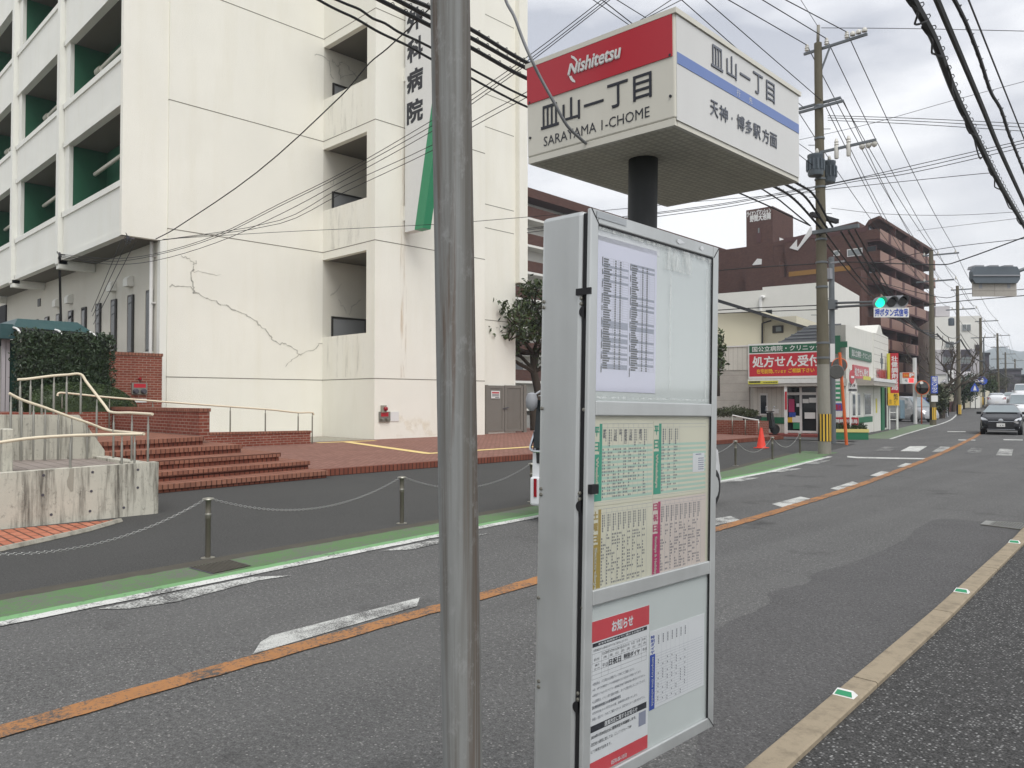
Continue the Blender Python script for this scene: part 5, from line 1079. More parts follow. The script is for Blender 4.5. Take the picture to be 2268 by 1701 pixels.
k = car('white_kei_car', 'white box shaped small car half hidden behind the timetable case', (-6.6, 9.34, 0), math.radians(10), KEI, 1.475, 'carwhite', (1.2, -1.25, .28), (7, 6, 2, 3),
    {'mir': (.75, 1.05), 'head': [(.4, 1.68, .62), (.66, 1.6, .62), (.68, 1.5, .78), (.45, 1.6, .8)], 'tail': [(.7, -1.7, .45), (.735, -1.67, .45), (.735, -1.67, .62), (.7, -1.7, .62)], 'pz': .62})
for sd in (-1, 1):
    MB().hexa([(sd * .6, -1.73, .78), (sd * .74, -1.66, .78), (sd * .745, -1.5, .78), (sd * .6, -1.6, .78), (sd * .6, -1.71, 1.2), (sd * .73, -1.67, 1.2), (sd * .735, -1.5, 1.2), (sd * .6, -1.6, 1.2)]).build('lamp_cluster', 'black', k, local=True)
MB().tube(smoothpath([(-.745, -1.6, 1.2), (-.745, -1.69, 1.05), (-.74, -1.72, .96), (-.6, -1.745, .94), (0, -1.755, .94), (.6, -1.745, .94), (.74, -1.72, .96)], 3), .018, 8).build('chrome_trim', 'chrome', k, local=True)
MB().lathe([(.03, -.12), (.075, -.07), (.08, .03), (.06, .1), (.02, .12)], (-.66, -1.82, 1.6), 12).tube([(-.66, -1.82, 1.66), (-.6, -1.7, 1.74)], .014, 6).build('rear_mirror', 'siggrey', k, local=True)
MB().prism([(-.69, -1.7, .98), (.69, -1.7, .98), (.66, -1.66, 1.62), (-.66, -1.66, 1.62)], (0, -.03, 0)).build('rear_glass', 'carglass' if False else 'glass', k, local=True)
[MB().box(sd * .62, sd * .66, -1.775, -1.755, .34, .58).build('rear_reflector', 'redlamp', k, local=True) for sd in (-1, 1)]
MB().bbox(-.735, .735, -1.76, -1.6, .22, .6, .03).build('bumper', 'carwhite', k, local=True)
# ================================================================ utility pole with transformers
def cross_arm(mb, a, b, w=.07): mb.bar(a, b, w, w)
def insulator(t, p, h=.22, r=.07): MB().lathe([(.02, -.08), (.035, 0), (r, .03), (r * .75, h * .35), (r, h * .45), (r * .7, h * .7), (r * .8, h * .8), (.03, h)], p, 10).build('insulator', 'insul', t)
YP = 23.25; zt2 = Z(1740, 0, 3.318)
pbse = GZ(1580 + 1366 / 5.53, 720 + 1575 / 5.53); pbse = Vector((-9.56, 23.22, 0))
ptop = PY(1811.5, 96, 23.22)
U = thing('utility_pole', 'tall concrete utility pole with two transformers beside the crossing', 'utility pole', pbse)
mid = pbse.lerp(ptop, .215)
tapered(pbse, mid, .19, .178, 18, 4).build('lower_shaft', 'polec_light', U); tapered(mid, ptop, .178, .112, 18, 8).build('upper_shaft', 'polec', U)
MB().tube([ptop, ptop + Vector((.02, 0, .55))], .05, 8).build('top_extension', 'polec_light', U)
zw0, zw1 = .38, 1.2
MB().lathe([(.1935, zw0), (.189, zw1)], pbse, 20).build('warning_band', 'black', U)
for i in range(8):
    a = math.radians(-100 + i * 28); r = .191; c = pbse + Vector((math.cos(a) * r, math.sin(a) * r, 0)); tv = Vector((-math.sin(a), math.cos(a), 0)) * .026; ov = Vector((math.cos(a), math.sin(a), 0)) * .005
    MB().poly([c - tv + ov + Vector((0, 0, zw0)), c + tv + ov + Vector((0, 0, zw0)), c + tv + ov + Vector((0, 0, zw1)), c - tv + ov + Vector((0, 0, zw1))]).build('yellow_stripe', 'stripes', U)
def onpole(z): return pbse.lerp(ptop, z / ptop.z)
for z, r in ((2.9, .182), (3.35, .18), (5.05, .172), (5.8, .168), (6.5, .165), (6.7, .164), (8.1, .155), (8.35, .154), (9.6, .143), (10.6, .135)):
    c = onpole(z); MB().lathe([(r, -.03), (r + .008, -.028), (r + .008, .028), (r, .03)], c, 18).build('steel_band', 'galv2', U)
A1 = [PY(*zt2(*q), 23.3) for q in ((135, 402), (600, 247))]
A1b = [PY(*zt2(*q), 23.35) for q in ((98, 803), (405, 716))]; A1c = [PY(*zt2(*q), 23.1) for q in ((98, 830), (425, 738))]
A2 = [PY(*zt2(*q), 23.1) for q in ((255, 1115), (665, 1032))]
ARM = {}
for nm, a in (('a', A1), ('b', A1b), ('c', A1c), ('d', A2)):
    z_ = (a[0].z + a[1].z) / 2 ; mb = MB(); a0, a1_ = a[0].copy(), a[1].copy(); a0.z = a1_.z = z_
    cross_arm(mb, a0, a1_); mb.build('cross_arm', 'galv2', U); ARM[nm] = (a0, a1_)
MB().bar(onpole(ARM['a'][0].z - .9), ARM['a'][0].lerp(ARM['a'][1], .43), .05, .05).build('arm_brace', 'galv2', U)
INS = []
for f in (.05, .37, .69): p = ARM['a'][0].lerp(ARM['a'][1], f) + Vector((0, 0, .06)); insulator(U, p); INS.append(p + Vector((0, 0, .2)))
for f in (.79, .88, .97): p = ARM['a'][0].lerp(ARM['a'][1], f) + Vector((0, -.05, .12)); MB().lathe([(.02, -.07), (.075, -.05), (.08, 0), (.06, .05), (.02, .08)], p, 12).build('arrester', 'insul', U)
for f in (.76, .87, .97): p = ARM['d'][0].lerp(ARM['d'][1], f) + Vector((0, 0, -.12)); MB().lathe([(.02, .08), (.08, .05), (.085, 0), (.06, -.05), (.02, -.08)], p, 12).build('arrester', 'insul', U)
for f in (.3, .52): p = ARM['d'][0].lerp(ARM['d'][1], f); MB().lathe([(.055, -.3), (.065, -.27), (.065, .05), (.05, .09), (.07, .12), (.05, .17), (.065, .2), (.03, .3)], p, 10).build('cut_out', 'insul', U)
for u0, u1, v0, v1, dy in ((160, 280, 1125, 1305, -.35), (285, 335, 1185, 1350, .35)):
    a, b = PY(*zt2(u0, v1), 23.22 + dy), PY(*zt2(u1, v0), 23.22 + dy); c = Vector(((a.x + b.x) / 2, 23.22 + dy, a.z)); r = (b.x - a.x) / 2 * .72 if dy < 0 else .2; hh = b.z - a.z
    r = .225
    tr = MB().lathe([(r * .9, 0), (r, .05), (r, hh - .07), (r * 1.04, hh - .06), (r * 1.04, hh), (.05, hh + .05)], c, 20).build('transformer', 'trans', U)
    mb = MB()
    for i in range(14): an = i * 6.283 / 14; mb.bar(c + Vector((math.cos(an) * (r + .02), math.sin(an) * (r + .02), hh * .25)), c + Vector((math.cos(an) * (r + .02), math.sin(an) * (r + .02), hh * .75)), .03, .05, (math.cos(an), math.sin(an), 0))
    mb.build('cooling_fins', 'trans', tr)
    MB().lathe([(.04, 0), (.06, .05), (.03, .14)], c + Vector((.1, -.12, hh)), 8).build('bushing', 'insul', tr)
zc2 = Z(1640, 420, 5.53)
a, b = PY(*zc2(885, 492), 23.0), PY(*zc2(1450, 437), 23.0); b.z = a.z = (a.z + b.z) / 2 - .05; mb = MB(); cross_arm(mb, a, b, .11); mb.build('cross_arm', 'galv2', U); ARM['e'] = (a, b)
a = PY(*zc2(865, 300), 22.8); b = a + Vector((.0, 1.1, 0)); MB().bar(a, b + Vector((.35, 0, -.1)), .12, .13).build('cable_closure', 'black', U)
for z in (4.2, 4.7, 5.3, 5.9, 7.3, 7.8, 9.0, 9.4, 9.9):
    c = onpole(z); sx = 1 if int(z * 10) % 2 else -1; MB().tube([c, c + Vector((sx * .34 * .714, sx * .34 * .7, .0))], .011, 6).build('step_bolt', 'galv2', U)
a = PX(*zs(1447, 445), -9.34); pl_ = MB()
mb = MB(); c = onpole(3.55)
# name plates on the pole
def pole_plate(nm, z0, z1, mat, txt=None, ink='ink', w=.12, lab=None):
    ang = math.radians(-44); o = Vector((math.cos(ang), math.sin(ang), 0)); r_ = Vector((-math.sin(ang), math.cos(ang), 0)); c = onpole((z0 + z1) / 2) + o * .2; c.z = 0
    P = MB(); P.hexa([c - r_ * w / 2 - o * .01 + Vector((0, 0, z0)), c + r_ * w / 2 - o * .01 + Vector((0, 0, z0)), c + r_ * w / 2 + o * .0 + Vector((0, 0, z0)), c - r_ * w / 2 + Vector((0, 0, z0)), c - r_ * w / 2 - o * .01 + Vector((0, 0, z1)), c + r_ * w / 2 - o * .01 + Vector((0, 0, z1)), c + r_ * w / 2 + Vector((0, 0, z1)), c - r_ * w / 2 + Vector((0, 0, z1))])
    return P.build(nm, mat, U)
# ================================================================ signal pole, traffic signals
sp_ = GZ(1845, 981.5); sb = thing('signal_pole', 'grey steel signal pole with a horizontal arm right behind the utility pole', 'signal pole', sp_)
D28 = (sp_ - CAM).dot(FW); tp = AT(1843, 568, D28)
MB().lathe([(.11, 0), (.105, 1.0), (.1, tp.z)], sp_, 16).build('shaft', 'galv2', sb)
sc_ = AT(1973.5, 669.5, 27.0); arm_z = AT(1843, 674, D28).z
for dz in (.06, -.1): MB().tube([Vector((sp_.x, sp_.y, arm_z + dz)), Vector((sc_.x, sc_.y, sc_.z + dz * .5))], .045, 10).build('arm', 'galv2', sb)
MB().cbox(Vector((sp_.x + .05, sp_.y - .1, arm_z - .02)), .3, .3, .35).build('arm_clamp', 'galv2', sb)
MB().cbox(Vector((sp_.x - .1, sp_.y - .2, arm_z + 1.15)), .35, .22, .4).cbox(Vector((sp_.x + .3, sp_.y - .2, arm_z + 1.55)), .5, .08, .06).build('junction_box', 'siggrey', sb)
a = AT(*zs(1442, 452), D28 - .15); b = AT(*zs(1477, 228), D28 - .15); zz0, zz1 = a.z, b.z
VR = (RT * 1).normalized(); VN = -FWH
def vbox(mb, c, w, h, d=.05, r=None):
    r = r or RT; n = Vector((r.y, -r.x, 0)); c = Vector(c)
    return mb.hexa([c - r * w / 2 + n * d / 2 - Vector((0, 0, h / 2)), c + r * w / 2 + n * d / 2 - Vector((0, 0, h / 2)), c + r * w / 2 - n * d / 2 - Vector((0, 0, h / 2)), c - r * w / 2 - n * d / 2 - Vector((0, 0, h / 2)),
                    c - r * w / 2 + n * d / 2 + Vector((0, 0, h / 2)), c + r * w / 2 + n * d / 2 + Vector((0, 0, h / 2)), c + r * w / 2 - n * d / 2 + Vector((0, 0, h / 2)), c - r * w / 2 - n * d / 2 + Vector((0, 0, h / 2))])
SR = Vector((math.cos(math.radians(14)), math.sin(math.radians(14)), 0))     # right-hand direction of boards facing back down the street
SN = Vector((SR.y, -SR.x, 0))
plc = vbox(MB(), (a + b) / 2, .17, zz1 - zz0, .02).build('street_plate', 'sign_white', sb)
sg = thing('traffic_signal', 'three lamp traffic signal showing green above a push button sign', 'traffic signal', sc_)
zsg = Z(1580, 440, 3.215)
lam = [AT(*zsg(*q), 27.0) for q in ((1184, 742), (1265, 738), (1344, 731))]
W1 = (lam[2] - lam[0]).length
ax = (lam[2] - lam[0]).normalized(); nn = ax.cross(Vector((0, 0, 1))).normalized()
if nn.dot(CAM - sc_) < 0: nn = -nn
hou = MB(); r = .215
c0, c2 = lam[0], lam[2]; ring = []
for i in range(13): an = math.pi / 2 + math.pi * i / 12; ring.append(c0 + ax * math.cos(an) * r + Vector((0, 0, 1)) * math.sin(an) * r)
for i in range(13): an = -math.pi / 2 + math.pi * i / 12; ring.append(c2 + ax * math.cos(an) * r + Vector((0, 0, 1)) * math.sin(an) * r)
hou.prism([p - nn * .09 for p in ring], nn * .1).build('housing', 'siggrey', sg)
for i, c in enumerate(lam):
    lens = MB(); P = [c + ax * math.cos(j * 6.283 / 24) * .165 + Vector((0, 0, 1)) * math.sin(j * 6.283 / 24) * .165 for j in range(24)]
    lens.prism([p + nn * .012 for p in P], nn * .02).build('green_lens' if i == 0 else 'amber_lens' if i == 1 else 'red_lens', 'green_on' if i == 0 else 'lens', sg)
    vis = MB(); vs = []; fs = []
    for j in range(17):
        an = math.radians(-20 + 220 * j / 16); e = c + ax * math.cos(an) * .19 + Vector((0, 0, 1)) * math.sin(an) * .19
        vs += [e + nn * .01, e + nn * (.05 + .2 * max(0, math.sin(an)) ** .5)]
        if j: fs.append((2 * j - 2, 2 * j - 1, 2 * j + 1, 2 * j))
    vis.mesh(vs, fs, True).build('visor', 'siggrey', sg)
bl, tr_ = AT(*zsg(1143, 843), 26.95), AT(*zsg(1392, 778), 26.95); bc2 = AT(*zsg(1267, 811), 26.95); wb, hb = (AT(*zsg(1392, 775), 26.95) - AT(*zsg(1143, 785), 26.95)).length, .34
dn = Vector((0, 0, 1))
def board(parent, c, w, h, r, mat, nm='board', d=.03):
    return vbox(MB(), c, w, h, d, r).build(nm, mat, parent)
axh = Vector((ax.x, ax.y, 0)).normalized()
board(sg, bc2, wb, hb, axh, 'sign_white', 'push_button_board')
mb = MB(); nb = axh.cross(dn); text(mb, '押ボタン式信号', bc2 - axh * wb * .47 - dn * hb * .38 + nb * .016, axh, dn, wb * .94, hb * .76, .03, lift=.004); mb.build('lettering', 'pblue', sg)
# rear of the opposing signal
DR = 19.5; zz = Z(1580, 440, 3.215)
s2 = thing('traffic_signal', 'rear of a grey traffic signal with a blank board hanging over the road', 'traffic signal', AT(*zz(2000, 545), DR))
pl0, pl1 = AT(*zz(1832, 600), DR), AT(*zz(2168, 490), DR); c = AT(*zz(2000, 546), DR); w = (AT(*zz(2168, 560), DR) - AT(*zz(1832, 560), DR)).length; h = .42
hx = RT; mb = MB(); ring = []
for sx, sz in ((-.5, -.25), (-.5, .2), (-.44, .5), (.44, .5), (.5, .2), (.5, -.25), (.44, -.5), (-.44, -.5)): ring.append(c + hx * sx * w + dn * sz * h)
mb.prism([p + FWH * .07 for p in ring], -FWH * .16).build('housing', 'trans', s2)
vbox(MB(), c - FWH * .1 - dn * .02, w * .99, .035, .03).build('seam', 'siggrey', s2)
mb = MB()
for i in range(3): cc = c + hx * (i - 1) * w * .31 + dn * .18; mb.prism([cc + hx * x * .14 + dn * z for x, z in ((-1, 0), (-.8, .08), (.8, .08), (1, 0))], FWH * .3)
mb.build('visor', 'siggrey', s2)
bcn = AT(*zz(2000, 632), DR); vbox(MB(), bcn, w * .93, .46, .03).build('blank_board', 'siding2', s2)
for sx in (-.3, .3): vbox(MB(), c + hx * sx * w - dn * .26, .08, .14, .03).build('bracket', 'siggrey', s2)
e = AT(2500, 560, DR + .5); MB().tube([c + hx * w * .49 + dn * .1, e + Vector((0, 0, .5))], .045, 10).build('arm', 'galv2', s2)
# ================================================================ pharmacy, on a street turned by ten degrees
TH10 = math.radians(10); CN = Vector((-13.255, 34.57, 0)); PN = Vector((math.cos(TH10), math.sin(TH10), 0)); PD = Vector((-math.sin(TH10), math.cos(TH10), 0))
S = thing('pharmacy', 'cream single storey pharmacy with green band and large red prescription sign', 'shop', CN, TH10)
TS = XF[S.name]; TSi = TS.inverted()
fr_ = lambda u, v, b=0.0: TSi @ PL(*zs(u, v), CN + PD * b, PN)          # front plane, local
sd_ = lambda u, v, a=0.0: TSi @ PL(*zs(u, v), CN + PN * a, PD)          # street side plane, local
lb = dict(local=True)
xl = fr_(430, 235).x; zt = 4.27; xe = -9.5
MB().box(xl + .15, -1.25, .9, 11.5, 0, zt - .04).build('rear_block', 'siding2', S, **lb)
MB().box(xl, -1.2, 0, .9, 2.52, zt).build('front_fascia_wall', 'siding', S, **lb)
MB().box(xe, xl - .002, .05, 6, 0, 3.05).build('left_wing', 'siding2', S, **lb); MB().box(xe, xl - .002, .03, 6, 3.05, 4.16).build('left_wing_siding', 'siding', S, **lb)
MB().box(xe, xl - .002, .0, .06, 4.16, 4.22).build('wing_coping', 'frame_w', S, **lb)
gs0, gs1 = fr_(445, 345).z, fr_(445, 255).z; rs0, rs1 = fr_(445, 632).z, fr_(445, 360).z; sx0 = fr_(445, 500).x; sx1 = -.72
sgn = MB().box(sx0 - .05, sx1 + .05, -.05, .0, rs0 - .1, gs1 + .08).build('sign_panel', 'sign_white', S, **lb)
MB().box(sx0, sx1, -.06, -.045, gs0, gs1).build('green_board', 'sign_green', sgn, **lb); MB().box(sx0, sx1, -.06, -.045, rs0, rs1).build('red_board', 'sign_red', sgn, **lb)
kx = (fr_(1272, 300).x - sx0) / (1272 - 445); X_ = lambda u: sx0 + (u - 445) * kx
ft = lambda mb, s, u0, u1, z0, z1, bold=.02: text(mb, s, (X_(u0), -.06, z0), (1, 0, 0), (0, 0, 1), X_(u1) - X_(u0), z1 - z0, bold, lift=.006)
mb = MB(); ft(mb, '国公立病院・クリニック', 485, 1320, gs0 + .05, gs1 - .05, .012); mb.build('lettering', 'sign_white', sgn, **lb)
mb = MB(); ft(mb, '処方せん受付', 490, 1310, fr_(600, 515).z, fr_(600, 385).z - .0, .022); mb.build('lettering', 'sign_white', sgn, **lb)
mb = MB(); ft(mb, '在宅訪問', 540, 730, fr_(600, 595).z, fr_(600, 540).z, .02); ft(mb, 'しています', 735, 905, fr_(600, 592).z, fr_(600, 556).z, .02); ft(mb, 'ご相談下さい', 932, 1240, fr_(600, 590).z, fr_(600, 538).z, .02); mb.build('lettering', 'egg', sgn, **lb)
cz0, cz1 = 2.24, 2.56
xc_ = fr_(428, 725, -.6).x; MB().box(xc_, .0, -.6, .18, cz0, cz1).build('canopy', 'siding2', S, **lb); MB().box(xc_ - .02, .02, -.63, -.58, cz1 - .18, cz1 + .02).build('canopy_edge', 'frame_w', S, **lb)
frc = lambda u, v: fr_(u, v, -.6)
a, b = frc(430, 725), frc(795, 680); yb_ = MB().box(a.x, b.x, -.65, -.632, a.z, b.z).build('yellow_board', 'lime', S, **lb)
mb = MB(); text(mb, '地域連携薬局', (a.x + (b.x - a.x) * .5, -.65, a.z + .05), (1, 0, 0), (0, 0, 1), (b.x - a.x) * .48, b.z - a.z - .1, .01, lift=.004)
for i in range(8): mb.box(a.x + (b.x - a.x) * (.04 + .048 * i), a.x + (b.x - a.x) * (.08 + .048 * i), -.655, -.65, a.z + .06, a.z + .14)
mb.build('lettering', 'ink', yb_, **lb)
# front under the canopy
MB().box(xl, -1.2, .2, .9, 0, 2.3).build('shopfront_wall', 'siding', S, **lb); MB().box(xl, fr_(860, 900).x, .17, .2, .52, .82).build('green_band', 'dgreen', S, **lb)
f6 = lambda u, v: fr_(u, v, .2)
w = MB().box(f6(572, 1000).x, f6(668, 1000).x, .15, .21, f6(620, 1105).z, f6(620, 835).z).build('narrow_window', 'frame_w', S, **lb); MB().box(f6(584, 1000).x, f6(654, 1000).x, .135, .152, f6(620, 1085).z, f6(620, 860).z).build('pane', 'glass', w, **lb)
w = MB().box(f6(905, 900).x, -1.2, .14, .2, .12, 2.2).build('glass_door', 'glass', S, **lb)
for u0, u1 in ((900, 912), (1062, 1090), (1265, 1290)): MB().box(f6(u0, 900).x, f6(u1, 900).x, .1, .16, .12, 2.2).build('door_frame', 'frame_w', w, **lb)
MB().box(f6(905, 900).x, -1.2, .105, .16, 1.85, 1.97).build('door_head', 'frame_w', w, **lb); MB().box(f6(905, 900).x, -1.2, .105, .16, .12, .22).build('door_sill', 'frame_w', w, **lb)
for u0, v0, u1, v1, m in ((930, 905, 1000, 1065, 'magenta'), (935, 1070, 1015, 1125, 'pblue'), (975, 1110, 1065, 1190, 'sign_white'), (985, 1195, 1065, 1270, 'hosp_green'), (910, 1130, 975, 1190, 'egg'), (1100, 905, 1175, 955, 'sign_white'), (1180, 890, 1270, 950, 'sign_white'), (1125, 1070, 1255, 1145, 'sign_white'), (1025, 960, 1060, 1000, 'paper_w'), (725, 1030, 800, 1082, 'sign_white')):
    a, b = f6(u0, v1), f6(u1, v0); MB().box(a.x, b.x, .09 if u0 > 800 else .16, .098 if u0 > 800 else .198, a.z, b.z).build('window_poster', m, w, **lb)
c = fr_(890, 1312, -.5); MB().box(c.x - .06, c.x + .06, -.55, -.45, 0, 2.24).build('canopy_post', 'frame_w', S, **lb)
a, b = fr_(878, 1035, -.56), fr_(900, 815, -.56); MB().box(a.x, b.x, -.57, -.555, a.z, b.z).build('post_banner', 'sign_red', S, **lb)
MB().box(xl, 0, -1.4, .6, .0, .1).build('porch', 'porch', S, **lb)
# street side: siding corner, rendered wall, gabled front
g0 = sd_(1958, 800).y; g1 = sd_(2140, 800).y; yc1 = sd_(1625, 800).y
MB().box(-1.2, -.002, 0, .6, 2.56, 4.95).build('corner_siding', 'siding', S, **lb)
MB().prism([(0, 0, 0), (0, g0, 0), (0, g0, 5.06), (0, 0, 4.95)], (-1.2, 0, 0)).build('side_wall', 'shopwhite', S, **lb)
pk = sd_(2030, 5); MB().prism([(.03, g0, 0), (.03, g1, 0), (.03, g1, 5.15), (.03, pk.y + .9, 5.2), (.03, pk.y + .25, 5.62), (.03, pk.y - .25, 5.62), (.03, pk.y - 1.1, 5.1), (.03, g0, 5.06)], (-1.2, 0, 0)).build('gable_front', 'siding2' if False else 'shopwhite', S, **lb)
mb = MB()
for i in range(7): z = 2.9 + i * .36; mb.box(.03, .034, g0 + .05, g1 - .05, z, z + .02)
mb.build('board_joint', 'siding2', S, **lb)
def sideboard(u0, v0, u1, v1, mat, nm, a=.03): 
    p, q = sd_(u0, v1, a), sd_(u1, v0, a); z0 = (sd_(u0, v1, a).z + 0) ; return p, q
def sbx(y0, y1, z0, z1, mat, nm, x0=0.0, x1=.05): return MB().box(x0, x1, y0, y1, z0, z1).build(nm, mat, S, **lb)
y0, y1 = sd_(1662, 330).y, sd_(1926, 430).y; z0, z1 = sd_(1662, 405).z + .02, sd_(1662, 265).z
gb = sbx(y0, y1, z0, z1, 'sign_green', 'green_board'); mb = MB(); text(mb, '国公立病院・クリニック', (.05, y0 + .35, z0 + .1), (0, 1, 0), (0, 0, 1), y1 - y0 - .7, z1 - z0 - .2, .015, lift=.006); mb.build('lettering', 'sign_white', gb, **lb)
y0, y1 = sd_(1702, 550).y, sd_(1893, 600).y; z0, z1 = sd_(1702, 650).z, sd_(1702, 485).z
gb = sbx(y0, y1, z0, z1, 'sign_red', 'red_board'); mb = MB(); text(mb, '処方せん受付', (.05, y0 + .25, z0 + .12), (0, 1, 0), (0, 0, 1), y1 - y0 - .5, z1 - z0 - .24, .03, lift=.006); mb.build('lettering', 'sign_white', gb, **lb)
y0, y1 = sd_(1985, 620).y, sd_(2120, 620).y; mb = MB(); text(mb, '壮健調剤薬局', (.06, y0, sd_(1985, 662).z), (0, 1, 0), (0, 0, 1), y1 - y0, .55, .04, lift=.01); mb.build('red_lettering', 'sign_red', S, **lb)
cy_ = sd_(2052, 440); MB().box(.03, .06, cy_.y - .12, cy_.y + .12, cy_.z - .42, cy_.z + .42).box(.03, .058, cy_.y - .36, cy_.y + .36, cy_.z - .14, cy_.z + .14).build('cross_emblem', 'trans', S, **lb)
y0, y1 = sd_(1750, 700).y, sd_(2036, 730).y; MB().box(.0, .75, y0, y1, 2.3, 2.62).build('side_canopy', 'siding2', S, **lb); MB().box(.74, .78, y0 - .02, y1 + .02, 2.5, 2.66).build('canopy_edge', 'frame_w', S, **lb)
y0, y1 = sd_(1828, 700, .76).y, sd_(1920, 700, .76).y; sbx(y0, y1, 2.5, 2.66, 'lime', 'yellow_board', .781, .79)
for u0, u1, v0, v1, m in ((1690, 1730, 800, 1090, 'glass'), (1755, 1790, 830, 1110, 'paper_w'), (1840, 1920, 835, 1110, 'frame_w')):
    p, q = sd_(u0, v1), sd_(u1, v0); w = sbx(p.y, q.y, .85, 1.95, 'frame_w', 'side_window', .0, .04); MB().box(.04, .05, p.y + .1, q.y - .1, .92, 1.88).build('pane', 'glass_l' if m != 'glass' else 'glass', w, **lb)
sbx(0.02, g0 - .3, .52, .8, 'dgreen', 'green_band', 0, .012); sbx(sd_(2040, 900).y, sd_(2072, 900).y, 0, 2.45, 'dgreen', 'green_post', .03, .1); sbx(sd_(1980, 900).y, sd_(1995, 900).y, .95, 1.7, 'lime', 'yellow_plate', .03, .045)
sbx(sd_(2078, 900).y, sd_(2110, 900).y, .1, 2.3, 'dark', 'dark_doorway', .03, .036)
# green cross sign by the corner
p0 = fr_(1515, 240, -.25); t = thing('cross_sign', 'dark green cross sign on the pharmacy corner', 'sign', TS @ p0)
cw_ = 1.05 * .3
MB().box(p0.x - .42, p0.x + .42, -.3, -.2, p0.z - .13, p0.z + .13).box(p0.x - .13, p0.x + .13, -.302, -.198, p0.z - .4, p0.z + .4).build('cross', 'sign_green', t, TS); MB().box(p0.x - .03, p0.x + .03, -.2, 0, p0.z - .03, p0.z + .03).build('bracket', 'galv2', t, TS)
# boards behind the poles: green, white, banner
for u0, v0, u1, v1, m, nm, lab in ((1425, 690, 1582, 930, 'hosp_green', 'green_board', 'green notice board standing at the pharmacy corner'), (1435, 940, 1580, 1115, 'sign_white', 'white_board', 'white price board with red lettering at the pharmacy corner')):
    a, b = fr_(u0, v1, -1.45), fr_(u1, v0, -1.45); t = thing(nm, lab, 'board', TS @ Vector(((a.x + b.x) / 2, -1.45, 0)))
    MB().box(a.x, b.x, -1.47, -1.42, a.z, b.z).box(a.x, a.x + .05, -1.46, -1.43, 0, a.z).box(b.x - .05, b.x, -1.46, -1.43, 0, a.z).build('board', m, t, TS); mb = MB()
    if m == 'hosp_green':
        for i in range(6): mb.box(a.x + .25, b.x - .1, -1.475, -1.47, a.z + .1 + i * .2, a.z + .18 + i * .2)
        mb.build('print', 'sign_white', t, TS)
    else:
        text(mb, '薬局', (a.x + .4 * (b.x - a.x), -1.47, a.z + .25), (1, 0, 0), (0, 0, 1), .5 * (b.x - a.x), .25, .03, lift=.006); mb.build('lettering', 'sign_red', t, TS); MB().box(a.x, b.x, -1.476, -1.471, b.z - .38, b.z - .06).build('blue_print', 'pblue', t, TS)
a, b = fr_(1440, 1222, -2.1), fr_(1778, 1132, -2.1); t = thing('red_banner', 'long red banner with white lettering above the green planter', 'banner', TS @ Vector((a.x, -2.1, 0)))
MB().box(a.x, b.x, -2.12, -2.1, a.z, b.z).build('banner', 'sign_red', t, TS); mb = MB(); text(mb, '壮健調剤薬局', (a.x - .0, -2.12, a.z + .08), (1, 0, 0), (0, 0, 1), (b.x - a.x) * .96, b.z - a.z - .16, .03, lift=.006); mb.build('lettering', 'sign_white', t, TS); MB().box(a.x, a.x + .05, -2.09, -2.05, 0, b.z).box(b.x - .05, b.x, -2.09, -2.05, 0, b.z).build('banner_post', 'frame_w', t, TS)
# green planter
pa, pb2 = GZ(*zs(1440, 1402)), GZ(*zs(1900, 1405)); dv = (pb2 - pa).normalized(); t = thing('street_planter', 'green and yellow planter box with low bushes', 'planter', pa)
nv = Vector((-dv.y, dv.x, 0)); q_ = [pa, pb2, pb2 + nv * 1.0, pa + nv * 1.0]
hz = .3; MB().prism(q_, (0, 0, hz)).build('box', 'dgreen', t); MB().prism([q_[0] - nv * .02 - dv * .02 + dn * hz, q_[1] - nv * .02 + dv * .02 + dn * hz, q_[2] + nv * .02 + dv * .02 + dn * hz, q_[3] + nv * .02 - dv * .02 + dn * hz], (0, 0, .13)).build('yellow_rim', 'beige', t)
P = [];
for _ in range(2600):
    f, g_ = random.random(), random.random(); P.append(pa + dv * f * (pb2 - pa).length + nv * (.1 + .8 * g_) + dn * (.4 + .3 * random.random() * (1 - abs(g_ - .5))))
leaves(MB(), P, .08, .5).build('bushes', 'leaf', t)
# brick planter, rail and scooter by the left wing
t = thing('brick_planter', 'red brick planter with a handrail beside the parked scooter', 'planter', GZ(*zs(300, 1345), .15))
pa = PY(*zs(-120, 1350), 30); YB2 = 30.0; f30 = lambda u, v: PY(*zs(u, v), YB2)
a, b = f30(-200, 1345), f30(520, 1172); MB().box(a.x, b.x, YB2, YB2 + .3, .1, b.z).build('brick_face', 'brick', t); MB().box(a.x, b.x - .02, YB2 + .3, YB2 + 1.2, .1, b.z - .03).build('bed', 'brick', t)
P = [];
c = f30(130, 1120)
for _ in range(2600): an = random.random() * 6.28; r = random.random() ** .4; P.append(c + Vector((math.cos(an) * 1.1 * r, .9 + math.sin(an) * .6 * r, random.random() * .5 * (1 - r * .5))))
leaves(MB(), P, .09, .5).build('bush', 'bush', t)
t = thing('handrail', 'thin white handrail descending beside the brick planter', 'handrail', f30(550, 1350)); f29 = lambda u, v: PY(*zs(u, v), 29.8)
MB().tube([f29(235, 1105), f29(420, 1145), f29(552, 1165), f29(556, 1200)], .03, 8).build('rail', 'frame_w', t)
for u, v in ((232, 1105), (392, 1140), (553, 1165)): p = f29(u, v); MB().tube([(p.x, p.y, .12), p], .025, 8).build('post', 'steel', t)
pc = PL(*zs(610, 1340), CN + PD * -2.0, PN); pc.z = .1; t = thing('motor_scooter', 'black motor scooter parked in front of the pharmacy wing', 'scooter', pc, math.radians(60)); rt_ = math.radians
lc = dict(local=True)
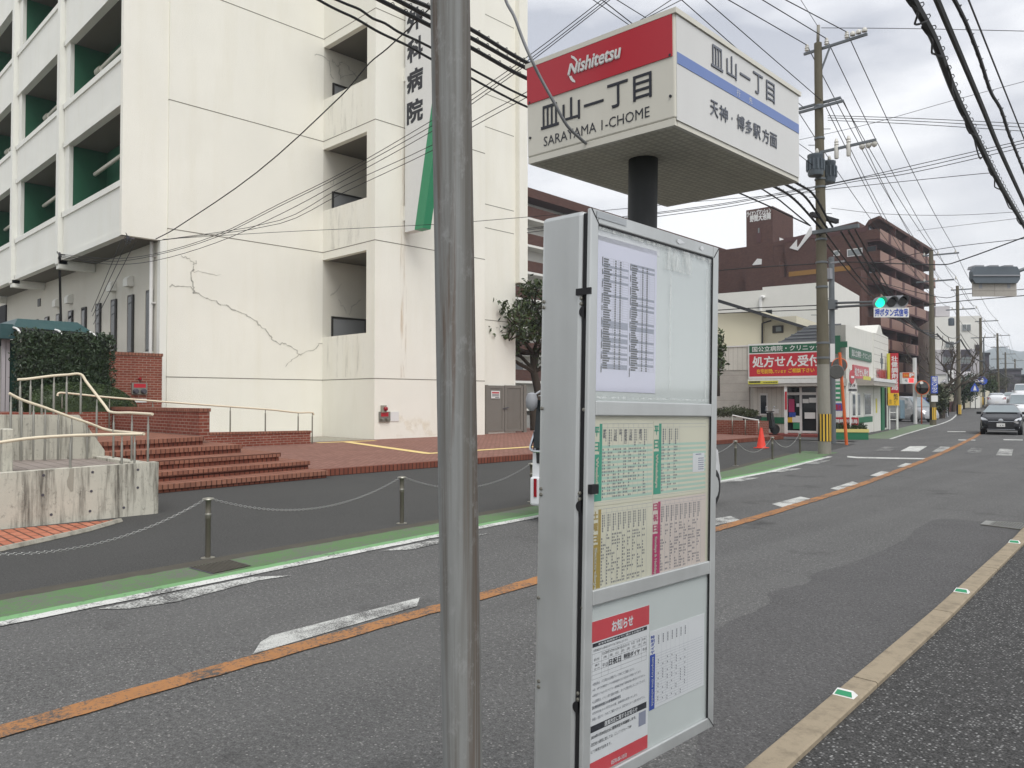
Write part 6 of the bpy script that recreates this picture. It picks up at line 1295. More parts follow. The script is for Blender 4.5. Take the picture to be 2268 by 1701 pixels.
for x in (-.6, .6): MB().lathe([(.15, -.05), (.22, -.045), (.22, .045), (.15, .05)], (x, 0, .22), 16, 'y').build('wheel', 'rubber', t, **lc)
MB().hexa([(-.85, -.16, .3), (-.2, -.16, .3), (-.2, .16, .3), (-.85, .16, .3), (-.95, -.12, .72), (-.2, -.15, .7), (-.2, .15, .7), (-.95, .12, .72)]).build('rear_body', 'bike', t, **lc)
MB().bbox(-.85, -.15, -.14, .14, .71, .82, .03).build('seat', 'black', t, **lc); MB().bbox(-.25, .45, -.15, .15, .25, .33, .02).build('floorboard', 'bike', t, **lc)
MB().hexa([(.35, -.18, .3), (.55, -.15, .3), (.55, .15, .3), (.35, .18, .3), (.28, -.16, .95), (.42, -.12, .98), (.42, .12, .98), (.28, .16, .95)]).build('leg_shield', 'bike', t, **lc)
MB().tube([(.33, -.33, 1.02), (.36, 0, 1.0), (.33, .33, 1.02)], .02, 8).build('handlebar', 'black', t, **lc)
for y in (-.3, .3): MB().lathe([(.0, -.01), (.055, 0), (.0, .012)], (.36, y, 1.2), 12, 'x').tube([(.34, y, 1.02), (.36, y, 1.18)], .008, 6).build('mirror', 'chrome', t, **lc)
MB().lathe([(.045, 0), (.05, .01), (.02, .05)], (-.97, 0, .6), 10, 'x').build('tail_lamp', 'redlamp', t, **lc); MB().box(-1.0, -.99, -.1, .1, .42, .52).build('number_plate', 'sign_white', t, **lc)
# mirror on orange post, no entry sign
po = GZ(*zs(1632, 1468)); D_ = (po - CAM).dot(FW); tp = AT(*zs(1550, 640), D_)
t = thing('road_mirror', 'grey backed convex road mirrors on a leaning orange post', 'road mirror', po)
MB().tube([po, tp + Vector((0, 0, .9))], .055, 12).build('post', 'orange', t)
for u, v, r, dd in ((1508, 572, .26, -.15), (1545, 490, .27, .35)):
    c = AT(*zs(u, v), D_ + dd); nrm = (RT * -.35 + FWH * -.93).normalized(); 
    prof = [(.0, -.05), (r * .5, -.035), (r * .9, -.01), (r, .02), (r, .05)]
    mb = MB(); e1 = nrm.cross(dn).normalized(); vs = []; n = 24
    for rr, hh in prof[1:]: vs += [c + nrm * (-hh) + e1 * math.cos(2 * math.pi * k / n) * rr + dn * math.sin(2 * math.pi * k / n) * rr for k in range(n)]
    fs = [(i * n + k, i * n + (k + 1) % n, (i + 1) * n + (k + 1) % n, (i + 1) * n + k) for i in range(3) for k in range(n)] + [tuple(range(n))]
    mb.mesh(vs, fs, True).build('mirror_back', 'mirror' if dd < 0 else 'orange', t)
    MB().poly([c + nrm * .04 + e1 * math.cos(2 * math.pi * k / n) * r * .9 + dn * math.sin(2 * math.pi * k / n) * r * .9 for k in range(n)]).build('mirror_face', 'mirror_f' if dd < 0 else 'mirror', t)
pn = GZ(*zs(1680, 1400)); D_ = (pn - CAM).dot(FW); t = thing('no_entry_sign', 'round red no entry sign above a white time plate', 'road sign', pn); at = lambda u, v: AT(*zs(u, v), D_)
tp = at(1690, 640); MB().tube([pn, Vector((pn.x, pn.y, tp.z + .35))], .035, 10).build('post', 'frame_w', t)
c = at(1693, 637) - FWH * .06; R_ = .29; SR = (RT * .68 + FWH * .73).normalized(); SN = Vector((SR.y, -SR.x, 0)); MB().prism([c + SR * math.cos(k * .2618) * R_ + dn * math.sin(k * .2618) * R_ for k in range(24)], SN * -.02).build('disc', 'sign_red', t)
vbox(MB(), c + SN * .012, .34, .09, .012, SR).build('white_bar', 'sign_white', t)
c = at(1698, 765) - FWH * .06; SR = Vector((math.cos(math.radians(14)), math.sin(math.radians(14)), 0)); SN = Vector((SR.y, -SR.x, 0)); vbox(MB(), c, .34, .36, .02, SR).build('time_plate', 'sign_white', t); mb = MB(); text(mb, '7-9', c - SR * .1 + dn * .02 + SN * .01, SR, dn, .2, .11, .01, lift=.006)
for i in range(6): vbox(mb, c - dn * .1 + SR * (-.13 + .052 * i) + SN * .014, .04, .09, .006, SR)
mb.build('lettering', 'ink', t)
# ================================================================ signs along the far street
ps0, ps1 = GZ(*zf(400, 1272)), GZ(*zf(505, 1280)); D_ = (ps1 - CAM).dot(FW); zv = Z(1960, 770, 8.733); at = lambda u, v: AT(*zv(u, v), D_)
t = thing('pharmacy_pylon', 'tall red and yellow vertical pharmacy sign on white legs', 'sign', ps1)
HR = RT
a, b = at(58, 1120), at(278, 108); R0 = (at(278, 600) - at(58, 600)); wf = R0.length; r_ = R0.normalized(); n_ = Vector((r_.y, -r_.x, 0))
o = at(58, 1120); o.z = 0
def vp(mb, u0, v0, u1, v1, d0, d1):
    z0, z1 = at(150, v1).z, at(150, v0).z; x0, x1 = (at(u0, 600) - at(58, 600)).dot(r_), (at(u1, 600) - at(58, 600)).dot(r_)
    c = [o + r_ * x + n_ * d for x, d in ((x0, d1), (x1, d1), (x1, d0), (x0, d0))]; return mb.hexa([p + dn * z0 for p in c] + [p + dn * z1 for p in c]), x0, x1, z0, z1
m, *_ = vp(MB(), 58, 110, 112, 880, -.1, .0); m.build('yellow_side', 'lime', t)
m, x0, x1, z0, z1 = vp(MB(), 110, 105, 268, 878, -.1, .02); m.build('red_board', 'sign_red', t)
mb = MB(); vtext(mb, '壮健調剤薬局', o + r_ * (x0 + (x1 - x0) * .13) + n_ * .02 + dn * (z0 + .15), r_, dn, (x1 - x0) * .74, z1 - z0 - .3, .022, .1, .006); mb.build('lettering', 'sign_white', t)
m, x0, x1, z0, z1 = vp(MB(), 58, 880, 270, 1118, -.1, .02); m.build('yellow_board', 'egg', t)
mb = MB(); vtext(mb, '処方', o + r_ * (x0 + .5 * (x1 - x0)) + n_ * .02 + dn * (z0 + .42 * (z1 - z0)), r_, dn, .4 * (x1 - x0), .54 * (z1 - z0), .02, .1, .006); vtext(mb, 'せん', o + r_ * (x0 + .5 * (x1 - x0)) + n_ * .02 + dn * (z0 + .04), r_, dn, .26 * (x1 - x0), .34 * (z1 - z0), .0, .1, .006); vtext(mb, '受付', o + r_ * (x0 + .1 * (x1 - x0)) + n_ * .02 + dn * (z0 + .06), r_, dn, .22 * (x1 - x0), .4 * (z1 - z0), 0, .1, .006); mb.build('lettering', 'ink', t)
for u0, u1 in ((98, 122), (242, 278)):
    x0, x1 = (at(u0, 600) - at(58, 600)).dot(r_), (at(u1, 600) - at(58, 600)).dot(r_); zt = at(150, 105 if u1 > 200 else 1120).z
    c = [o + r_ * x + n_ * d for x, d in ((x0, -.12), (x1, -.12), (x1, -.2), (x0, -.2))]; MB().hexa(c + [p + dn * zt for p in c]).build('leg', 'frame_w', t)
for v in (1255, 1390): m, *_ = vp(MB(), 110, v - 8, 255, v + 8, -.19, -.13); m.build('cross_bar', 'frame_w', t)
# parking sign on white post
pp = GZ(*zf(704, 1210)); D_ = (pp - CAM).dot(FW); at = lambda u, v: AT(*zv(u, v), D_)
t = thing('parking_sign', 'orange and white parking sign on a tall white post', 'sign', pp); tp = at(578, 195)
MB().tube([pp, Vector((pp.x, pp.y, tp.z))], .12, 14).build('post', 'frame_w', t)
c = at(432, 590); w, h = (at(555, 590) - at(310, 590)).length, at(430, 480).z - at(430, 700).z
bx = vbox(MB(), c, w, h, .3, RT).build('box', 'sign_white', t)
co = at(432, 535); vbox(MB(), co - FWH * .155, w * .92, h * .46, .02).build('orange_panel', 'orange', bx)
mb = MB(); text(mb, 'P', at(455, 572) - FWH * .17, RT, dn, w * .3, h * .32, .05, lift=.006); mb.build('letter', 'sign_white', bx); mb = MB(); text(mb, '24h', at(338, 556) - FWH * .17, RT, dn, w * .36, h * .16, .01, lift=.006); mb.build('hours', 'egg', bx)
vbox(MB(), at(485, 635) - FWH * .155, w * .38, h * .36, .02).build('red_display', 'red_on', bx); mb = MB(); text(mb, '満', at(450, 668) - FWH * .165, RT, dn, w * .3, h * .28, .0, lift=.004); mb.build('display_letter', 'nred', bx)
mb = MB(); text(mb, 'Q', at(365, 655) - FWH * .155, RT, dn, w * .16, h * .16, .03, lift=.006); mb.build('emblem', 'ink', bx)
t = thing('road_mirror', 'round convex road mirror beside the parking sign post', 'road mirror', pp + Vector((.3, -.2, 0))); c = at(668, 775) - FWH * .35; R_ = (at(800, 775) - at(540, 775)).length / 2
vs = []; fs = []; n = 24
for i in range(6):
    ph = i / 5 * .9; rr = R_ * math.sin(ph) / math.sin(.9) ; hh = R_ * .35 * (math.cos(ph) - math.cos(.9)) / (1 - math.cos(.9))
    vs += [c + RT * math.cos(2 * math.pi * k / n) * rr + dn * math.sin(2 * math.pi * k / n) * rr - FWH * hh for k in range(n)]
    if i: fs += [((i - 1) * n + k, (i - 1) * n + (k + 1) % n, i * n + (k + 1) % n, i * n + k) for k in range(n)]
MB().mesh(vs, fs, True).build('mirror_face', 'mirror_f', t); MB().tube([c + RT * math.cos(2 * math.pi * k / 24) * R_ + dn * math.sin(2 * math.pi * k / 24) * R_ for k in range(24)], .03, 6, closed=True).build('rim', 'orange', t)
MB().prism([c + FWH * .05 + RT * math.cos(2 * math.pi * k / 24) * R_ + dn * math.sin(2 * math.pi * k / 24) * R_ for k in range(24)], FWH * .05).build('back', 'mirror', t)
q = at(590, 1470); MB().tube([c + FWH * .1 - dn * R_ * .3, c + FWH * .12 - dn * (c.z - .0)], .04, 8).build('post', 'orange', t)
# fence, parked car behind it
def AZ(x, y, D): p = AT(x, y, D); return p
fa, fb = AT(*zv(600, 1370), 60), AT(*zv(880, 1310), 70); t = thing('sheet_fence', 'blue grey corrugated sheet fence behind the road mirror', 'fence', fa)
h0, h1 = AT(*zv(600, 1030), 60).z, AT(*zv(880, 950), 70).z; n = 44; vs = []; fs = []; dv = (fb - fa).normalized(); nv = Vector((dv.y, -dv.x, 0))
for i in range(n + 1):
    f = i / n; p = fa.lerp(fb, f) + nv * (.05 if i % 2 else -.05); vs += [Vector((p.x, p.y, -.1 + f * .2)), Vector((p.x, p.y, h0 + (h1 - h0) * f))]
    if i: fs.append((2 * i - 2, 2 * i, 2 * i + 1, 2 * i - 1))
MB().mesh(vs, fs).build('sheets', 'fence_b', t); 
mb = MB(); p = fa.lerp(fb, .45) + nv * .08; MB().hexa([p + dv * x + nv * d + dn * z for z in (h0 - .9, h0 + .1) for x, d in ((0, .0), (3.6, 0), (3.6, -.04), (0, -.04))]).build('blue_board', 'pblue', t)
fa2 = AT(*zv(300, 1370), 52); t = thing('sheet_fence', 'short blue sheet fence under the parking sign', 'fence', fa2); fb2 = AT(*zv(385, 1370), 53)
MB().hexa([fa2 + FWH * .05, fa2, fb2, fb2 + FWH * .05] + [p + dn * (AT(*zv(300, 1010), 52).z - fa2.z) for p in (fa2 + FWH * .05, fa2, fb2, fb2 + FWH * .05)]).build('sheets', 'fence_b', t)
cp = AT(*zv(420, 1390), 57); cp.z = 0
VANFULL = [(-2.2, .35, .9, 1.2, .75, .76, .65), (-2.15, .25, 1.05, 1.7, .82, .83, .68), (-1.9, .22, 1.05, 1.85, .845, .845, .7), (0, .2, 1.03, 1.9, .845, .845, .7), (.8, .2, 1.0, 1.82, .845, .845, .68), (1.5, .2, .98, 1.1, .84, .84, .7), (2.0, .22, .8, .98, .82, .8, .66), (2.2, .3, .6, .8, .7, .7, .5)]
FR = {'mir': (1.15, 1.15), 'head': [(.45, 2.2, .68), (.75, 2.08, .68), (.8, 1.95, .85), (.5, 2.1, .86)], 'tail': [(.7, -2.2, .8), (.8, -2.14, .8), (.8, -2.14, 1.3), (.72, -2.16, 1.3)], 'pz': .55}
car('silver_car', 'silver car parked behind the blue sheet fence', cp, math.pi + YAW + .35, VANFULL, 1.7, 'carsilver', (1.4, -1.4, .32), (5, 4, 1, 2), FR, detail=False)
# cars on the far road
def farcar(name, label, px, py, D, rz, st, W, paint, wh, gl, fr, face=True):
    p = AT(px, py, D); return car(name, label, p, rz, st, W, paint, wh, gl, fr, detail=False)
FH = {'mir': (.75, 1.0), 'head': [(.45, 1.96, .62), (.62, 1.9, .58), (.8, 1.72, .72), (.62, 1.82, .76)], 'tail': [(.5, -2.03, .82), (.74, -1.97, .78), (.8, -1.88, 1.0), (.55, -2.0, .98)], 'pz': .5}
farcar('white_hatchback', 'white hatchback seen from behind, driving away beyond the black car', 2207, 902, 78, math.radians(13), HATCH, 1.7, 'carwhite', (1.3, -1.25, .3), (6, 5, 2, 3), FH)
farcar('white_van', 'white van coming behind the black car at the right edge', 2263, 930, 57, math.pi + .2, [(y, a, b + .1, c + .06, d, e, f) for y, a, b, c, d, e, f in VANFULL], 1.7, 'carwhite', (1.4, -1.4, .32), (5, 4, 1, 2), FR)
farcar('white_sedan', 'small white car far away in the oncoming queue', 2237, 893, 100, math.pi + .2, HATCH, 1.7, 'carsilver', (1.3, -1.25, .3), (6, 5, 2, 3), FH)
farcar('white_minibus', 'distant white minibus at the right edge of the frame', 2264, 888, 90, math.pi + .2, [(y, a, b, c + .1, d, e, f) for y, a, b, c, d, e, f in VANFULL], 1.7, 'carwhite', (1.4, -1.4, .32), (5, 4, 1, 2), FR)
# ================================================================ further poles
GP = 'utility poles lining the far left side'
def pole(label, px, pyb, pyt, D, r, arms=2, mat='polec', band=True, lean=0, ad=None):
    b = AT(px, pyb, D); tz = AT(px, pyt, D).z; tpv = Vector((b.x + lean, b.y, tz)); t = thing('utility_pole', label, 'utility pole', b, group=GP)
    tapered(b, tpv, r, r * .65, 12, 4).build('shaft', mat, t)
    if band:
        MB().lathe([(r * 1.02, .35), (r * 1.0, 1.15)], b, 12).build('warning_band', 'black', t)
        for i in range(3): an = math.radians(-75 + 30 * i); c = b + Vector((math.cos(an), math.sin(an), 0)) * r * 1.02; tv = Vector((-math.sin(an), math.cos(an), 0)) * .04; MB().poly([c - tv + dn * .35, c + tv + dn * .35, c + tv + dn * 1.15, c - tv + dn * 1.15]).build('yellow_stripe', 'stripes', t)
    pts = []; nd = ad or Vector((.97, .2, 0))
    for k in range(arms):
        z = tz - .35 - k * 1.7; mb = MB(); c = Vector((tpv.x, tpv.y, z)); cross_arm(mb, c - nd * (.5 if k == 0 else .9), c + nd * (1.6 - .3 * k), .09); mb.build('cross_arm', 'galv2', t)
        for f in (-.4, .4, 1.4): p = c + nd * f; MB().lathe([(.05, 0), (.07, .06), (.03, .2)], p, 8).build('insulator', 'insul', t); pts.append(p + dn * .2)
    return t, b, tpv, pts
t2_, b2, tp2, ins2 = pole('dark utility pole carrying a blue clinic board', 2066.5, 941.5, 552, 50.0, .2, 2)
vz = AT(*zf(928, 625), 49.7).z; vz0 = AT(*zf(928, 835), 49.7).z; w = .42; c = Vector((b2.x, b2.y, (vz + vz0) / 2)) - FWH * .2
cb = vbox(MB(), c, w, vz - vz0, .06).build('clinic_board', 'pblue', t2_); mb = MB(); vtext(mb, '船津クリニック', c - RT * w * .38 - FWH * .03 - dn * (vz - vz0) * .47, RT, dn, w * .76, (vz - vz0) * .94, .02, .1, .006); mb.build('lettering', 'sign_white', cb); vbox(MB(), c - dn * ((vz - vz0) / 2 + .35), w, .4, .06).build('address_plate', 'sign_white', t2_)
t3_, b3, tp3, ins3 = pole('second dark utility pole, beyond the clinic board', 2124, 926, 632, 66, .19, 2)
MB().lathe([(.22, 0), (.24, .1), (.24, .6), (.1, .7)], Vector((b3.x - .5, b3.y, AT(2124, 720, 66).z)), 14).build('transformer', 'trans', t3_)
t4_, b4, tp4, ins4 = pole('third utility pole, by the blue pedestrian sign', 2174, 904, 704, 80, .19, 2)
t5_, b5, tp5, ins5 = pole('slim utility pole with many cross arms in the distance', 2211, 885, 738, 112, .2, 3, band=False)
t6_, b6, tp6, ins6 = pole('tiny distant utility pole left of the hill', 2228, 880, 780, 140, .2, 2, band=False)
t7_, b7, tp7, ins7 = pole('farthest utility pole with a box near its top', 2249, 880, 795, 165, .22, 2, band=False)
t8_, b8, tp8, ins8 = pole('grey steel pole right behind the third utility pole', 2180.5, 896, 748, 84, .1, 0, 'galv2', False)
# blue pedestrian and arrow signs, bus stop further on
p = AT(*zf(1440, 1030), 72); t = thing('pedestrian_sign', 'blue five sided pedestrian crossing sign on a thin post', 'road sign', p); tz = AT(*zf(1428, 768), 72)
MB().tube([p, Vector((p.x, p.y, tz.z))], .035, 8).build('post', 'galv2', t); s_ = .62; cc = tz - FWH * .06
MB().prism([cc + RT * x * s_ + dn * z * s_ for x, z in ((-.62, -.55), (.62, -.55), (.62, -.2), (0, .75), (-.62, -.2))], FWH * .02).build('board', 'pblue', t); MB().prism([cc - FWH * .012 + RT * x * s_ + dn * z * s_ for x, z in ((-.25, -.4), (.25, -.4), (.12, .1), (0, .35), (-.12, .1))], FWH * .01).build('walker', 'sign_white', t)
c = AT(*zf(1505, 682), 79) - FWH * .3; t = thing('arrow_sign', 'round blue direction sign fixed to the third utility pole', 'road sign', c); MB().prism([c + RT * math.cos(k * .2618) * .5 + dn * math.sin(k * .2618) * .42 for k in range(24)], FWH * .03).build('disc', 'pblue', t); MB().prism([c - FWH * .012 + RT * x + dn * z for x, z in ((-.06, -.3), (.06, -.3), (.06, .05), (.18, .05), (0, .3), (-.18, .05), (-.06, .05))], FWH * .01).build('arrow', 'sign_white', t)
p = AT(*zf(1098, 1140), 64); t = thing('bus_stop_sign', 'distant bus stop sign with red topped round board', 'bus stop', p); c = AT(*zf(1062, 835), 64)
MB().bar(p, AT(*zf(1075, 870), 64), .3, .06).build('post', 'siggrey', t); w = .62; MB().prism([c + RT * x * w + dn * z * w for x, z in ((-.5, -.5), (.5, -.5), (.5, .2), (.35, .5), (-.35, .5), (-.5, .2))], FWH * .06).build('board', 'sign_white', t); MB().prism([c - FWH * .01 + RT * x * w + dn * z * w for x, z in ((-.5, .15), (.5, .15), (.35, .5), (-.35, .5))], FWH * .008).build('red_top', 'sign_red', t)
p = AT(*zf(1108, 1140), 66); t = thing('lamp_post', 'thin dark post with a small white sign beside the bare tree', 'post', p); MB().tube([p, AT(*zf(1100, 540), 66)], .06, 8).build('shaft', 'blk_metal', t); c = AT(*zf(1130, 635), 66); vbox(MB(), c, .6, 1.15, .06).build('sign_board', 'sign_white', t); mb = MB(); vtext(mb, 'いしい', c - RT * .18 - FWH * .035 - dn * .45, RT, dn, .36, .9, .02, .1, .006); mb.build('lettering', 'ink', t)
# ================================================================ brown apartment block
rzA = math.radians(3.8); Ad = Vector((-math.sin(rzA), math.cos(rzA), 0)); An = Vector((math.cos(rzA), math.sin(rzA), 0)); zA_ = Z(1640, 420, 5.53); DA = 96
AC = AT(*zA_(1715, 1000), DA); AC.z = 0; A = thing('apartment_block', 'large brown tiled apartment block with rows of pinkish balconies', 'apartment block', AC, rzA); TA = XF[A.name]; TAi = TA.inverted()
af = lambda u, v, b=0.0: TAi @ PL(*zA_(u, v), AC + Ad * b, An); as_ = lambda u, v, a=0.0: TAi @ PL(*zA_(u, v), AC + An * a, Ad)
ylen = as_(2385, 900).y; ze = as_(1715, 480).z
tops = [as_(1715, v).z for v in (480, 760, 1010, 1260, 1545)]; fh = (tops[0] - tops[4]) / 4; levels = [tops[0] - fh * i for i in range(8)]
MB().box(-30, -1.6, 1.0, ylen, -1, ze + .2).build('core', 'maroon', A, **lb)
gab = [af(1180, 520, 1.0), af(1405, 372, 1.0)]
MB().prism([(-15, .95, ze - .2), (-1.6, .95, ze - .2), (-1.6, .95, ze + 1.5), (-.3, .95, ze + 1.45), (-.3, .95, ze + 1.85), (-2.5, .95, af(1965, 432).z), (af(1405, 372).x, .95, af(1405, 372).z), (-15, .95, af(1170, 530).z)], (0, ylen - 1.5, 0)).build('gable_roof', 'maroon', A, **lb)
for i, z in enumerate(levels):
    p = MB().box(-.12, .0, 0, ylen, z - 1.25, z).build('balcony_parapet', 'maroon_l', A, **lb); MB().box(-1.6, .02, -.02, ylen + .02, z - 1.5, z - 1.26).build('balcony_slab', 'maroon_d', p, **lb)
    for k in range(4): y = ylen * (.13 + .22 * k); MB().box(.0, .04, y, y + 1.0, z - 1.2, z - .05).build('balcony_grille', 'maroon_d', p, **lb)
    MB().box(-1.7, -.0, -.12, 0, z - 1.25, z).build('end_parapet', 'maroon', p, **lb)
    for k in range(6):
        y = ylen * (.03 + .16 * k); w = MB().box(-1.6, -1.56, y, y + 2.6, z - 1.2 , z + .95).build('balcony_window', 'glass', A, **lb); MB().box(-1.56, -1.54, y + 1.2, y + 1.4, z - 1.2, z + .95).build('mullion', 'maroon_d', w, **lb)
    for k in range(1, 4): y = ylen * .25 * k; MB().box(-1.6, -.1, y, y + .15, z - 1.25, z + 1.4).build('balcony_divider', 'maroon_d', A, **lb)
# blocks stepping down on the near side
def ablk(u0, v0, u1, b, zb=-1, dep=9, nm='wing', mat='maroon'):
    p, q = af(u0, v0, b), af(u1, v0, b); return MB().box(p.x, q.x, b, b + dep, zb, p.z).build(nm, mat, A, **lb), p.x, q.x, p.z
w1, x0, x1, z1 = ablk(540, 640, 1560, .6); MB().box(x0, x1, .55, .6, z1 - .05, z1 + .5).build('roof_railing', 'maroon_d', w1, **lb)
for u0, v0, u1, v1 in ((1318, 722, 1485, 815), (1152, 752, 1205, 805), (880, 775, 935, 880), (1555, 690, 1660, 770)):
    a, b = af(u0, v1, .6), af(u1, v0, .6); w = MB().box(a.x - .1, b.x + .1, .52, .6, a.z - .1, b.z + .1).build('window', 'frame_w' if u0 != 1555 else 'maroon_d', A, **lb); MB().box(a.x, b.x, .5, .525, a.z, b.z).build('pane', 'glass_l' if u0 != 1555 else 'glass', w, **lb)
ablk(565, 800, 1000, .2, nm='wing'); w_, x0, x1, z1 = ablk(420, 1085, 1480, -2.5, nm='lower_wing'); 
a, b = af(590, 1085, -2.6), af(1345, 985, -2.6); MB().box(a.x, b.x, -2.55, -2.5, z1, z1 + .62).build('amber_fence', 'amber', w_, **lb)
ablk(60, 930, 480, -1.2, nm='stair_wing'); ablk(250, 830, 470, 1.5, nm='wing')
tw, x0, x1, zt_w = ablk(70, 255, 395, .9, dep=7.5, nm='tower')
# lettering on the tower
a, b = af(82, 330, .9), af(372, 250, .9); mb = MB(); text(mb, 'ライオンズマンション', (a.x, .9, af(200, 318, .9).z), (1, 0, 0), (0, 0, 1), b.x - a.x, .78, .04, .12, lift=.03); a, b = af(118, 390, .9), af(372, 320, .9); text(mb, '野間大池南', (a.x, .9, af(200, 385, .9).z), (1, 0, 0), (0, 0, 1), b.x - a.x, .85, .04, lift=.03); mb.build('lettering', 'sign_white', tw, **lb)
a, b = af(202, 650, .9), af(252, 510, .9); w = MB().box(a.x, b.x, .82, .9, a.z, b.z).build('tower_window', 'maroon_d', A, **lb); MB().box(a.x + .2, b.x - .2, .8, .83, a.z + 2, b.z - .2).build('pane', 'glass_l', w, **lb)
q = as_(485, 420, x1); MB().box(x1 + .01, x1 + .04, 3.2, 4.6, zt_w - 11, zt_w - 4).build('side_plate', 'sign_white', A, **lb)
for pts in (((860, 450), (878, 470), (868, 545), (700, 745), (600, 715), (690, 610), (690, 700), (705, 700)), ((145, 920), (205, 845), (258, 850), (255, 915), (150, 925))):
    P = [af(u, v, .45 if pts[0][0] > 500 else -1.35) for u, v in pts]; MB().prism([tuple(p) for p in P], (0, .1, 0)).build('white_stair_flank', 'frame_w', A, **lb)
# lower left corridors of the same block, seen right of the hospital
LB = thing('apartment_block', 'brown banded corridor block behind the hospital', 'apartment block', AT(1240, 900, 88)); zl_ = Z(1150, 440, 3.606)
LBP = AT(1240, 900, 88); dirL = Vector((-math.sin(math.radians(2.4)), math.cos(math.radians(2.4)), 0)); nL = Vector((dirL.y, -dirL.x, 0)); lz = lambda x, y: PL(x, y, LBP, dirL)
tl, tr2 = lz(1176, 420), lz(1320, 470)
xa, xb = lz(1120, 900), lz(1653, 900)
def lbox(z0, z1, d0, d1, a=None, b=None):
    a, b = a or xa, b or xb; c = [Vector((p.x, p.y, 0)) + nL * d for p, d in ((a, d1), (b, d1), (b, d0), (a, d0))]; return MB().hexa([p + dn * z0 for p in c] + [p + dn * z1 for p in c])
lbox(-1, tl.z - .8, -9, -1.6).build('inner_wall', 'whitewall', LB); z = tl.z
lbox(z - 1.0, z, -9, .4).build('roof_edge', 'maroon', LB)
i = 0
while z > 2:
    z -= 3.0; lbox(z - .1, z + 1.1, -.15, 0).build('corridor_parapet', 'maroon', LB); lbox(z - .35, z - .1, -1.6, 0).build('corridor_slab', 'whitewall', LB)
    for k in range(5): a = xa.lerp(xb, .03 + .19 * k); b = xa.lerp(xb, .03 + .19 * k + .05); lbox(z - .1, z + 2.0, -1.62, -1.57, a, b).build('corridor_door', 'grey_door', LB)
# ================================================================ houses behind the pharmacy
t = thing('white_block', 'plain white rendered block behind the tiled roof house', 'building', AT(1700, 900, 56)); a, b = AT(*zA_(-340, 1200), 56), AT(*zA_(1232, 1270), 56); WBd = PN
P0 = AT(*zA_(270, 1215), 56); wl_ = lambda u, v, o=0: PL(*zA_(u, v), P0 + Vector((-math.sin(TH10), math.cos(TH10), 0)) * o, PN)
x0, x1, x2 = wl_(-500, 1300), wl_(270, 1215), wl_(1148, 1170)
def pbox(pa, pb, z0, z1, dep): a = Vector((pa.x, pa.y, 0)); b = Vector((pb.x, pb.y, 0)); c = [a, b, b + PD * dep, a + PD * dep]; return MB().hexa([p + dn * z0 for p in c] + [p + dn * z1 for p in c])
pbox(x0, x1, 0, wl_(270, 1230).z, 8).build('left_wall', 'whitewall', t); pbox(x1, x2, 0, wl_(270, 1212).z + .1, 9).build('right_wall', 'whitewall', t)
p, q = wl_(248, 1500, -.1), wl_(290, 1310, -.1); MB().tube(smoothpath([Vector((p.x, p.y, p.z)), Vector((p.x, p.y, q.z - .2)), Vector(((p.x + q.x) / 2, p.y, q.z)), Vector((q.x, q.y, q.z - .1))], 3), .13, 8).build('vent_pipe', 'frame_w', t)
p, q = wl_(310, 1530, -.05), wl_(385, 1470, -.05); pbox(p, q, p.z, q.z, .1).build('window', 'glass', t)
HD = 43; HP = AT(*zA_(0, 1600), HD); hw = lambda x, y, o=0: PL(x, y, HP + PD * o, PN); zz = Z(1580, 440, 3.215); hz = lambda u, v, o=0: hw(*zz(u, v), o)
t = thing('tiled_house', 'cream house with a dark sloping tiled roof behind the pharmacy', 'house', HP)
a, b = hz(-160, 1000), hz(345, 1000); pbox(a, b, 0, hz(345, 850).z + .4, 6).build('wall', 'housewall', t); a2, b2_ = hz(345, 1000, .4), hz(592, 1000, .4); pbox(a2, b2_, 0, hz(480, 880, .4).z + .3, 6).build('wall', 'housewall', t)
r0, r1 = hz(-160, 655, -.5), hz(672, 912, -.5)
MB().prism([r0, r1, r1 - dn * .16, r0 - dn * .2], PD * 7).build('roof', 'rooftile', t)
mb = MB(); mb.tube([hz(412, 868, -.1), hz(348, 888, -.1), hz(348, 1040, -.1)], .05, 6); mb.build('gutter_pipe', 'black', t)
p, q = hz(420, 958, .3), hz(495, 902, .3); w = pbox(p, q, p.z, q.z, .12).build('window', 'frame_d', t); pbox(p + RT * .08 - PD * .02, q - RT * .08 - PD * .02, p.z + .08, q.z - .08, .03).build('pane', 'glass_l', w)
t = thing('tiled_eave', 'low dark tiled roof right above the pharmacy sign', 'roof', CN + PD * 1.5 - PN * 3); p, q = fr_(750, 200, 1.0), fr_(1290, 195, 1.0)
T_ = lambda v: TS @ Vector(v)
z0 = 4.2; MB().hexa([T_((p.x, 1.0, z0 - .1)), T_((-1.0, 1.0, z0 - .1)), T_((-1.0, 4.5, z0 - .1)), T_((p.x, 4.5, z0 - .1)), T_((p.x - .1, .95, z0)), T_((-.9, .95, z0)), T_((-.9, 3.6, z0 + 1.15)), T_((p.x + 1.0, 3.6, z0 + 1.15))]).build('roof', 'rooftile', t)
mb = MB()
for i in range(1, 6): f = i / 6; mb.bar(T_((p.x - .1 + 1.1 * f, .95 + 2.65 * f, z0 + .02 + 1.15 * f)), T_((-.9, .95 + 2.65 * f, z0 + .02 + 1.15 * f)), .12, .06)
mb.build('tile_rows', 'roof_g', t)
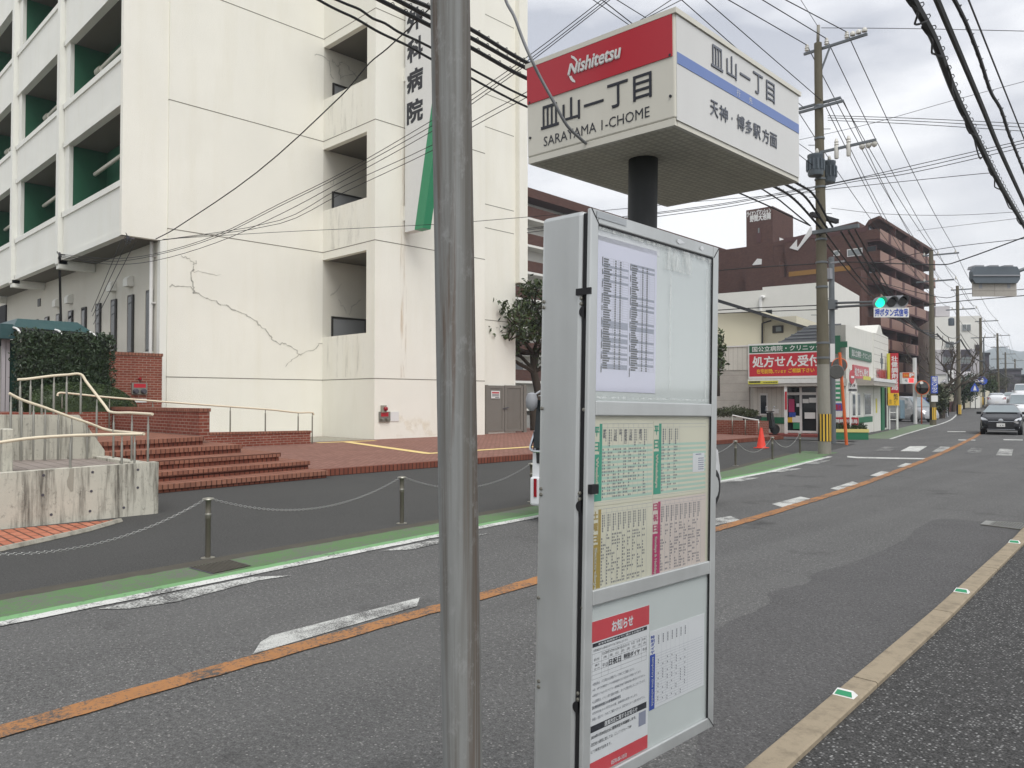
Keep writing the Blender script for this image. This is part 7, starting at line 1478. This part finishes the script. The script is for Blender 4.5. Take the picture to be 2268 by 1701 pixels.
# white office building, tiled gatehouse, walls beyond
zo = Z(2040, 620, 5.925); OD = 92; OP = AT(*zo(500, 1200), OD); rzo = math.radians(24); On = Vector((math.cos(rzo), math.sin(rzo), 0)); Od = Vector((-math.sin(rzo), math.cos(rzo), 0)); ow = lambda u, v, o=0: PL(*zo(u, v), OP + Od * o, On)
def obx(u0, v0, u1, v1, o=0, dep=10, zb=None): a, b = ow(u0, v1, o), ow(u1, v1, o); z1 = ow((u0 + u1) / 2, v0, o).z; z0 = a.z if zb is None else zb; a.z = b.z = 0; c = [a, b, b + Od * dep, a + Od * dep]; return MB().hexa([p + dn * z0 for p in c] + [p + dn * z1 for p in c])
t = thing('office_building', 'white and grey four storey building beyond the apartment block', 'building', OP)
obx(190, 478, 800, 1240, 0, 14, 0).build('wall', 'whitewall', t); obx(190, 910, 800, 1240, -.15, .15).build('grey_cladding', 'lgrey', t); obx(190, 345, 378, 480, 3, 6).build('roof_room', 'lgrey', t)
obx(720, 850, 802, 975, -.25, .2).build('dark_panel', 'dgrey', t)
for u0, v0, u1, v1 in ((540, 580, 658, 668), (320, 806, 438, 890)):
    w = obx(u0, v0, u1, v1, -.1, .12).build('window', 'frame_w', t); obx(u0 + 6, v0 + 5, (u0 + u1) / 2 - 4, v1 - 5, -.14, .06).build('pane', 'glass_l', w); obx((u0 + u1) / 2 + 4, v0 + 5, u1 - 6, v1 - 5, -.14, .06).build('pane', 'glass_l', w)
for u0, u1 in ((292, 418), (525, 652)): obx(u0, 915, u1, 1010, -.2, .06).build('dark_panel', 'dgrey', t); obx(u0, 1012, u1, 1092, -.2, .06).build('window', 'glass_l', t); obx(u0, 1100, u1, 1200, -.2, .06).build('dark_panel', 'dgrey', t)
t = thing('tiled_gatehouse', 'low house with a grey tiled hip roof in front of the white building', 'house', AT(*zo(560, 1500), 80)); gq = lambda u, v, d: AT(*zo(u, v), d)
p = [gq(250, 1345, 78), gq(840, 1345, 78), gq(660, 1215, 84), gq(440, 1215, 84)]; MB().mesh(p + [gq(250, 1350, 90), gq(840, 1350, 90)], [(0, 1, 2, 3), (0, 3, 4), (1, 5, 2), (3, 2, 5, 4)]).build('roof', 'roof_g', t)
mb = MB()
for i in range(1, 15): f = i / 15; mb.bar(p[0].lerp(p[1], f) + dn * .05, p[3].lerp(p[2], f) + dn * .05, .12, .08)
mb.build('tile_rows', 'lgrey', t)
a, b = gq(290, 1350, 79), gq(800, 1350, 79); MB().hexa([Vector((q.x, q.y, z)) for z in (0, a.z - .05) for q in (a, b, b + FWH * 6, a + FWH * 6)]).build('wall', 'housewall', t)
a, b = gq(655, 1640, 77), gq(775, 1520, 77); t = thing('garden_wall', 'white garden wall with small lettering beside the blue pedestrian sign', 'wall', a); MB().hexa([Vector((q.x, q.y, z)) for z in (a.z - .3, b.z) for q in (a, b, b + FWH * .2, a + FWH * .2)]).build('wall', 'whitewall', t)
a, b = gq(840, 1640, 84), gq(960, 1500, 100); t = thing('garden_wall', 'pale garden wall running away behind the third pole', 'wall', a); MB().hexa([Vector((q.x, q.y, z)) for z, qq in ((a.z - .4, 0), (a.z + 1.6, 0)) for q in (a, Vector((b.x, b.y, 0)), Vector((b.x, b.y, 0)) + RT * -.3, a - RT * .3)]).build('wall', 'housewall', t)
a, b = gq(195, 1650, 68), gq(480, 1590, 74); t = thing('garden_fence', 'low dark red garden fence behind the distant bus stop', 'fence', a); a.z = b.z = .2; MB().hexa([q + dn * z for z in (-.3, 1.3) for q in (a, b, b + FWH * .2, a + FWH * .2)]).build('fence', 'maroon_d', t)
# distant mixed buildings closing the street
fd = [(2176, 786, 2191, 830, 118, 'dgrey', 'dark narrow building behind the third pole'), (2232, 820, 2262, 850, 150, 'dgrey', 'dark flat distant building under the hill'), (2190, 822, 2234, 880, 170, 'maroon_d', 'low brownish distant building at the end of the road'), (2250, 833, 2300, 870, 150, 'blk_metal', 'dark footbridge like block at the right edge')]
for x0, y0, x1, y1, d, m, lab in fd:
    a, b = AT(x0, y1, d), AT(x1, y0, d); t = thing('distant_building', lab, 'building', a); z0 = a.z - 3; a.z = 0; b2q = Vector((b.x, b.y, 0)); c = [a, b2q, b2q + FWH * 8, a + FWH * 8]
    MB().hexa([p + dn * z0 for p in c] + [p + dn * b.z for p in c]).build('wall', m, t); a, b2q = a - FWH * .2, b2q - FWH * .2; c = [a.lerp(b2q, -.05), a.lerp(b2q, 1.05), a.lerp(b2q, 1.05) + FWH * 8.4, a.lerp(b2q, -.05) + FWH * 8.4]; MB().hexa([p + dn * b.z for p in c] + [p + dn * (b.z + .35) for p in c]).build('roof', 'rooftile', t)
# ================================================================ trees
def branch(mb, p, d, L_, r, depth, tips, spread=.7, up=.15, kids=3):
    d = d.normalized(); n = 4; pts = [p]
    for i in range(n): d = (d + Vector((random.gauss(0, .16), random.gauss(0, .16), random.gauss(0, .1) + up * .3))).normalized(); pts.append(pts[-1] + d * L_ / n)
    mb.tube(pts, [r * (1 - .45 * i / n) for i in range(n + 1)], 6 if r > .02 else 4)
    if depth == 0: tips += pts[1:]; return
    for k in range(kids):
        a = pts[random.choice((2, 3, 4))] if k else pts[-1]; nd = (d + Vector((random.gauss(0, spread), random.gauss(0, spread), random.gauss(0, spread * .7) + up))).normalized(); branch(mb, a, nd, L_ * random.uniform(.6, .8), r * .58, depth - 1, tips, spread, up, kids)
def tree(label, base, h, r, leafmat, cat='tree', name='street_tree', dirs=None, depth=3, leaf=.12, nl=10, L0=None, kids=3, up=.2, jit=3.2):
    t = thing(name, label, cat, base); mb = MB(); tips = []; base = Vector(base); pts = [base + Vector((random.gauss(0, .05) * i, random.gauss(0, .05) * i, h * i / 4)) for i in range(5)]
    mb.tube(pts, [r * (1.15 - .12 * i) for i in range(5)], 10)
    for d in dirs or [(1, 0, .6), (-1, .2, .6), (.1, 1, .7), (-.2, -1, .6), (0, 0, 1)]: branch(mb, pts[random.choice((3, 4))], Vector(d), L0 or h * .55, r * .5, depth, tips, kids=kids, up=up)
    mb.build('trunk', 'twig', t)
    if leafmat: leaves(MB(), tips, leaf, jit, nl).build('crown', leafmat, t)
    return t
random.seed(21)
tb = PX(1186, 955, -24.5); tb.z = .2
tree('evergreen tree with twisting limbs beside the bronze gate', tb, 3.6, .22, 'leaf3', dirs=[(-.5, -1, .5), (.2, -1.0, .8), (-.3, -.7, 1.1), (.6, -.4, 1), (.6, .5, .8), (.1, -1, .15), (-.2, 0, 1.3), (-.75, -1.1, .05), (-.9, -.8, .5)], depth=3, leaf=.22, nl=7, L0=1.9, jit=1.2, up=.12)
tree('bare dark tree leaning beside the clinic board pole', AT(2085, 935, 62), 2.6, .22, None, dirs=[(.8, 0, .6), (.5, .3, 1), (-.6, .2, .8), (.9, -.2, .9)], depth=3, L0=2.2, name='bare_tree')
tree('bare spreading tree in front of the grey tiled gatehouse', AT(2112, 925, 72), 2.2, .16, None, dirs=[(.8, 0, .7), (-.7, .2, .8), (.2, .3, 1)], depth=3, L0=1.8, name='bare_tree')
for x, y, d, h, w, m, lab in ((2150, 895, 80, 3.2, 2.4, 'leaf', 'dark rounded evergreen by the white garden wall'), (2187, 892, 92, 3.6, 2.0, 'leaf2', 'clipped layered pine behind the third pole'), (2135, 900, 76, 3.0, 2.2, 'leaf', 'dark shrub mass under the grey tiled roof'), (2079, 922, 62, 2.6, 1.3, 'bush', 'dull green hedge bush behind the clinic board pole'), (1589, 850, 31, 2.2, .45, 'leaf3', 'slim leafy shrub just right of the timetable case')):
    b = AT(x, y, d); t = thing('garden_tree', lab, 'tree', b); MB().tube([b - dn * .5, b + dn * h * .5], .1, 6).build('trunk', 'twig', t); P = []
    for _ in range(1500 if d > 50 else 500):
        v = Vector((random.gauss(0, 1), random.gauss(0, 1), random.gauss(0, 1))).normalized() * random.random() ** .35; k = random.choice((.35, .55, .75)); P.append(b + Vector((v.x * w / 2, v.y * w / 2, h * .55 + v.z * h * .42)))
    leaves(MB(), P, .28 if d > 50 else .2, 1).build('crown', m, t)
random.seed(31)
for i, (x, d, h) in enumerate(((2190, 120, 5), (2200, 130, 6), (2215, 140, 5.5), (2230, 150, 6), (2243, 160, 5), (2262, 150, 5))):
    tree(f'distant bare brown tree at the end of the road, number {i + 1} from the left' if False else ['distant bare tree left of the slim many armed pole', 'distant bare tree right behind the slim many armed pole', 'distant bare tree between the two thin poles', 'distant bare tree under the low brownish building', 'distant bare tree beside the farthest pole', 'distant bare tree at the right edge of the frame'][i], AT(x, 885, d), h * .28, .14, 'bush', depth=3, L0=h * .26, leaf=.22, nl=1, name='distant_tree', kids=3)
# hills far away
mb = MB(); vs = []; fs = []; n = 60
for i in range(n + 1):
    x = 1700 + i * 20; k = 1 if i else 0
    prof = 812 - 38 * math.exp(-((x - 2215) / 90) ** 2) - 20 * math.exp(-((x - 2330) / 60) ** 2) - 10 * math.exp(-((x - 2050) / 150) ** 2) + 4 * math.sin(x * .09)
    a = AT(x, prof, 1700); b = AT(x, 900, 1300); vs += [b - dn * 60, b.lerp(a, .5) + dn * 30, a]
    if i: fs += [(3 * i - 3, 3 * i, 3 * i + 1, 3 * i - 2), (3 * i - 2, 3 * i + 1, 3 * i + 2, 3 * i - 1)]
single('hills', mb.mesh(vs, fs, True), 'hill', 'blue hazy wooded hills beyond the end of the road', 'hills', kind='structure')
# ================================================================ overhead wires
def wire(label, pts, r=.012, group=None, mat='cable', sub=4, name='overhead_wire'):
    return single(name, MB().tube(smoothpath(pts, sub), r, 5), mat, label, 'wire', group)
def bundle(label, pts, r=.03, loops=40, lr=.07, group=None):
    P = smoothpath(pts, 8); t = thing('telephone_cable', label, 'cable', P[0], group=group); MB().tube(P, r, 6).build('cable', 'cable', t)
    mb = MB(); L_ = [0]
    for a, b in zip(P, P[1:]): L_.append(L_[-1] + (b - a).length)
    hlx = []; j = 0; N = int(loops * 8)
    for i in range(N):
        s = L_[-1] * i / (N - 1); 
        while j < len(L_) - 2 and L_[j + 1] < s: j += 1
        c = P[j].lerp(P[j + 1], (s - L_[j]) / max(1e-6, L_[j + 1] - L_[j])); d = (P[j + 1] - P[j]).normalized(); u = d.cross(dn).normalized(); w = u.cross(d); a = i * math.pi / 4
        hlx.append(c + w * (lr * .5 + lr * .7 * math.sin(a)) + u * lr * .6 * math.cos(a))
    mb.tube(hlx, .006, 4).build('spiral_hanger', 'cable', t); return t
LX = lambda x, y, X=-9.35: PX(x, y, X)
def ext(a, b, k): return b + (b - a) * k
zw = Z(600, 0, 3.687)
LOW = ARM['e']; c8 = lambda f, dz=0: LOW[0].lerp(LOW[1], f) + Vector((0, 0, dz))
BUND = [([(890, 0), (1300, 210), (1635, 390), (2090, 640)], 'lowest of three thick bundled cables crossing the hospital sign', (1735, 424), 1), ([(1030, 0), (1300, 142), (1635, 310), (2090, 558)], 'middle one of three thick bundled cables crossing the hospital sign', (1770, 425), 1), ([(1150, 0), (1300, 62), (1635, 240), (2110, 520)], 'uppermost of three thick bundled cables crossing the hospital sign', (1790, 420), 1)]
for q, lab, e, _ in BUND:
    P = [LX(*zw(*a)) for a in q]; P = [ext(P[1], P[0], 4.0)] + P + [LX(*e)]
    P.append(c8(.2 + .12 * BUND.index((q, lab, e, _)), .08)); bundle(lab, P, .034, 80, .05)
for q, lab, e in (([(390, 0), (470, 45), (560, 90), (690, 150), (850, 245), (960, 300), (1120, 375), (1300, 478), (1640, 640), (1740, 695), (1900, 780), (2090, 872)], 'lower wavy black cable passing under the bundled cables', (1650, 433)), ([(540, 0), (620, 35), (730, 80), (830, 150), (930, 190), (1040, 260), (1190, 330), (1300, 385), (1640, 565), (1800, 650), (1950, 730), (2090, 795)], 'upper wavy black cable passing under the bundled cables', (1690, 420))):
    P = [LX(*zw(*a)) for a in q]; P = [ext(P[2], P[0], 2.5)] + P + [LX(*e), LX(1795, 500)]; wire(lab, P, .02, sub=3)
zh_ = Z(1150, 0, 3.3185)
# primaries and low voltage lines meeting the utility pole from the left
UPW = [([(610, 0), (880, 160)], None), ]
def polewire(lab, a, end, X=-9.4, r=.011, back=1.6, s=0.0):
    p = PX(*a, X) ; q = Vector(end); d = (p - q); st = q + d * back; P = sag(st, q, s, 10) if s else [st, p, q]; wire(lab, P, r)
ins = INS
polewire('high voltage wire reaching the outer insulator of the utility pole', zh_(1960, 0), ins[2], ins[2].x - .05, .014); polewire('high voltage wire reaching the middle insulator of the utility pole', zh_(1790, 0), ins[1], ins[1].x, .014); polewire('high voltage wire reaching the inner insulator of the utility pole', zh_(1540, 0), ins[0], ins[0].x, .014)
polewire('thin ground wire reaching the very top of the utility pole', zh_(2070, 0), ptop + Vector((0, 0, .53)), -9.5, .008)
B0, B1_ = ARM['b']; C0, C1_ = ARM['c']
polewire('low voltage wire ending on the left end of the double cross arm', zh_(1195, 0), B0.lerp(B1_, .12), -9.9, .012); polewire('low voltage wire ending beside the pole on the double cross arm', zh_(1370, 0), B0.lerp(B1_, .6), -9.2, .012); polewire('thin line passing above the bus stop head towards the double cross arm', zh_(720, 0), C0, -10.2, .01)
polewire('thin steep line rising behind the bus stop head', zh_(545, 0), onpole(9.0), -9.6, .009); polewire('lower line rising behind the bus stop head', zh_(610, 0), onpole(8.6), -9.5, .011)
for k, (a, b) in enumerate((((1115, 0), (880, 155)), ((1190, 0), (940, 130)))):
    p, q = AT(*zh_(*a), 17), AT(*zh_(*b), 20); wire(['left one of two short wires slanting above the bus stop head', 'right one of two short wires slanting above the bus stop head'][k], [ext(q, p, 3), p, q, ext(p, q, 2.5)], .01)
# from the utility pole on to the poles further along
tgt = ins2 + [tp2 - dn * 2.4, tp2 - dn * 3.2, tp2 - dn * 4.0]
nx = [('outer', ins[2], ins2[2]), ('middle', ins[1], ins2[1]), ('inner', ins[0], ins2[0])]
for w, a, b in nx: wire(f'{w} high voltage wire descending from the utility pole to the clinic board pole', sag(a, b, .35), .014)
for k, (a, b) in enumerate(((B1_, ins2[5]), (C1_, ins2[4]), (B0.lerp(B1_, .7), ins2[3]), (C0, tp2 - dn * 2.6), (C0.lerp(C1_, .6), tp2 - dn * 3.0))):
    wire(f'{["outermost", "second", "third", "fourth", "innermost"][k]} low voltage wire fanning down from the double cross arm', sag(a, b, .5), .012)
for k, f in enumerate((.15, .3, .62, .78, .92)):
    a = c8(f, -.1); b = Vector((b2.x + .15 * k, b2.y, 6.2 - .16 * k)); fn = bundle if k in (2, 3) else wire
    lab = f'{["first", "second", "third, thick", "fourth, thick", "fifth"][k]} telephone cable sagging from the lowest cross arm of the utility pole'
    P = sag(a, b, .9); (bundle(lab, P, .03, 50, .05) if k in (2, 3) else wire(lab, P, .022))
for k, (i2, i3, w) in enumerate(((ins2, ins3, 'clinic board pole to the second dark pole'), (ins3, ins4, 'second dark pole to the third pole'), (ins4, ins5, 'third pole to the slim distant pole'), (ins5, ins6, 'slim distant pole to the next one'), (ins6, ins7, 'tiny distant pole to the farthest'))):
    for j, nm in enumerate(('left', 'middle', 'right')): wire(f'{nm} high wire from the {w}', sag(i2[j], i3[j], .4), .014)
    for j, nm in ((3, 'left'), (5, 'right')): wire(f'{nm} lower wire from the {w}', sag(i2[j], i3[j], .5), .014)
tel = [Vector((b2.x + .3, b2.y, 5.9)), Vector((b3.x + .2, b3.y, AT(2124, 752, 66).z)), Vector((b4.x + .2, b4.y, AT(2174, 800, 80).z)), Vector((b5.x, b5.y, AT(2211, 822, 112).z)), Vector((b7.x, b7.y, AT(2249, 835, 165).z))]
for k, (a, b) in enumerate(zip(tel, tel[1:])): bundle(['thick telephone cable from the clinic board pole onwards', 'thick telephone cable from the second dark pole onwards', 'thick telephone cable from the third pole onwards', 'thick telephone cable towards the farthest pole'][k], sag(a, b, .5), .06, 20, .06); wire(['thin telephone line above the thick one after the clinic board pole', 'thin telephone line above the thick one after the second dark pole', 'thin telephone line above the thick one after the third pole', 'thin telephone line above the thick one near the farthest pole'][k], sag(a + dn * .5, b + dn * .4, .5), .025)
# along the near footpath, high on the right
zr = Z(1740, 0, 3.318)
def hz_wire(q, z): return [GZ(*zr(*a), z) for a in q]
P = hz_wire([(935, 0), (1090, 290), (1240, 680), (1400, 1010), (1560, 1330), (1752, 1659)], 5.7); P = [ext(P[1], P[0], 1.5)] + P + [ext(P[-2], P[-1], 3)]
bundle('thickest tangled black cable bundle at the upper right', P, .045, 90, .09); 
wire('slack drop wire twisted round the thickest cable bundle', [p + Vector((random.uniform(-.05, .05), random.uniform(-.05, .05), random.uniform(-.13, .0))) for p in smoothpath(P, 8)], .012, sub=2)
P = hz_wire([(1112, 0), (1290, 420), (1450, 800), (1560, 1070), (1752, 1490)], 6.0); P = [ext(P[1], P[0], 1.5)] + P + [ext(P[-2], P[-1], 3)]; wire('smooth thick black cable second from the right edge', P, .034)
P = hz_wire([(1242, 0), (1330, 180), (1430, 440), (1510, 680), (1580, 800), (1640, 980), (1752, 1260)], 6.2); P = [ext(P[1], P[0], 1.5)] + P + [ext(P[-2], P[-1], 3)]; bundle('wavy black cable with spiral hangers near the right edge', P, .024, 40, .05)
P = hz_wire([(1345, 0), (1560, 540), (1752, 1020)], 8.5); P = [ext(P[1], P[0], 1.0)] + P + [ext(P[-2], P[-1], .5)]; wire('thin straight grey wire closest to the upper right corner', P, .016)
# wires crossing the road
def cross_(lab, q, f, d0, d1, r=.011, mat='cable'):
    n = len(q); wire(lab, [AT(*f(*a), d0 + (d1 - d0) * i / (n - 1)) for i, a in enumerate(q)], r, mat=mat)
cross_('thin wire leaving the pole top level to the right', [(262, 205), (900, 210), (1900, 232)], zr, 23.3, 21, .01)
for k, v in enumerate((850, 866, 884)): cross_(f'{["top", "middle", "bottom"][k]} of three level wires right of the double cross arm', [(310, v), (900, v + 18 + k * 4), (1900, v + 66 + k * 12)], zr, 23.3, 21, .01)
for k, (v0, v1) in enumerate(((1410, 1030), (1420, 1052), (1440, 1082))): cross_(f'{["top", "middle", "bottom"][k]} of three wires climbing right below the transformers', [(-1900, v0 + 270), (-520, v0 + 95), (0, v0), (500, v0 - 95 - k * 5), (900, 1225 + k * 25), (1752, v1), (1950, v1 - 45)], zr, 27, 22, .012)
cross_('lower single wire climbing right below the transformers', [(280, 1395), (900, 1330), (1400, 1280), (1500, 1272)], zr, 24, 20, .01); cross_('thin wire rising from behind the head sign to the right edge', [(100, 1028), (640, 905), (1230, 738), (1900, 560)], zr, 26, 22, .008)
zz2 = Z(1580, 440, 3.215)
cross_('thick wire climbing right behind the green traffic signal', [(-60, 520), (300, 490), (760, 462), (1000, 452), (1620, 470), (1760, 440), (2212, 275), (2400, 205)], zz2, 33, 26, .022); cross_('pale double wire climbing right above the far pole', [(1000, 500), (1590, 362), (2212, 285), (2400, 262)], zz2, 40, 32, .016)
cross_('level wire behind the green signal at arm height', [(-60, 800), (300, 778), (740, 760)], zz2, 33, 30, .02); cross_('second level wire behind the signal arm', [(-60, 822), (300, 806), (740, 790)], zz2, 33, 30, .016); cross_('long wire crossing from the brown block to the right edge', [(1000, 545), (1600, 700), (1780, 680), (2212, 645), (2400, 630)], zz2, 45, 34, .018); cross_('double wire crossing low over the far road', [(1380, 770), (1700, 735), (2212, 690), (2400, 675)], zz2, 42, 34, .022)
cross_('faint level wire above the brown block roof', [(840, 68), (1200, 108), (1700, 118), (2212, 92)], zz2, 30, 28, .009); cross_('faint wire sloping up to the right over the brown block', [(1450, 228), (1800, 185), (2212, 135)], zz2, 34, 28, .008)
# service drops to the hospital
zb1 = Z(0, 0, 2.765); zk = Z(340, 180, 3.95)
Q = [PX(*zk(20, 1380), -26.6), PX(*zk(180, 1295), -25.5), PX(*zk(900, 790), -22), PX(*zk(1659, 110), -17), AT(856, 112, 20.0), AT(930, 40, 18.5), AT(1010, -40, 17)]
wire('single black service wire climbing across the cracked hospital wall', [AT(*zk(20, 1380), 24.0), AT(*zk(180, 1295), 23.6), AT(*zk(900, 800), 21.5), AT(*zk(1659, 110), 19), AT(818, 140, 18.6), AT(857, 108, 18.3), AT(960, 10, 17.2), AT(1020, -60, 16.5)], .016)
E_ = [([(0, 1510), (520, 1345), (1100, 1070), (1659, 795)], [(120, 1020), (390, 735), (625, 580), (950, 385), (1000, 340)], 'upper'), ([(0, 1520), (560, 1345), (1100, 1090), (1659, 818)], [(125, 1045), (390, 755), (625, 600), (960, 400), (1010, 352)], 'middle'), ([(0, 1570), (650, 1370), (1100, 1165), (1659, 870)], [(200, 1000), (390, 770), (700, 560), (975, 390), (1020, 345)], 'lower')]
for k, dv_ in enumerate((0, 14, 60)):
    q = [(132, 563 + k * 3), (240, 573 + k * 6), (340 - 0, 180 + (1512 + dv_) / 3.95), (480, 180 + (1345 + [0, 18, 66][k]) / 3.95), (620, 180 + (1070 + [0, 22, 95][k]) / 3.95), (760, 180 + (795 + [0, 24, 75][k]) / 3.95), (960, 265 + [0, 12, 24][k]), (1043, 212 + [0, 11, 20][k]), (1176, 120 + [0, 9, 16][k]), (1340, -6 + [0, 8, 14][k]), (1460, -100 + 7 * k)]
    n = len(q); wire(f'{["upper", "middle", "lower"][k]} of three service wires sweeping up from the hospital balcony corner', [AT(x, y, 24.5 - 11 * i / (n - 1)) for i, (x, y) in enumerate(q)], .0085, sub=4)
for k, (y0, y1) in enumerate(((0, 0), (12, 14))):
    q = [(620, 488 + y0 * .6), (760, 413 + y1), (960, 320 + y0), (1045, 270 + y0), (1166, 204 + y0)]; wire(['upper thin grey wire below the three service wires', 'lower thin grey wire below the three service wires'][k], [AT(350, 533, 24)] + [AT(x, y, 22 - i * 1.2) for i, (x, y) in enumerate(q)] + [AT(1300, 130 + y0, 15)], .009)
wire('thin nearly level wire low on the hospital wall', [AT(360, 530, 24), AT(600, 515, 23.5), AT(960, 497, 22), AT(1176, 480, 21), AT(1385, 462, 20.5), AT(1560, 445, 21), AT(1815, 425, 23.2)], .008)
# conduit and insulator clusters on the balcony edge
for x, y, w in ((132, 563, 'at the balcony pillar foot'), (284, 527, 'at the hospital corner')):
    p = PY(x, y, 8.7); t = thing('wire_bracket', f'small cluster of insulators and wire tails {w}', 'bracket', p); MB().bar(p + Vector((0, .18, 0)), p, .04, .04).lathe([(.04, -.05), (.05, 0), (.03, .07)], p, 8).build('bracket', 'dgrey', t)
    mb = MB()
    for k in range(6): a = random.random() * 6.28; mb.tube(smoothpath([p, p + Vector((math.cos(a) * .2, -.05, math.sin(a) * .18)), p + Vector((math.cos(a) * .12 + .15, -.02, math.sin(a) * .1 - .1)), p + Vector((.1, .05, -.02))], 4), .009, 4)
    mb.build('wire_tails', 'cable', t)
p = PY(132, 563, 8.75); wire('dark conduit hanging from the balcony pillar to the lower wall', [p, PY(133, 650, 9.3), PY(135, 712, 10.0)], .05, name='conduit')
for k, (a, b) in enumerate((((284, 530), (205, 700)), ((300, 535), (207, 718)), ((270, 530), (203, 690)))): wire(['left', 'right', 'middle'][[0, 1, 2][k]] + ' thin wire hanging from the hospital corner to the lower wall', [PY(*a, 8.85), PY(*b, 9.98)], .012)
# ================================================================ haze
hm = bpy.data.materials.new('haze'); hm.use_nodes = True; hn = hm.node_tree; hn.nodes.clear()
vo = hn.nodes.new('ShaderNodeVolumePrincipled'); vo.inputs['Color'].default_value = (.84, .9, 1, 1); vo.inputs['Density'].default_value = .0004; vo.inputs['Anisotropy'].default_value = 0
ho = hn.nodes.new('ShaderNodeOutputMaterial'); hn.links.new(vo.outputs[0], ho.inputs['Volume'])
hz_ = MB().box(-1600, 400, -70, 2100, -62, 118); h = single('haze', hz_, hm, 'pale blue haze over the far end of the street', 'haze', kind='stuff')
